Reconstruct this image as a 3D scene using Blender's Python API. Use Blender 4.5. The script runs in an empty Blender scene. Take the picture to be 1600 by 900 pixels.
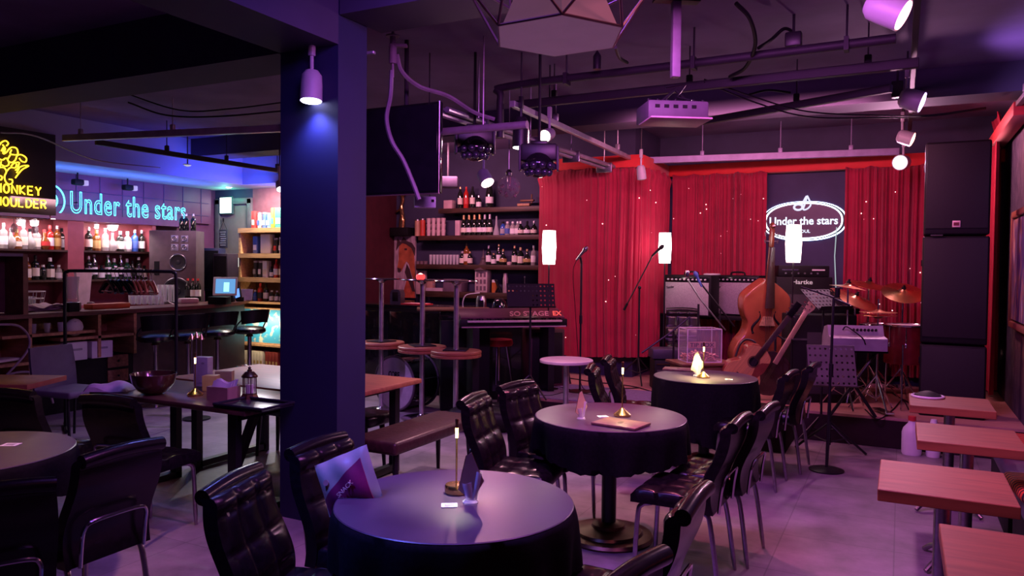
import bpy, bmesh, math, random
from mathutils import Vector, Matrix, Euler
R = random.Random(7)
PI = math.pi
sc = bpy.context.scene
COL = sc.collection

# ------------------------------------------------------------------ camera
YAW, PITCH, ROLL, FPX, HC = math.radians(27), math.radians(1.66), math.radians(.59), 1192.0, 1.65
cam_d = bpy.data.cameras.new('camera')
cam_d.sensor_width = 36
cam_d.lens = FPX / 1600 * 36
cam_d.clip_start = .05
cam = bpy.data.objects.new('camera', cam_d)
COL.objects.link(cam)
cam.location = (0, 0, HC)
CAMR = Matrix.Rotation(YAW, 3, 'Z') @ Matrix.Rotation(PI/2 - PITCH, 3, 'X') @ Matrix.Rotation(ROLL, 3, 'Z')
cam.rotation_euler = CAMR.to_euler()
sc.camera = cam

# room axes: x runs along the back wall (right), y runs away to the back wall, z up; camera stands at x=0, y=0
FW = Vector((-math.sin(YAW), math.cos(YAW), 0))
RT = Vector((math.cos(YAW), math.sin(YAW), 0))
def cw(X, Y, z=0.0):            # right / ahead of the viewpoint, in metres, to room coordinates
    p = RT*X + FW*Y
    return Vector((p.x, p.y, z))
def ray(px, py):
    return CAMR @ Vector(((px-800)/FPX, -(py-450)/FPX, -1))
def _hit(px, py, t_of):
    d = ray(px, py)
    return Vector((0, 0, HC)) + d*t_of(d)
def at(px, py, D): return _hit(px, py, lambda d: D/d.dot(FW))
def at_z(px, py, z): return _hit(px, py, lambda d: (z-HC)/d.z)
def at_x(px, py, x): return _hit(px, py, lambda d: x/d.x)
def at_y(px, py, y): return _hit(px, py, lambda d: y/d.y)
def head(dx, dy):               # rotation that turns a thing's front (-y) towards dx,dy
    return math.atan2(dy, dx) + PI/2
def headc(X, Y):                # the same for a direction given as right / ahead
    v = RT*X + FW*Y
    return head(v.x, v.y)
TOCAM = headc(0, -1)

# ------------------------------------------------------------------ render look, world
sc.view_settings.view_transform = 'Standard'
sc.view_settings.look = 'None'
sc.view_settings.exposure = 0.0
sc.view_settings.gamma = 1
sc.view_settings.use_curve_mapping = False
w = bpy.data.worlds.new('world'); sc.world = w; w.use_nodes = True
w.node_tree.nodes['Background'].inputs[0].default_value = (.28, .10, .80, 1)
w.node_tree.nodes['Background'].inputs[1].default_value = .038
cy = sc.cycles
cy.max_bounces = 6; cy.diffuse_bounces = 3; cy.glossy_bounces = 3; cy.transmission_bounces = 6; cy.transparent_max_bounces = 12
cy.caustics_reflective = False; cy.caustics_refractive = False
cy.sample_clamp_indirect = 3.0
cy.blur_glossy = 1.0

# ------------------------------------------------------------------ lights
def spot(name, loc, aim, energy, col, size=70, blend=.6, rad=.05):
    l = bpy.data.lights.new(name, 'SPOT'); l.energy = energy; l.color = col
    l.spot_size = math.radians(size); l.spot_blend = blend; l.shadow_soft_size = rad
    o = bpy.data.objects.new(name, l); COL.objects.link(o)
    o.location = loc
    o.rotation_euler = (Vector(aim)-Vector(loc)).to_track_quat('-Z', 'Y').to_euler()
    return o
def point(name, loc, energy, col, rad=.05):
    l = bpy.data.lights.new(name, 'POINT'); l.energy = energy; l.color = col; l.shadow_soft_size = rad
    o = bpy.data.objects.new(name, l); COL.objects.link(o); o.location = loc
    return o
def area(name, loc, aim, energy, col, sx, sy):
    l = bpy.data.lights.new(name, 'AREA'); l.energy = energy; l.color = col
    l.shape = 'RECTANGLE'; l.size = sx; l.size_y = sy
    o = bpy.data.objects.new(name, l); COL.objects.link(o); o.location = loc
    o.rotation_euler = (Vector(aim)-Vector(loc)).to_track_quat('-Z', 'Y').to_euler()
    return o
# spotlight heads: (energy, cone size, light colour), used where each lamp is built
SP = {
 'pillar': (38, 130, (.20,.22,1)),
 'left': (160, 120, (.55,.30,1)),
 'blackcan': (140, 80, (1,.62,.75)),
 'ring': (60, 90, (1,.45,.65)),
 'shelf': (90, 110, (1,.40,.55)),
 'alcove': (120, 90, (.9,.85,1)),
 'r1': (110, 150, (1,.22,.35)),
 'r2': (150, 150, (.60,.32,1)),
 'r3': (120, 150, (1,.30,.38)),
 'r4': (120, 140, (1,.45,.75)),
}
# added fill lights with no fittings behind them: soft violet, magenta, rose
area('added_wash_violet', (-1.8, 2.6, 3.36), (-1.6, 4.5, 0), 58, (.36,.13,1), 1.0, .5)
area('added_wash_magenta', (-.9, 3.3, 3.10), (-1.2, 6.0, 0), 92, (.78,.18,.86), 1.2, .4)
area('added_wash_stage', (-1.4, 7.4, 3.05), (-1.4, 9.9, 1.0), 68, (1,.30,.50), 2.2, .15)
area('added_wash_shelves', (-5.4, 8.1, 3.05), (-5.6, 10.1, 1.5), 55, (1,.36,.52), 1.2, .15)  # added to brighten the back wall shelves
area('added_wash_rose', (.4, 2.0, 3.36), (.6, 4.0, .5), 22, (1,.24,.30), .5, .5)
spot('added_spot_blue', cw(-1.45, 2.5, 2.95), cw(-.45, 2.95, .74), 330, (.12,.14,1), 45, .8, .06)  # added above the frame to turn the nearest table blue
spot('added_spot_rose', cw(-2.2, 2.6, 2.95), cw(-2.5, 3.6, .74), 190, (1,.42,.45), 50, .8, .06)  # added out of view to warm the left table top
spot('added_spot_pink', cw(1.2, 5.6, 3.0), cw(.7, 4.7, .74), 200, (1,.20,.38), 60, .8, .06)  # added to make the middle table pinker, no lamp built here
# blue cove strip along the bar ceiling, shining onto it
area('bar_cove_blue', (-8.45, 8.0, 2.62), (-9.2, 8.0, 3.1), 22, (.05,.08,1), 1.3, .06)
area('bar_neon_spill', (-9.5, 6.9, 2.50), (-9.6, 6.9, 2.85), 16, (.06,.20,1), 3.0, .05)
point('exit_green_spill', (-9.7, 8.85, 2.70), 3.0, (.1,1,.6), .03)
# warm white strips in the bar bays and the alcove, plus two added fills
area('bar_bay_light', (-9.85, 5.4, 2.15), (-10.1, 5.4, 1.6), 13, (1,.75,.80), 1.6, .03)
area('bar_bay_light', (-9.85, 7.1, 2.15), (-10.1, 7.1, 1.6), 11, (1,.75,.80), .8, .03)
area('bar_shelf_fill', (-8.9, 6.4, 2.35), (-9.95, 6.4, 1.35), 16, (1,.55,.62), 2.6, .08)  # added front fill for the bottle shelves, no source here
area('alcove_light', (-8.6, 8.58, 2.80), (-8.6, 9.05, .9), 60, (1,.86,.72), .7, .05)
area('alcove_picture_fill', (-8.7, 8.50, .75), (-8.7, 9.05, .6), 6, (1,.80,.50), .6, .02)  # added fill that brightens the blue picture


# ------------------------------------------------------------------ materials
MATS = {}
def M(name, col=(.5,.5,.5), rough=.5, metal=0.0, noise=.12, scale=9.0, emis=None, es=0.0, trans=0.0, ior=1.45, alpha=1.0, coat=0.0, bump=0.0, spec=.5, stretch=None, rvar=0.0, sheen=0.0):
    if name in MATS: return MATS[name]
    m = bpy.data.materials.new(name); m.use_nodes = True
    nt = m.node_tree; b = nt.nodes['Principled BSDF']
    b.inputs['Roughness'].default_value = rough
    b.inputs['Metallic'].default_value = metal
    b.inputs['IOR'].default_value = ior
    b.inputs['Alpha'].default_value = alpha
    b.inputs['Transmission Weight'].default_value = trans
    b.inputs['Coat Weight'].default_value = coat
    b.inputs['Specular IOR Level'].default_value = spec
    b.inputs['Sheen Weight'].default_value = sheen
    if emis:
        b.inputs['Emission Color'].default_value = (*emis, 1); b.inputs['Emission Strength'].default_value = es
    tc = nt.nodes.new('ShaderNodeTexCoord'); mp = nt.nodes.new('ShaderNodeMapping')
    nt.links.new(tc.outputs['Object'], mp.inputs[0])
    if stretch: mp.inputs['Scale'].default_value = stretch
    nz = nt.nodes.new('ShaderNodeTexNoise'); nz.inputs['Scale'].default_value = scale; nz.inputs['Detail'].default_value = 4
    nt.links.new(mp.outputs[0], nz.inputs['Vector'])
    mx = nt.nodes.new('ShaderNodeMix'); mx.data_type = 'RGBA'
    mx.inputs[6].default_value = (*[c*(1-noise) for c in col], 1)
    mx.inputs[7].default_value = (*[min(1, c*(1+noise)) for c in col], 1)
    rp = nt.nodes.new('ShaderNodeValToRGB'); rp.color_ramp.elements[0].position = .35; rp.color_ramp.elements[1].position = .65
    nt.links.new(nz.outputs['Fac'], rp.inputs[0]); nt.links.new(rp.outputs[0], mx.inputs[0])
    nt.links.new(mx.outputs[2], b.inputs['Base Color'])
    if rvar:
        mr = nt.nodes.new('ShaderNodeMapRange'); mr.inputs[3].default_value = max(.02, rough-rvar); mr.inputs[4].default_value = min(1, rough+rvar)
        nt.links.new(nz.outputs['Fac'], mr.inputs[0]); nt.links.new(mr.outputs[0], b.inputs['Roughness'])
    if bump:
        bp = nt.nodes.new('ShaderNodeBump'); bp.inputs['Strength'].default_value = bump; bp.inputs['Distance'].default_value = .02
        nt.links.new(nz.outputs['Fac'], bp.inputs['Height']); nt.links.new(bp.outputs[0], b.inputs['Normal'])
    MATS[name] = m
    return m
def E(name, col, s):
    return M(name, (.02,.02,.02), .4, emis=col, es=s)

black = M('black_plastic', (.007,.006,.008), .55, spec=.2)
blackm = M('black_metal', (.014,.013,.016), .38, .3)
blackg = M('black_gloss', (.008,.008,.010), .12, coat=.5)
leather = M('black_leather', (.006,.004,.006), .25, noise=.3, scale=40, bump=.03, coat=0, spec=.35)
leatherb = M('brown_leather', (.045,.020,.018), .38, noise=.25, scale=30, bump=.15)
chrome = M('chrome', (.62,.60,.62), .16, 1, noise=.05)
steel = M('brushed_steel', (.36,.34,.37), .32, 1, noise=.1, scale=30)
gold = M('brass', (.62,.40,.16), .25, 1, noise=.08)
goldd = M('dark_bronze', (.14,.085,.05), .33, .9, noise=.2)
white = M('white_plastic', (.75,.74,.74), .45, noise=.04)
whitem = M('white_paint', (.62,.60,.62), .5, noise=.05)
paper = M('paper', (.80,.79,.76), .7, noise=.04)
cloth = M('black_tablecloth', (.006,.005,.008), .9, noise=.2, scale=60, spec=.08)
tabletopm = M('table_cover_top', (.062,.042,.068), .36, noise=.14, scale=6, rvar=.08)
redv = M('red_velvet', (.33,.006,.036), .8, noise=.10, scale=5, sheen=.15)
redb = M('red_band', (.62,.018,.020), .65, noise=.06, sheen=.2)
navy = M('navy_paint', (.040,.036,.085), .75, noise=.12, scale=3)
glass = M('clear_glass', (.95,.95,.96), .04, noise=.0, trans=1.0, ior=1.3)
acryl = M('acrylic', (.8,.75,.78), .05, noise=.02, alpha=.09, spec=.9)
glassw = M('drinking_glass', (.75,.75,.80), .08, noise=.05, alpha=.35, spec=1.0)
bot_dark = M('dark_bottle_glass', (.010,.014,.010), .08, noise=.1, coat=.6)
bot_amber = M('amber_bottle_glass', (.20,.065,.012), .1, noise=.15, coat=.6)
bot_clear = M('pale_bottle_glass', (.45,.44,.42), .08, noise=.1, coat=.6, alpha=.65)
bot_green = M('green_bottle_glass', (.012,.055,.022), .1, noise=.15, coat=.6)
bot_red = M('red_bottle_glass', (.45,.02,.015), .15, noise=.15, coat=.6)
bot_blue = M('blue_bottle_glass', (.03,.10,.42), .15, noise=.15, coat=.6)
lab_cream = M('cream_label', (.72,.66,.55), .6, noise=.08)
lab_white = M('white_label', (.78,.76,.76), .6, noise=.06)
lab_gold = M('gold_label', (.60,.42,.16), .4, .4, noise=.1)
lab_black = M('black_label', (.03,.03,.03), .5)
lab_red = M('red_label', (.55,.04,.04), .5)
lab_blue = M('blue_label', (.06,.12,.40), .5)
lab_grey = M('grey_label', (.35,.34,.37), .6)
capg = M('gold_foil', (.70,.48,.20), .3, .8, noise=.2, scale=60)
caps = M('silver_foil', (.60,.55,.58), .3, .8, noise=.2, scale=60)
green = M('green_card', (.04,.35,.25), .5)
yellow = M('yellow_card', (.70,.50,.05), .5)
teal = M('teal_card', (.05,.35,.42), .5)
skyc = M('blue_card', (.10,.22,.55), .5)
darkwood = M('dark_wood', (.050,.022,.014), .5, noise=.35, scale=5, stretch=(1,8,8))
midwood = M('brown_wood', (.16,.070,.035), .45, noise=.3, scale=4, stretch=(1,9,9))
orangewood = M('orange_wood', (.30,.105,.05), .45, noise=.18, scale=3, stretch=(1.2,9,9))
palewood = M('pale_wood', (.42,.24,.13), .5, noise=.2, scale=4, stretch=(9,1.5,9))
pinewood = M('pine_wood', (.48,.27,.12), .5, noise=.2, scale=4, stretch=(1,8,8))
grille = M('silver_grille', (.30,.28,.30), .7, noise=.2, scale=150)
varnish = M('bass_varnish', (.27,.072,.034), .2, noise=.35, scale=2.5, coat=.5, rvar=.05)
varnishd = M('dark_bass_varnish', (.12,.03,.015), .25, noise=.2, coat=.3)
spruce = M('spruce_top', (.66,.38,.12), .25, noise=.12, scale=5, coat=.4, stretch=(12,1,1))
mahog = M('mahogany_side', (.20,.045,.025), .3, noise=.2, coat=.3)
mapleh = M('maple_headstock', (.62,.42,.30), .35, noise=.1)
rosew = M('rosewood', (.035,.018,.014), .4, noise=.2)
cymb = M('bronze_cymbal', (.70,.36,.17), .28, 1, noise=.15, scale=3, stretch=(1,1,1), rvar=.08)
drumhead = M('drum_head', (.62,.56,.58), .45, noise=.05)
redshell = M('red_drum_shell', (.12,.008,.012), .2, noise=.2, coat=.5)
maroon = M('maroon_paint', (.13,.012,.022), .6, noise=.1)

# ------------------------------------------------------------------ mesh helpers
class MB:
    def __init__(s): s.bm = bmesh.new()
    def _add(s, verts, faces, mat=None):
        if mat is not None: verts = [mat @ Vector(v) for v in verts]
        vs = [s.bm.verts.new(v) for v in verts]
        for f in faces:
            try: s.bm.faces.new([vs[i] for i in f])
            except ValueError: pass
        return s
    def box(s, c, d, rz=0, bev=0, seg=2, mat=None):
        t = bmesh.new(); bmesh.ops.create_cube(t, size=1)
        for v in t.verts: v.co = Vector((v.co.x*d[0], v.co.y*d[1], v.co.z*d[2]))
        if bev: bmesh.ops.bevel(t, geom=t.edges[:], offset=min(bev, min(d)*.49), segments=seg, profile=.5, affect='EDGES')
        mt = Matrix.Translation(c) @ (mat if mat is not None else Matrix.Rotation(rz, 4, 'Z'))
        t.verts.index_update()
        s._add([mt @ v.co for v in t.verts], [[v.index for v in f.verts] for f in t.faces]); t.free(); return s
    def rings(s, rs, closed=False, caps=True):
        n = len(rs[0]); V = [p for r in rs for p in r]; F = []
        for i in range(len(rs)-1 + (1 if closed else 0)):
            a = i*n; b = ((i+1) % len(rs))*n
            for j in range(n): F.append((a+j, a+(j+1)%n, b+(j+1)%n, b+j))
        if caps and not closed: F.append(tuple(range(n))[::-1]); F.append(tuple((len(rs)-1)*n+j for j in range(n)))
        return s._add(V, F)
    def tube(s, pts, r, seg=8, closed=False, caps=True, flat=1.0):
        pts = [Vector(p) for p in pts]; n = len(pts); rr = r if isinstance(r, (list, tuple)) else [r]*n
        up = None; out = []
        for i, p in enumerate(pts):
            if closed: d = pts[(i+1)%n]-pts[i-1]
            else: d = pts[min(i+1, n-1)]-pts[max(i-1, 0)]
            d = d.normalized() if d.length > 1e-9 else Vector((0,0,1))
            if up is None:
                up = Vector((0,0,1)) if abs(d.z) < .9 else Vector((1,0,0))
            up = (up - d*up.dot(d)); up = up.normalized() if up.length > 1e-6 else d.orthogonal().normalized()
            sd = d.cross(up)
            out.append([p + (sd*math.cos(2*PI*k/seg) + up*math.sin(2*PI*k/seg)*flat)*rr[i] for k in range(seg)])
        return s.rings(out, closed, caps)
    def cyl(s, a, b, r0, r1=None, seg=20):
        return s.tube([a, b], [r0, r0 if r1 is None else r1], seg)
    def lathe(s, prof, c=(0,0,0), seg=24, mat=None, sy=1.0):
        c = Vector(c); rs = []
        for r, z in prof:
            r = max(r, 1e-4)
            ring = [Vector((r*math.cos(2*PI*k/seg), r*sy*math.sin(2*PI*k/seg), z)) for k in range(seg)]
            if mat is not None: ring = [mat @ p for p in ring]
            rs.append([p + c for p in ring])
        if len(prof) > 2 and prof[0][0] > .01 and prof[-1][0] > .01: return s.rings(rs, closed=True)
        return s.rings(rs)
    def prism(s, poly, z0, z1, mat=None):
        n = len(poly); V = [(x, y, z0) for x, y in poly] + [(x, y, z1) for x, y in poly]
        F = [tuple(range(n))[::-1], tuple(range(n, 2*n))] + [(i, (i+1)%n, n+(i+1)%n, n+i) for i in range(n)]
        return s._add(V, F, mat)
    def ball(s, c, r, sc_=(1,1,1), seg=16):
        c = Vector(c); rs = []
        m = seg//2
        for i in range(m+1):
            a = -PI/2 + PI*i/m; q = max(math.cos(a), .001)
            rs.append([c + Vector((r*q*math.cos(2*PI*k/seg)*sc_[0], r*q*math.sin(2*PI*k/seg)*sc_[1], r*math.sin(a)*sc_[2])) for k in range(seg)])
        return s.rings(rs)
    def slab(s, ff, fb, nu, nv):          # closed sheet between two surfaces f(u,v)
        V = [ff(i/nu, j/nv) for j in range(nv+1) for i in range(nu+1)] + [fb(i/nu, j/nv) for j in range(nv+1) for i in range(nu+1)]
        W = nu+1; K = W*(nv+1); F = []
        for j in range(nv):
            for i in range(nu):
                a = j*W+i; F.append((a, a+1, a+W+1, a+W)); F.append((K+a, K+a+W, K+a+W+1, K+a+1))
        for i in range(nu):
            F.append((i, K+i, K+i+1, i+1)); a = nv*W+i; F.append((a, a+1, K+a+1, K+a))
        for j in range(nv):
            a = j*W; F.append((a, a+W, K+a+W, K+a)); a = j*W+nu; F.append((a, K+a, K+a+W, a+W))
        return s._add(V, F)
    def build(s, name, m, parent=None, loc=None, rot=None, ang=35):
        bmesh.ops.recalc_face_normals(s.bm, faces=s.bm.faces[:])
        me = bpy.data.meshes.new(name); s.bm.to_mesh(me); s.bm.free()
        me.shade_smooth(); me.set_sharp_from_angle(angle=math.radians(ang))
        me.materials.append(m)
        o = bpy.data.objects.new(name, me); COL.objects.link(o)
        if parent: o.parent = parent
        if loc is not None: o.location = loc
        if rot is not None: o.rotation_euler = rot if hasattr(rot, '__len__') else (0, 0, rot)
        return o
def tag(o, label, cat, group=None):
    o['label'] = label; o['category'] = cat
    if group: o['group'] = group
    return o
def struct(o): o['kind'] = 'structure'; return o
def thing(name, label, cat, loc=(0,0,0), rot=0, group=None):
    o = bpy.data.objects.new(name, None); COL.objects.link(o); o.empty_display_size = .1
    o.location = loc; o.rotation_euler = rot if hasattr(rot, '__len__') else (0, 0, rot)
    return tag(o, label, cat, group)
def dup(root, loc, rot=0, label=None, group=None, scale=None):
    r = root.copy(); COL.objects.link(r); r.location = loc
    r.rotation_euler = rot if hasattr(rot, '__len__') else (0, 0, rot)
    if label: r['label'] = label
    if group: r['group'] = group
    if scale: r.scale = scale
    kids = [o for o in bpy.data.objects if o.parent == root]
    for ch in kids:
        c = ch.copy(); COL.objects.link(c); c.parent = r
        for g in [o for o in bpy.data.objects if o.parent == ch]:
            d = g.copy(); COL.objects.link(d); d.parent = c
    return r
def text(name, s, m, w, parent=None, loc=(0,0,0), rot=(PI/2,0,0), h=None, ext=.002, outline=0, bold=0.0, space=1.0):
    cu = bpy.data.curves.new(name, 'FONT'); cu.body = s; cu.size = 1; cu.extrude = 0 if outline else .02; cu.offset = bold
    cu.align_x = 'LEFT'; cu.resolution_u = 4; cu.space_character = space
    if outline: cu.fill_mode = 'NONE'; cu.bevel_depth = outline; cu.bevel_resolution = 1
    ob = bpy.data.objects.new(name, cu); COL.objects.link(ob)
    me = bpy.data.meshes.new_from_object(ob); bpy.data.objects.remove(ob)
    xs = [v.co.x for v in me.vertices]; ys = [v.co.y for v in me.vertices]
    k = w/(max(xs)-min(xs)); ky = k if h is None else h/(max(ys)-min(ys))
    cx = (max(xs)+min(xs))/2; cyy = (max(ys)+min(ys))/2
    for v in me.vertices: v.co = Vector(((v.co.x-cx)*k, (v.co.y-cyy)*ky, v.co.z*(k if outline else ext/.02)))
    me.materials.clear(); me.materials.append(m)
    o = bpy.data.objects.new(name, me); COL.objects.link(o); o.location = loc; o.rotation_euler = rot
    if parent: o.parent = parent
    return o
def ordn(i): return ['first','second','third','fourth','fifth','sixth','seventh','eighth','ninth','tenth','eleventh','twelfth','thirteenth','fourteenth','fifteenth','sixteenth','seventeenth','eighteenth'][i]
def arcpts(c, r, a0, a1, n, f): return [f(c[0]+r*math.cos(a0+(a1-a0)*i/n), c[1]+r*math.sin(a0+(a1-a0)*i/n)) for i in range(n+1)]
def smoothpath(pts, n=6):                  # catmull-rom
    P = [Vector(p) for p in pts]; P = [P[0]*2-P[1]] + P + [P[-1]*2-P[-2]]; out = []
    for i in range(1, len(P)-2):
        for k in range(n):
            t = k/n; a, b, c, d = P[i-1:i+3]
            out.append(.5*((2*b)+(c-a)*t+(2*a-5*b+4*c-d)*t*t+(3*b-a-3*c+d)*t**3))
    out.append(P[-2]); return out

# ================================================================== the setting
CEIL, X0, X1, YB, YD, YS = 3.4, -10.2, 1.0, 10.18, 9.1, -2.5
STG = .28
def floor_mat():
    m = bpy.data.materials.new('concrete_floor'); m.use_nodes = True; nt = m.node_tree; b = nt.nodes['Principled BSDF']
    tc = nt.nodes.new('ShaderNodeTexCoord')
    br = nt.nodes.new('ShaderNodeTexBrick'); br.inputs['Scale'].default_value = 1.0
    br.inputs['Brick Width'].default_value = .62; br.inputs['Row Height'].default_value = .62; br.offset = 0
    br.inputs['Mortar Size'].default_value = .004
    br.inputs['Color1'].default_value = (.24,.20,.215,1); br.inputs['Color2'].default_value = (.205,.18,.195,1); br.inputs['Mortar'].default_value = (.15,.13,.14,1)
    nt.links.new(tc.outputs['Object'], br.inputs['Vector'])
    nz = nt.nodes.new('ShaderNodeTexNoise'); nz.inputs['Scale'].default_value = 2.3; nz.inputs['Detail'].default_value = 8; nz.inputs['Roughness'].default_value = .65
    nt.links.new(tc.outputs['Object'], nz.inputs['Vector'])
    rp = nt.nodes.new('ShaderNodeValToRGB'); rp.color_ramp.elements[0].position = .3; rp.color_ramp.elements[0].color = (.42,.42,.44,1)
    rp.color_ramp.elements[1].position = .7; rp.color_ramp.elements[1].color = (1.35,1.3,1.35,1)
    nt.links.new(nz.outputs['Fac'], rp.inputs[0])
    mx = nt.nodes.new('ShaderNodeMix'); mx.data_type = 'RGBA'; mx.blend_type = 'MULTIPLY'; mx.inputs[0].default_value = 1
    nt.links.new(br.outputs['Color'], mx.inputs[6]); nt.links.new(rp.outputs[0], mx.inputs[7]); nt.links.new(mx.outputs[2], b.inputs['Base Color'])
    mr = nt.nodes.new('ShaderNodeMapRange'); mr.inputs[3].default_value = .38; mr.inputs[4].default_value = .62
    nt.links.new(nz.outputs['Fac'], mr.inputs[0]); nt.links.new(mr.outputs[0], b.inputs['Roughness'])
    return m
def wall_mat():                        # dark trowelled plaster with an ochre painted patch low on it
    m = bpy.data.materials.new('right_wall_plaster'); m.use_nodes = True; nt = m.node_tree; b = nt.nodes['Principled BSDF']
    b.inputs['Roughness'].default_value = .6
    tc = nt.nodes.new('ShaderNodeTexCoord')
    n1 = nt.nodes.new('ShaderNodeTexNoise'); n1.inputs['Scale'].default_value = 14; n1.inputs['Detail'].default_value = 6
    mp = nt.nodes.new('ShaderNodeMapping'); mp.inputs['Scale'].default_value = (1, 1.4, .5)
    nt.links.new(tc.outputs['Object'], mp.inputs[0]); nt.links.new(mp.outputs[0], n1.inputs['Vector'])
    rp = nt.nodes.new('ShaderNodeValToRGB'); rp.color_ramp.elements[0].color = (.020,.020,.048,1); rp.color_ramp.elements[1].color = (.075,.07,.115,1)
    rp.color_ramp.elements[0].position = .4; rp.color_ramp.elements[1].position = .7
    nt.links.new(n1.outputs['Fac'], rp.inputs[0])
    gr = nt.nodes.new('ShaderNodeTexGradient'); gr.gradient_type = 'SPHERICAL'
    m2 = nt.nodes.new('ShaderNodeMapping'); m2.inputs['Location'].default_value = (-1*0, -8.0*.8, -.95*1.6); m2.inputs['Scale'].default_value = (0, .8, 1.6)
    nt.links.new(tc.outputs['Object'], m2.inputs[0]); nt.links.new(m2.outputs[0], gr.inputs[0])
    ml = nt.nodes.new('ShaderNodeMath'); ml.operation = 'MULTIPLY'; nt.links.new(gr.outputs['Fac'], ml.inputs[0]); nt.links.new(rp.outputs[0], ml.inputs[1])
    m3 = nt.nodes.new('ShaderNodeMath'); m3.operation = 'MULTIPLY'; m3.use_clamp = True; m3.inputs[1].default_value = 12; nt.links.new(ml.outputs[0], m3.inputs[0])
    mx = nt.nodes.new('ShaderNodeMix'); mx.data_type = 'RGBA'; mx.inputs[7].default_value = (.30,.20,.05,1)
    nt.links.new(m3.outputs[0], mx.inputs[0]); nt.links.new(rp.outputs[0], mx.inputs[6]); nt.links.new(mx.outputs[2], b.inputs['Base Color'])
    bp = nt.nodes.new('ShaderNodeBump'); bp.inputs['Strength'].default_value = .6; bp.inputs['Distance'].default_value = .03
    nt.links.new(n1.outputs['Fac'], bp.inputs['Height']); nt.links.new(bp.outputs[0], b.inputs['Normal'])
    return m
ceilm = M('ceiling_paint', (.15,.10,.22), .8, noise=.15, scale=2, bump=.2)
beamm = M('beam_paint', (.045,.038,.075), .75, noise=.1, scale=2)
pillarm = M('pillar_paint', (.013,.014,.056), .6, noise=.1, scale=2)
barceil = M('bar_ceiling_paint', (.42,.44,.50), .6, noise=.04, scale=2)
barwallm = M('bar_panelling', (.16,.045,.11), .45, noise=.15, scale=3)
greyw = M('door_grey', (.22,.19,.18), .55, noise=.06)
def rectbox(a, b): return MB().box([(a[i]+b[i])/2 for i in range(3)], [abs(b[i]-a[i]) for i in range(3)])
struct(rectbox((X0-.3, YS, -.2), (X1+.2, YB+.2, 0)).build('floor', floor_mat()))
struct(rectbox((X0-.3, YS, CEIL), (X1+.2, YB+.2, CEIL+.15)).build('ceiling', ceilm))
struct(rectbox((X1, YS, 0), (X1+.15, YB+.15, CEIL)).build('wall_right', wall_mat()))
struct(rectbox((-7.45, YB, 0), (X1, YB+.15, CEIL)).build('wall_back', navy))
struct(rectbox((X0-.15, YS, 0), (X0, YD+.15, CEIL)).build('wall_left', barwallm))
struct(rectbox((-9.35, YD, 0), (-7.45, YD+.15, CEIL)).build('wall_alcove', M('alcove_paint', (.20,.075,.10), .6)))
mb = MB(); mb.box((-9.775, YD+.075, 3.05), (.85, .15, .7)); mb.build('wall_entrance', navy)['kind'] = 'structure'
struct(rectbox((-7.45, YD, 0), (-7.3, YB, CEIL)).build('wall_return', M('return_wall_paint', (.055,.008,.016), .6)))
# beams and pillar
struct(rectbox((-3.58, 3.72, 0), (-3.11, 4.0, CEIL)).build('pillar', pillarm))
mb = MB(); mb.box((-3.345, .6, 3.2), (.47, 6.24, .4)); mb.box((-6.9, 3.93, 3.2), (6.6, .42, .4))
struct(mb.build('beam_long', beamm))
struct(rectbox((-3.1, 3.72, 3.18), (X1, 4.14, 3.4)).build('beam_cross', beamm))
struct(rectbox((-9.0, 7.6, 3.15), (X1, 8.0, 3.4)).build('beam_stage', beamm))
struct(rectbox((X0, 3.0, 2.85), (-9.0, YD, CEIL)).build('ceiling_bar', barceil))
struct(rectbox((-9.0, 8.55, 2.85), (-7.3, YD, CEIL)).build('ceiling_alcove', barceil))
# column behind the curtain bay
struct(rectbox((-4.15, 9.1, 0), (-2.95, YB, CEIL)).build('column_back', navy))
# stage
stm = M('stage_boards', (.40,.21,.17), .5, noise=.15, scale=4, stretch=(1, 10, 1))
stf = M('stage_front', (.022,.012,.015), .8, noise=.1, spec=.15)
mb = MB(); mb.box((-2.35, 8.67, STG/2), (2.9, 3.02, STG)); mb.box((.05, 9.02, STG/2), (1.9, 2.32, STG)); 
struct(mb.build('floor_stage', stm))
mb = MB(); mb.box((-2.35, 7.15, STG/2-.01), (2.9, .03, STG-.03)); mb.box((.05, 7.85, STG/2-.01), (1.9, .03, STG-.03)); mb.box((-.9, 7.5, STG/2-.01), (.03, .7, STG-.03))
struct(mb.build('trim_stage', stf))
# door of the entrance, left of the alcove
mb = MB(); f = mb
f.box((-10.12, YD+.0, 1.35), (.1, .08, 2.7), bev=.01); f.box((-9.40, YD, 1.35), (.1, .08, 2.7), bev=.01); f.box((-9.76, YD, 2.66), (.82, .08, .1), bev=.01)
dr = struct(rectbox((-10.08, YD+.02, 0), (-9.44, YD+.07, 2.62)).build('door_1', greyw))
dd = f.build('door_frame', M('door_frame_grey', (.12,.11,.12), .5), dr)
mb = MB(); mb.tube([(-9.5, YD-.01, 1.05), (-9.5, YD-.05, 1.05), (-9.62, YD-.05, 1.05)], .01); mb.build('door_handle', steel, dr)
# red valance band along the back wall and round the bay
mb = MB()
mb.box((-.9, YB-.09, 2.93), (3.8, .14, .15), bev=.01)
mb.box((-3.52, 8.93, 2.93), (1.44, .12, .15), bev=.01); mb.box((-2.84, 9.5, 2.93), (.12, 1.2, .15), bev=.01)
struct(mb.build('trim_valance', redb))
mb = MB(); mb.box((.9, 9.0, 3.05), (.14, 2.3, .12), bev=.01)
struct(mb.build('trim_rail_right', redb))
# baseboard
struct(rectbox((-7.3, YB-.03, 0), (-4.2, YB, .1)).build('baseboard_back', black))

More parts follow.
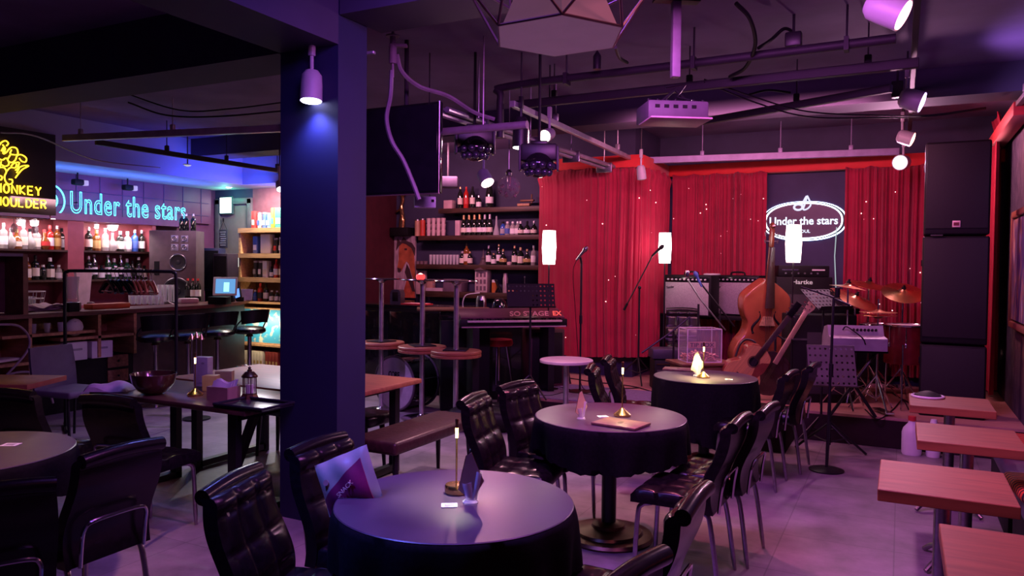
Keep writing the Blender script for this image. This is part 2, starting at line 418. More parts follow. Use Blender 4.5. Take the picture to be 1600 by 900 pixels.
# ------------------------------------------------------------------ curtains
def curtain(name, label, path, z0, z1, folds, amp, seed, mat=redv, taper=None, lights=0, hemwave=0.0):
    rr = random.Random(seed); P = [Vector((x, y, 0)) for x, y in path]
    L = [0]
    for a, b in zip(P, P[1:]): L.append(L[-1]+(b-a).length)
    T = L[-1]
    ph = [rr.uniform(0, 6.28) for _ in range(4)]
    def pos(s):
        s = min(max(s, 0), 1)*T
        for i in range(len(P)-1):
            if s <= L[i+1] or i == len(P)-2:
                t = (s-L[i])/(L[i+1]-L[i]); d = (P[i+1]-P[i]).normalized(); return P[i].lerp(P[i+1], t), Vector((d.y, -d.x, 0))
    def f(u, v, off):
        uu = u + .010*math.sin(v*3+ph[0]+u*9)*(1-v)
        p, n = pos(u)
        if P[0].x > P[-1].x or True: pass
        a = amp*(.55+.45*math.sin(u*5.3+ph[1]))*(1.0-.35*v)
        k = math.sin(uu*folds*2*PI+1.3*math.sin(uu*folds*1.7+ph[2])) + .42*math.sin(uu*folds*5.3*PI+ph[3]+v*.4) + .15*math.sin(uu*folds*12.3*PI+ph[1])
        z = z0+(z1-z0)*v
        if v < .001 and hemwave: z += hemwave*(.5+.5*math.sin(u*7+ph[1]))
        q = p + n*(a*k+off)
        if v > .93: q = p + n*(a*k*.8+off+.03*math.sin((v-.93)/.07*PI))
        z = z - (.03*abs(math.sin(u*T*PI/.28)) if v > .999 else 0)
        if taper: q, z = taper(u, v, q, z)
        return Vector((q.x, q.y, z))
    nu = int(folds*28)
    o = MB().slab(lambda u, v: f(u, v, .004), lambda u, v: f(u, v, -.004), nu, 24).build(name, mat, ang=80)
    tag(o, label, 'curtain')
    if lights:
        mb = MB()
        for i in range(lights):
            u = rr.random(); v = rr.uniform(.08, .95); p = f(u, v, .012); mb.ball(p, rr.choice([.002,.003,.0045,.006]), seg=6)
        q = mb.build('fairy_lights', E('fairy_light_glow', (1,.62,.60), 6), o); q['kind'] = 'stuff'
    return o
curtain('stage_curtain', 'red pleated curtain wrapping the boxed column behind the two vocal microphones', [(-4.24, 9.35), (-4.22, 9.06), (-4.12, 8.93), (-3.9, 8.88), (-3.5, 8.87), (-3.05, 8.88), (-2.90, 8.92), (-2.82, 9.02), (-2.78, 9.2), (-2.77, 9.5), (-2.77, 9.95)], .50, 2.88, 22, .045, 3, lights=16, hemwave=.05)
curtain('stage_curtain', 'red curtain hanging behind the two silver guitar amplifiers and double bass', [(-2.72, 10.0), (-1.52, 10.0)], .4, 2.88, 12, .042, 5, lights=26)
curtain('stage_curtain', 'red curtain hanging behind the cymbals, right of the oval lit sign', [(-.62, 10.0), (.95, 10.0)], .4, 2.88, 15, .042, 8, lights=30)
def tp(u, v, q, z):
    return (Vector((min(q.x, .985), q.y, 0)), z)
curtain('side_curtain', 'dark red curtain at the corner, right of the tall speakers', [(.86, 9.35), (.90, 9.98)], .35, 3.3, 5, .06, 11, taper=tp)

# ================================================================== big furniture
# ---- round tables under black cloths
def cloth_mesh(r, h, seed, wav=.035):
    rr = random.Random(seed); ph = rr.uniform(0, 6); mb = MB(); seg = 120
    prof = [(r*1.0, h-.004), (r*1.012, h-.012), (r*1.016, h-.03)]
    rs = []
    for rad, z in [(r*.02, h), (r*.97, h)]:
        rs.append([Vector((rad*math.cos(2*PI*k/seg), rad*math.sin(2*PI*k/seg), z)) for k in range(seg)])
    for rad, z in prof:
        rs.append([Vector((rad*math.cos(2*PI*k/seg), rad*math.sin(2*PI*k/seg), z)) for k in range(seg)])
    return rs, seg, ph
def cloth_table(name, X, Y, r, h, drop, label_t, label_c, seed, hemscale=1.0):
    loc = cw(X, Y)
    t = thing('round_table', label_t, 'table', loc, R.uniform(0, 3), 'round pedestal tables')
    MB().lathe([(.001,h-.035),(r*.97,h-.035),(r*.98,h-.02),(r*.97,h-.006),(.001,h-.006)], seg=48).build('table_top', darkwood, t)
    MB().cyl((0,0,.05), (0,0,h-.035), .045, seg=24).build('pedestal', blackm, t)
    MB().lathe([(.001,0),(.27,0),(.275,.012),(.262,.028),(.21,.035),(.20,.05),(.15,.058),(.105,.068),(.10,.085),(.075,.092),(.05,.10),(.001,.10)], seg=48).build('base', goldd, t)
    c = thing('tablecloth', label_c, 'tablecloth', loc, R.uniform(0, 3), 'black round tablecloths')
    rs, seg, ph = cloth_mesh(r, h, seed)
    rr = random.Random(seed)
    MB().lathe([(.001,h-.002),(r,h-.002),(r*1.004,h+.001),(r*.995,h+.004),(.001,h+.004)], seg=72).build('top_cover', tabletopm, c)
    out = []; n = 9
    for i in range(n+1):
        q = i/n; ring = []
        for k in range(seg):
            a = 2*PI*k/seg
            fold = math.sin(a*13+ph)*.6+math.sin(a*8+ph*2)*.4
            rad = r*1.006 + .012*math.sin(min(1, q*3)*PI/2) + wavf(q)*fold
            dz = drop*(1+.10*math.sin(a*3+ph)+.05*math.sin(a*5+ph*3))*hemscale
            sc_ = .012*abs(math.sin(a*38)) if i == n else 0
            ring.append(Vector((rad*math.cos(a), rad*math.sin(a), h-.002-dz*q-sc_)))
        out.append(ring)
    inner = [[p*1 for p in ring] for ring in out]
    for ring in inner:
        for p in ring:
            l = math.hypot(p.x, p.y); p.x *= (l-.005)/l; p.y *= (l-.005)/l
    MB().rings(out+inner[::-1], closed=True).build('skirt', cloth, c, ang=80)
    return t, c
def wavf(q): return .030*q
cloth_table('t', -.211, 2.911, .455, .74, .215, 'pedestal table hidden under the nearest black tablecloth, front centre', 'black scalloped cloth on the nearest round table, front centre, bluish sheen', 1)
cloth_table('t', .605, 4.62, .455, .74, .215, 'pedestal table with round stepped metal base showing below a short cloth', 'short black scalloped cloth on the middle round table', 2)
cloth_table('t', 1.62, 6.35, .42, .74, .48, 'pedestal table hidden under the cloth nearest the tip box', 'long black cloth on the round table furthest back, in front of the tip box', 3)
cloth_table('t', -2.58, 3.58, .46, .74, .215, 'pedestal table hidden under the cloth at the left edge of the picture', 'black cloth with brownish top on the round table at the left edge', 4)

# ---- tufted leather chairs
def back_pt(u, v, off, puff):            # u across, v up
    z = .40 + .465*v
    y = .190 + .035*v + .045*v*v - .022*math.sin(v*2*PI)
    if v > .90: q = (v-.90)/.10; y += .030*q*q; z -= .012*q*q
    x = (u-.5)*(.40 + .02*math.sin(v*PI) - .02*v)
    p = 0
    if puff:
        a = abs(math.sin(PI*3*u))**.3; b = abs(math.sin(PI*3.6*v))**.3
        p = .013*a*b
        e = min(u, 1-u)*14
        p *= min(1, e)
    return Vector((x, y - off*(1 if puff else -1) - p, z))
def seat_pt(u, v, top):
    x = (u-.5)*.42*(1-.06*v); y = -.215+.41*v
    z = .455
    if top: z += .012*(abs(math.sin(PI*3*u))**.4)*(abs(math.sin(PI*3*v))**.4) + .02 - .025*max(0, (.12-v)/.12)**2
    else: z -= .045
    return Vector((x, y, z))
def make_chair():
    t = thing('dining_chair', '', 'chair')
    MB().slab(lambda u,v: back_pt(u,v,.026,True), lambda u,v: back_pt(u,v,.028,False), 30, 36).build('backrest', leather, t, ang=70)
    top = []
    for i in range(13):
        p = back_pt(i/12, 1, 0, False); top.append((p.x, p.y+.004, p.z-.002+.012*math.sin(PI*i/12)))
    MB().tube(top, .029, 12).build('back_roll', leather, t)
    MB().slab(lambda u,v: seat_pt(u,v,True), lambda u,v: seat_pt(u,v,False), 24, 24).build('seat', leather, t, ang=70)
    for s in (-1, 1):
        MB().tube(smoothpath([(s*.14,-.12,.40),(s*.165,-.165,.39),(s*.175,-.185,.33),(s*.18,-.20,.0)],5), [.013]*15+[.009]*1, 10).build('leg', steel, t)
        MB().tube(smoothpath([(s*.14,.08,.40),(s*.165,.165,.395),(s*.175,.20,.34),(s*.185,.25,.0)],5), [.013]*15+[.009]*1, 10).build('leg', steel, t)
    MB().tube(smoothpath([(-.15,.235,.40),(-.15,.245,.50),(-.145,.256,.56),(-.10,.262,.585),(.10,.262,.585),(.145,.256,.56),(.15,.245,.50),(.15,.235,.40)],4), .0085, 8).build('back_rail', chrome, t)
    return t
chair0 = make_chair(); used = [False]
def chair(X, Y, dx, dy, label, s=1.0):
    """X,Y: middle of the backrest, ahead/right of the viewpoint; dx,dy: facing."""
    l = math.hypot(dx, dy); dx, dy = dx/l, dy/l
    p = cw(X+dx*.22, Y+dy*.22); rz = headc(dx, dy)
    g = 'tufted black leather dining chairs'
    if not used[0]:
        used[0] = True; chair0.location = p; chair0.rotation_euler = (0,0,rz); chair0['label'] = label; chair0['group'] = g; return chair0
    return dup(chair0, p, rz, label, g)
chair(-.93, 2.74, .95, -.16, 'black tufted leather chair left of the nearest table, front of backrest showing')
chair(-.77, 3.30, .90, -.38, 'black tufted leather chair by the pillar with a snack bag on it')
chair(.56, 2.62, -.90, .44, 'black leather chair right of the nearest table, the further of two in the bottom corner')
chair(.25, 2.00, -.80, .60, 'black leather chair cut off by the bottom edge, closest to the viewer')
chair(-.15, 4.50, .93, -.30, 'black tufted leather chair left of the middle table, nearer of the pair')
chair(.10, 4.98, .80, -.55, 'black tufted leather chair left of the middle table, further of the pair')
chair(1.12, 3.98, -.88, .48, 'black leather chair right of the middle table, nearer of the pair')
chair(1.38, 4.32, -.86, .52, 'black leather chair right of the middle table, further of the pair')
chair(.70, 5.93, .94, -.20, 'black tufted leather chair left of the furthest table, outer one of the pair')
chair(.90, 6.52, .94, -.24, 'black tufted leather chair left of the furthest table, inner one of the pair')
chair(2.03, 5.75, -.86, .52, 'black leather chair right of the furthest table, nearer of the pair')
chair(2.40, 6.25, -.86, .52, 'black leather chair right of the furthest table, beside the grey music stand')
chair(-1.70, 3.22, -.90, .42, 'black chair seen from behind with blue rim and chrome rail, by the left round table')
chair(-1.83, 2.66, -.62, .78, 'black chair seen from behind in the bottom left corner')
chair(-2.28, 4.42, .32, .95, 'black chair seen from behind at the long table, its seat towards the pillar')
chair(-3.00, 4.62, .20, .97, 'black chair seen from behind behind the left round table')
# a chair on the stage, behind the microphones
p = at(1068, 560, 8.9); q = dup(chair0, (p.x, p.y, STG), TOCAM-.15, 'black tufted leather chair on the stage in front of the silver amplifier', 'tufted black leather dining chairs')

# ---- long tables
def lv(x0, x1, y0, y1): return ((x0+x1)/2, (y0+y1)/2)
t = thing('dining_table', 'long table with orange wood top, far half reaching past the pillar', 'table', (-4.28, 4.62, 0))
MB().box((0,0,.722), (1.76,.96,.036), bev=.006).build('table_top', orangewood, t)
for s in (-1,1):
    mb = MB(); mb.box((s*.70,-.36,.35),(.06,.06,.70)); mb.box((s*.70,.36,.35),(.06,.06,.70)); mb.box((s*.70,0,.68),(.06,.7,.05)); mb.box((s*.70,0,.04),(.06,.7,.05))
    mb.build('leg_frame', blackm, t)
t = thing('dining_table', 'dark wood table standing in front of the orange table, with bowl and tray', 'table', (-4.33, 3.75, 0))
MB().box((0,0,.722), (1.50,.66,.036), bev=.006).build('table_top', M('dark_table_wood', (.10,.045,.04), .28, noise=.35, scale=4, stretch=(1,8,8)), t)
for s in (-1,1):
    mb = MB(); mb.box((s*.60,-.27,.35),(.07,.05,.70)); mb.box((s*.60,.27,.35),(.07,.05,.70)); mb.box((s*.60,0,.68),(.07,.56,.05)); mb.box((s*.60,0,.03),(.07,.56,.04))
    mb.build('leg_frame', blackm, t)
mb = MB(); mb.box((.28,.1,.36),(.05,.05,.80), mat=Matrix.Rotation(.42,4,'Y')); mb.build('brace', blackm, t)
# benches
def bench(loc, rz, L, W, label, mat_, H=.46):
    t = thing('bench', label, 'bench', loc, rz, 'upholstered benches')
    MB().box((0,0,H-.045), (L,W,.09), bev=.025, seg=3).build('seat', mat_, t)
    for sx in (-1,1):
        for sy in (-1,1):
            MB().cyl((sx*(L/2-.07),sy*(W/2-.05),0), (sx*(L/2-.09),sy*(W/2-.06),H-.09), .014, .024, 10).build('leg', blackm, t)
    return t
bench((-3.17, 4.72, 0), PI/2, 1.15, .40, 'long brown leather bench right of the pillar with tapered black legs', leatherb)
bench((-4.3, 4.92, 0), 0, 1.3, .34, 'dark bench tucked under the orange table left of the pillar', leather)
# ---- stacked standing tables
def make_disc_table(top=None):
    t = thing('bistro_table', '', 'table')
    MB().lathe([(.001,.715),(.252,.715),(.26,.722),(.26,.742),(.252,.748),(.001,.748)], seg=48).build('table_top', top or orangewood, t)
    MB().box((0,0,.708), (.24,.24,.012), bev=.003).build('mounting_plate', blackm, t)
    MB().cyl((0,0,.02), (0,0,.705), .027, seg=20).build('pole', M('pole_steel', (.62,.58,.62), .28, .9), t)
    MB().lathe([(.001,0),(.225,0),(.228,.006),(.21,.014),(.12,.018),(.06,.024),(.04,.036),(.028,.05),(.001,.05)], seg=48).build('base', chrome, t)
    return t
dt = make_disc_table(); n = 0
for (px, D, nm) in [(713, 7.78, 'right'), (660, 8.17, 'middle'), (596, 8.58, 'left')]:
    p = at(px, 500, D); p.z = 0
    lb = {'right': 'round bistro table standing on the floor, nearest to the electric piano', 'middle': 'round bistro table standing on the floor, middle stack beside the bass drum', 'left': 'round bistro table standing on the floor, stack touching the pillar'}[nm]
    if n == 0: dt.location = p; dt.rotation_euler = (0,0,.3); dt['label'] = lb; dt['group'] = 'stacked bistro tables'
    else: dup(dt, p, .3+n, lb, 'stacked bistro tables')
    lb2 = {'right': 'round bistro table turned upside down on the stack nearest the electric piano', 'middle': 'upside down bistro table with the red lamp at its base, middle stack', 'left': 'upside down bistro table on the stack touching the pillar'}[nm]
    dup(dt, (p.x, p.y, 1.497), (PI, 0, .4+n*.5), lb2, 'stacked bistro tables'); n += 1
p = at(885, 566, 7.4)
t = make_disc_table(M('pale_laminate', (.50,.38,.46), .45, noise=.05)); t.location = (p.x, p.y, 0); t['label'] = 'small round table with pale pinkish top standing alone before the stage'
p = at(657, 433, 8.05)
t = thing('red_lamp', 'small glowing red lamp on the upturned middle table', 'lamp', (p.x, p.y, p.z-.03))
MB().lathe([(.001,0),(.03,.0),(.045,.02),(.048,.04),(.035,.058),(.001,.062)], seg=20).build('dome', E('red_lamp_glow', (1,.03,.03), 3), t)
MB().ball((0,0,.045), .028, seg=12).build('bulb', E('red_lamp_bulb', (1,.35,.3), 9), t)
# ---- square tables along the right wall
def sq_table(px, py, label, dx=.5, dy=.56, n=0):
    p = at_z(px, py, .74)       # near left corner of the top
    c = Vector((p.x+dx/2, p.y+dy/2, 0))
    t = thing('square_table', label, 'table', c, 0, 'square wooden tables along the right wall')
    MB().box((0,0,.715), (dx,dy,.05), bev=.003, seg=1).build('table_top', M('reddish_wood', (.26,.088,.033), .5, noise=.2, scale=3, stretch=(1.2,9,9)), t)
    MB().cyl((0,0,.03), (0,0,.69), .034, seg=24).build('pole', steel, t)
    for a in range(4):
        d = Vector((math.cos(a*PI/2+.78), math.sin(a*PI/2+.78), 0))
        MB().tube([Vector((0,0,.10)), d*.10+Vector((0,0,.085)), d*.22+Vector((0,0,.05)), d*.27+Vector((0,0,.012))], [.02,.018,.016,.014], 10).build('foot', steel, t)
    return c
sqc = [sq_table(1371, 764, 'square orange wood table, third from the stage, whole top visible'),
       sq_table(1433, 688, 'square orange wood table, second from the stage, beside the white jug'),
       sq_table(1421, 633, 'square orange wood table nearest the stage, a white ring on it'),
       sq_table(1480, 905, 'square orange wood table cut off by the bottom edge')]
# bench seats against the right wall with striped cushions
seatm = M('grey_vinyl', (.06,.05,.075), .35, noise=.15, bump=.1)
orst = bpy.data.materials.new('orange_striped_fabric'); orst.use_nodes = True
nt = orst.node_tree; wv = nt.nodes.new('ShaderNodeTexWave'); wv.inputs['Scale'].default_value = 9; wv.inputs['Distortion'].default_value = 3; wv.bands_direction = 'Y'
rp = nt.nodes.new('ShaderNodeValToRGB'); rp.color_ramp.elements[0].color = (.02,.008,.01,1); rp.color_ramp.elements[1].color = (.75,.08,.02,1); rp.color_ramp.elements[0].position = .25; rp.color_ramp.elements[1].position = .5
tcn = nt.nodes.new('ShaderNodeTexCoord'); nt.links.new(tcn.outputs['Object'], wv.inputs[0]); nt.links.new(wv.outputs['Fac'], rp.inputs[0]); nt.links.new(rp.outputs[0], nt.nodes['Principled BSDF'].inputs['Base Color']); nt.nodes['Principled BSDF'].inputs['Roughness'].default_value = .8
k = 0
for y in (2.35, 3.55, 4.75, 5.95):
    t = thing('wall_bench', ['grey vinyl wall bench in the bottom right corner','grey vinyl wall bench beside the third table with an orange cushion','grey vinyl wall bench beside the second table with an orange cushion','grey vinyl wall bench beside the table nearest the stage'][k], 'bench', (.79, y, 0), 0, 'wall benches')
    MB().box((0,0,.40), (.40,1.1,.10), bev=.03, seg=3).build('seat', seatm, t)
    MB().box((0,0,.17), (.36,1.0,.34), bev=.01).build('base', black, t)
    tag(MB().box((0,0,.04), (.40,.46,.075), bev=.035, seg=3).build('cushion', orst, None, (.75, y+.1, .455), .1), ['orange striped cushion in the bottom right corner','orange striped cushion right of the third square table','orange striped cushion right of the second square table','orange striped cushion right of the table nearest the stage'][k], 'cushion', 'orange striped cushions')
    k += 1
# things beside the square tables
p = at_z(1424, 712, 0)
t = thing('plastic_jug', 'white plastic jug with red cap on the floor by the square tables', 'jug', (p.x, p.y+.05, .0))
MB().lathe([(.001,0),(.075,0),(.082,.02),(.082,.20),(.07,.24),(.032,.285),(.028,.31),(.001,.31)], seg=20, sy=.8).build('body', white, t)
MB().lathe([(.001,.305),(.032,.305),(.032,.345),(.001,.345)], seg=16).build('cap', lab_red, t)
MB().tube([(.07,0,.22),(.10,0,.20),(.10,0,.12),(.08,0,.08)], .01, 8).build('handle', white, t)
t = thing('plastic_bottle', 'white bottle with dark label partly behind the square table, right of the jug', 'bottle', (p.x+.17, p.y+.06, 0))
MB().lathe([(.001,0),(.055,0),(.058,.02),(.058,.22),(.03,.29),(.025,.33),(.001,.33)], seg=18).build('body', white, t)
MB().lathe([(.0595,.06),(.0595,.19)], seg=18).build('label_band', lab_blue, t)
MB().lathe([(.001,0),(.20,0),(.20,.015),(.03,.03),(.001,.03)], seg=32).build('metal_disc', blackm)
o = bpy.data.objects['metal_disc']; o.location = (p.x+.1, p.y+.42, 0); tag(o, 'round black metal base lying on the floor behind the white jug', 'base')
p = at_z(1452, 612, .74); c2 = sqc[2]
t = thing('hat_ring', 'white ring with dark round lid lying on the table nearest the stage', 'lid', (c2.x-.13, c2.y+.15, .74))
MB().tube([(.10*math.cos(a*PI/12), .10*math.sin(a*PI/12), .008) for a in range(24)], .009, 8, closed=True).build('ring', white, t)
MB().lathe([(.001,.0),(.085,.0),(.085,.02),(.05,.035),(.02,.045),(.001,.045)], seg=24).build('lid', black, t)

# ================================================================== on the stage
def tripod(mb, r, h0, h1, z=0, n=3, a0=.5, rad=.009):
    for k in range(n):
        a = a0+2*PI*k/n
        mb.tube([(0,0,z+h1), (r*math.cos(a), r*math.sin(a), z+.012)], rad, 8)
        mb.tube([(0,0,z+h0), (r*.5*math.cos(a), r*.5*math.sin(a), z+h1*.5+.006)], rad*.6, 6)
def mic_head(mb, p, d):
    d = Vector(d).normalized(); p = Vector(p)
    mb.tube([p, p+d*.13], [.011,.017], 12); mb.tube([p+d*.13, p+d*.145, p+d*.17, p+d*.19], [.022,.026,.024,.010], 14)
# straight round-base stand with vocal microphone
p = at_z(906, 613, STG)
t = thing('microphone_stand', 'straight microphone stand with round base left of centre before the curtain', 'microphone stand', p, TOCAM)
MB().lathe([(.001,0),(.13,0),(.132,.01),(.11,.02),(.02,.028),(.001,.028)], seg=32).build('base', blackm, t)
MB().cyl((0,0,.02),(0,0,1.42),.011,seg=12).cyl((0,0,.75),(0,0,.84),.017,seg=12).build('pole', blackm, t)
MB().tube([(0,0,1.40),(-.01,0,1.46),(-.03,0,1.50)], .012, 8).build('clip', black, t)
mb = MB(); mic_head(mb, (-.055,0,1.44), (.5,-.2,.65)); mb.build('microphone', steel, t)
MB().tube(smoothpath([(-.055,0,1.44),(-.09,.0,1.30),(-.06,.02,.9),(-.02,.03,.4),(.03,.05,.05),(.2,.2,.008)],5), .004, 6).build('cable', black, t)
# boom stand right of it
p = at(997, 590, 9.0); p.z = STG
t = thing('microphone_stand', 'boom microphone stand with slanted arm against the red curtain', 'microphone stand', p, TOCAM)
mb = MB(); tripod(mb, .3, .12, .30); mb.build('tripod_base', blackm, t)
MB().cyl((0,0,.12),(0,0,1.12),.012,seg=12).build('pole', blackm, t)
tip = (.145,-.05,1.52); low = (-.175,.03,.86)
MB().tube([low, tip], .008, 8).ball((0,-.01,1.13),.022,seg=10).build('boom_arm', blackm, t)
MB().tube([low, Vector(low)+(Vector(tip)-Vector(low))*.12], .014, 8).build('counterweight', black, t)
mb = MB(); mic_head(mb, (.13,-.05,1.50), (.35,-.1,.35)); mb.build('microphone', black, t)
# black music stand with dotted desk (left, by keyboard)
def desk(nx, ny, W, H, col_m, holes, parent, tilt, z, up=1.0):
    """perforated desk plate: plate with real openings between bars"""
    mb = MB(); cx = W/nx; cz = H/ny; b = .5*cx*.60
    def P(x, zz): return (x, 0, zz)
    # horizontal strips and square-to-octagon openings
    for i in range(nx):
        for j in range(ny):
            x = -W/2+cx*(i+.5); z_ = -H/2+cz*(j+.5); r = min(cx, cz)*.24
            hole = [(x+r*math.cos(a*PI/4+PI/8), z_+r*math.sin(a*PI/4+PI/8)) for a in range(8)]
            sq = [(x+cx/2, z_+cz*.207), (x+cx*.207, z_+cz/2), (x-cx*.207, z_+cz/2), (x-cx/2, z_+cz*.207), (x-cx/2, z_-cz*.207), (x-cx*.207, z_-cz/2), (x+cx*.207, z_-cz/2), (x+cx/2, z_-cz*.207)]
            ys = (-.002, .002); V = []; F = []
            for y in ys:
                V += [(a, y, c) for a, c in hole] + [(a, y, c) for a, c in sq] + [(x+cx/2,y,z_+cz/2),(x-cx/2,y,z_+cz/2),(x-cx/2,y,z_-cz/2),(x+cx/2,y,z_-cz/2)]
            for s_ in (0, 20):
                for k in range(8): F.append((s_+k, s_+(k+1)%8, s_+8+(k+1)%8, s_+8+k))
                for k, (a, c) in enumerate(((0,1),(2,3),(4,5),(6,7))): F.append((s_+8+a, s_+8+c, s_+16+k))
            for k in range(8): F.append((k, (k+1)%8, 20+(k+1)%8, 20+k))
            if not holes or not holes(i, j): 
                V = [(x-cx/2,-.002,z_-cz/2),(x+cx/2,-.002,z_-cz/2),(x+cx/2,-.002,z_+cz/2),(x-cx/2,-.002,z_+cz/2),(x-cx/2,.002,z_-cz/2),(x+cx/2,.002,z_-cz/2),(x+cx/2,.002,z_+cz/2),(x-cx/2,.002,z_+cz/2)]
                F = [(0,1,2,3),(4,7,6,5)]
            mb._add(V, F)
    mb.tube([(-W/2,0,-H/2),(W/2,0,-H/2),(W/2,0,H/2),(-W/2,0,H/2)], .004, 6, closed=True)
    mb.box((0,-.025,-H/2), (W,.05,.004))
    o = mb.build('desk', col_m, parent, (0,-.02,z), (tilt,0,0)); return o
p = at(828, 560, 7.9); p.z = STG
t = thing('music_stand', 'black perforated music stand in front of the electric piano keyboard', 'music stand', p, TOCAM+.15)
desk(12, 5, .50, .25, black, lambda i,j: j > 2 or i > 5, t, -.28, 1.065)
MB().cyl((0,0,.10),(0,0,.98),.012,seg=12).build('pole', blackm, t)
mb = MB(); tripod(mb, .25, .1, .24, a0=1.1); mb.build('tripod_base', blackm, t)
# grey music stand, front right, on the floor
p = at(1296, 690, 6.7); p.z = 0
t = thing('music_stand', 'grey perforated music stand on a tripod right of the furthest round table', 'music stand', p, TOCAM-.12)
desk(9, 6, .40, .37, M('grey_metal', (.13,.11,.12), .45, .3), lambda i,j: True, t, -.35, .80)
MB().cyl((0,0,.10),(0,.02,.78),.011,seg=12).build('pole', blackm, t)
mb = MB(); tripod(mb, .34, .12, .30, a0=.2, rad=.011); mb.build('tripod_base', blackm, t)
# round base stand in front of it with boom to the left
p = at_z(1291, 735, 0)
t = thing('microphone_stand', 'tall black microphone stand on a round base in front of the grey music stand', 'microphone stand', p, TOCAM)
MB().lathe([(.001,0),(.135,0),(.137,.01),(.11,.018),(.02,.03),(.001,.03)], seg=32).build('base', blackm, t)
MB().cyl((0,0,.02),(.03,0,1.42),.011,seg=12).cyl((.02,0,.78),(.022,0,.88),.018,seg=12).build('pole', blackm, t)
MB().tube([(.03,0,1.42),(-.20,.10,1.50)], .007, 8).tube([(.03,0,1.41),(.14,-.05,1.36)], .010, 8).build('boom_arm', blackm, t)
MB().lathe([(.001,-.03),(.018,-.03),(.022,.0),(.02,.05),(.001,.055)], c=(.05,-.02,1.45), seg=12).build('microphone_clip', black, t)
# second black music stand, dark, behind bass headstock
p = at(1284, 600, 7.3); p.z = 0
t = thing('music_stand', 'dark music stand tilted behind the white bass headstock', 'music stand', p, TOCAM+.45)
desk(9, 6, .42, .30, black, lambda i,j: True, t, -.9, 1.36)
MB().cyl((0,0,.10),(0,0,1.34),.011,seg=12).build('pole', blackm, t)
mb = MB(); tripod(mb, .27, .1, .25, a0=.9); mb.build('tripod_base', blackm, t)
# short boom stands with desk microphones before the amplifiers
p = at(1090, 560, 8.2); p.z = STG
t = thing('microphone_stand', 'microphone stand with square silver vintage microphone and crossed booms', 'microphone stand', p, TOCAM)
mb = MB(); tripod(mb, .27, .1, .28, a0=.4); mb.build('tripod_base', blackm, t)
MB().cyl((0,0,.1),(0,0,.98),.012,seg=12).build('pole', blackm, t)
MB().tube([(-.12,0,1.24),(.02,0,1.03),(.30,.02,.70)], .009, 8).build('boom_arm', steel, t)
MB().box((-.125,0,1.30),(.045,.04,.085),bev=.015,seg=3).build('microphone', chrome, t)
p = at(1124, 560, 8.5); p.z = STG
t = thing('microphone_stand', 'microphone stand with downward slanting boom, between the silver amplifiers', 'microphone stand', p, TOCAM)
mb = MB(); tripod(mb, .25, .1, .25, a0=2.4); mb.build('tripod_base', blackm, t)
MB().cyl((0,0,.1),(0,0,.9),.011,seg=12).build('pole', blackm, t)
MB().tube([(-.24,0,1.22),(.16,0,.72)], .010, 8).build('boom_arm', blackm, t)
mb = MB(); mic_head(mb, (-.21,0,1.16), (-.1,0,.2)); mb.build('microphone', lab_blue, t)
p = at(1052, 560, 7.9); p.z = STG
t = thing('microphone_stand', 'low microphone stand with boom pointing down left, before the stage chair', 'microphone stand', p, TOCAM)
mb = MB(); tripod(mb, .25, .1, .25, a0=1.4); mb.build('tripod_base', blackm, t)
MB().cyl((0,0,.1),(0,0,.72),.011,seg=12).build('pole', blackm, t)
MB().tube([(-.33,0,.48),(0,0,.72),(.16,0,.86)], .009, 8).build('boom_arm', blackm, t)
# small open tripod stand left, by the piano feet
p = at_z(880, 600, STG)
t = thing('instrument_stand', 'folded black instrument stand on the stage beside the electric piano', 'stand', p, TOCAM)
MB().tube([(-.18,0,.01),(-.08,0,.36),(.02,.04,.01)], .012, 8).tube([(-.08,0,.36),(.02,0,.33),(.08,-.05,.01)], .012, 8).build('frame', blackm, t)
p = at_z(866, 588, STG); tag(MB().box((0,0,.10),(.10,.10,.20),bev=.02).build('paper_cup', paper, None, (p.x,p.y+.1,STG)), 'white paper packet standing on the stage under the keyboard', 'packet')

# ---- floor lamps
lampm = E('lamp_shade_glow', (1,.72,.70), 13)
def floor_lamp(px, py, D, s, label, tilt=0):
    p = at(px, py, D); z = p.z - .19*s
    t = thing('floor_lamp', label, 'lamp', (p.x, p.y, STG), 0, 'white cylinder floor lamps')
    MB().lathe([(.001,0),(.12,0),(.12,.012),(.02,.02),(.001,.02)], seg=28).build('base', blackm, t)
    MB().cyl((0,0,.015),(0,0,z-STG+.02),.008,seg=10).build('pole', blackm, t)
    h = .37*s; r = .073*s; z -= STG
    MB().lathe([(.001,z),(r*.9,z),(r*.98,z+h*.15),(r*1.06,z+h*.5),(r,z+h*.85),(r*.95,z+h),(.001,z+h)], seg=28).build('lamp_shade', lampm, t)
    return t
floor_lamp(858, 386, 8.45, 1.0, 'glowing white floor lamp behind the keyboard, left end of the red curtain')
floor_lamp(1039, 387, 9.05, .97, 'glowing white floor lamp left of the silver amplifiers')
floor_lamp(1240, 380, 7.75, 1.02, 'glowing white floor lamp in front of the oval lit sign')

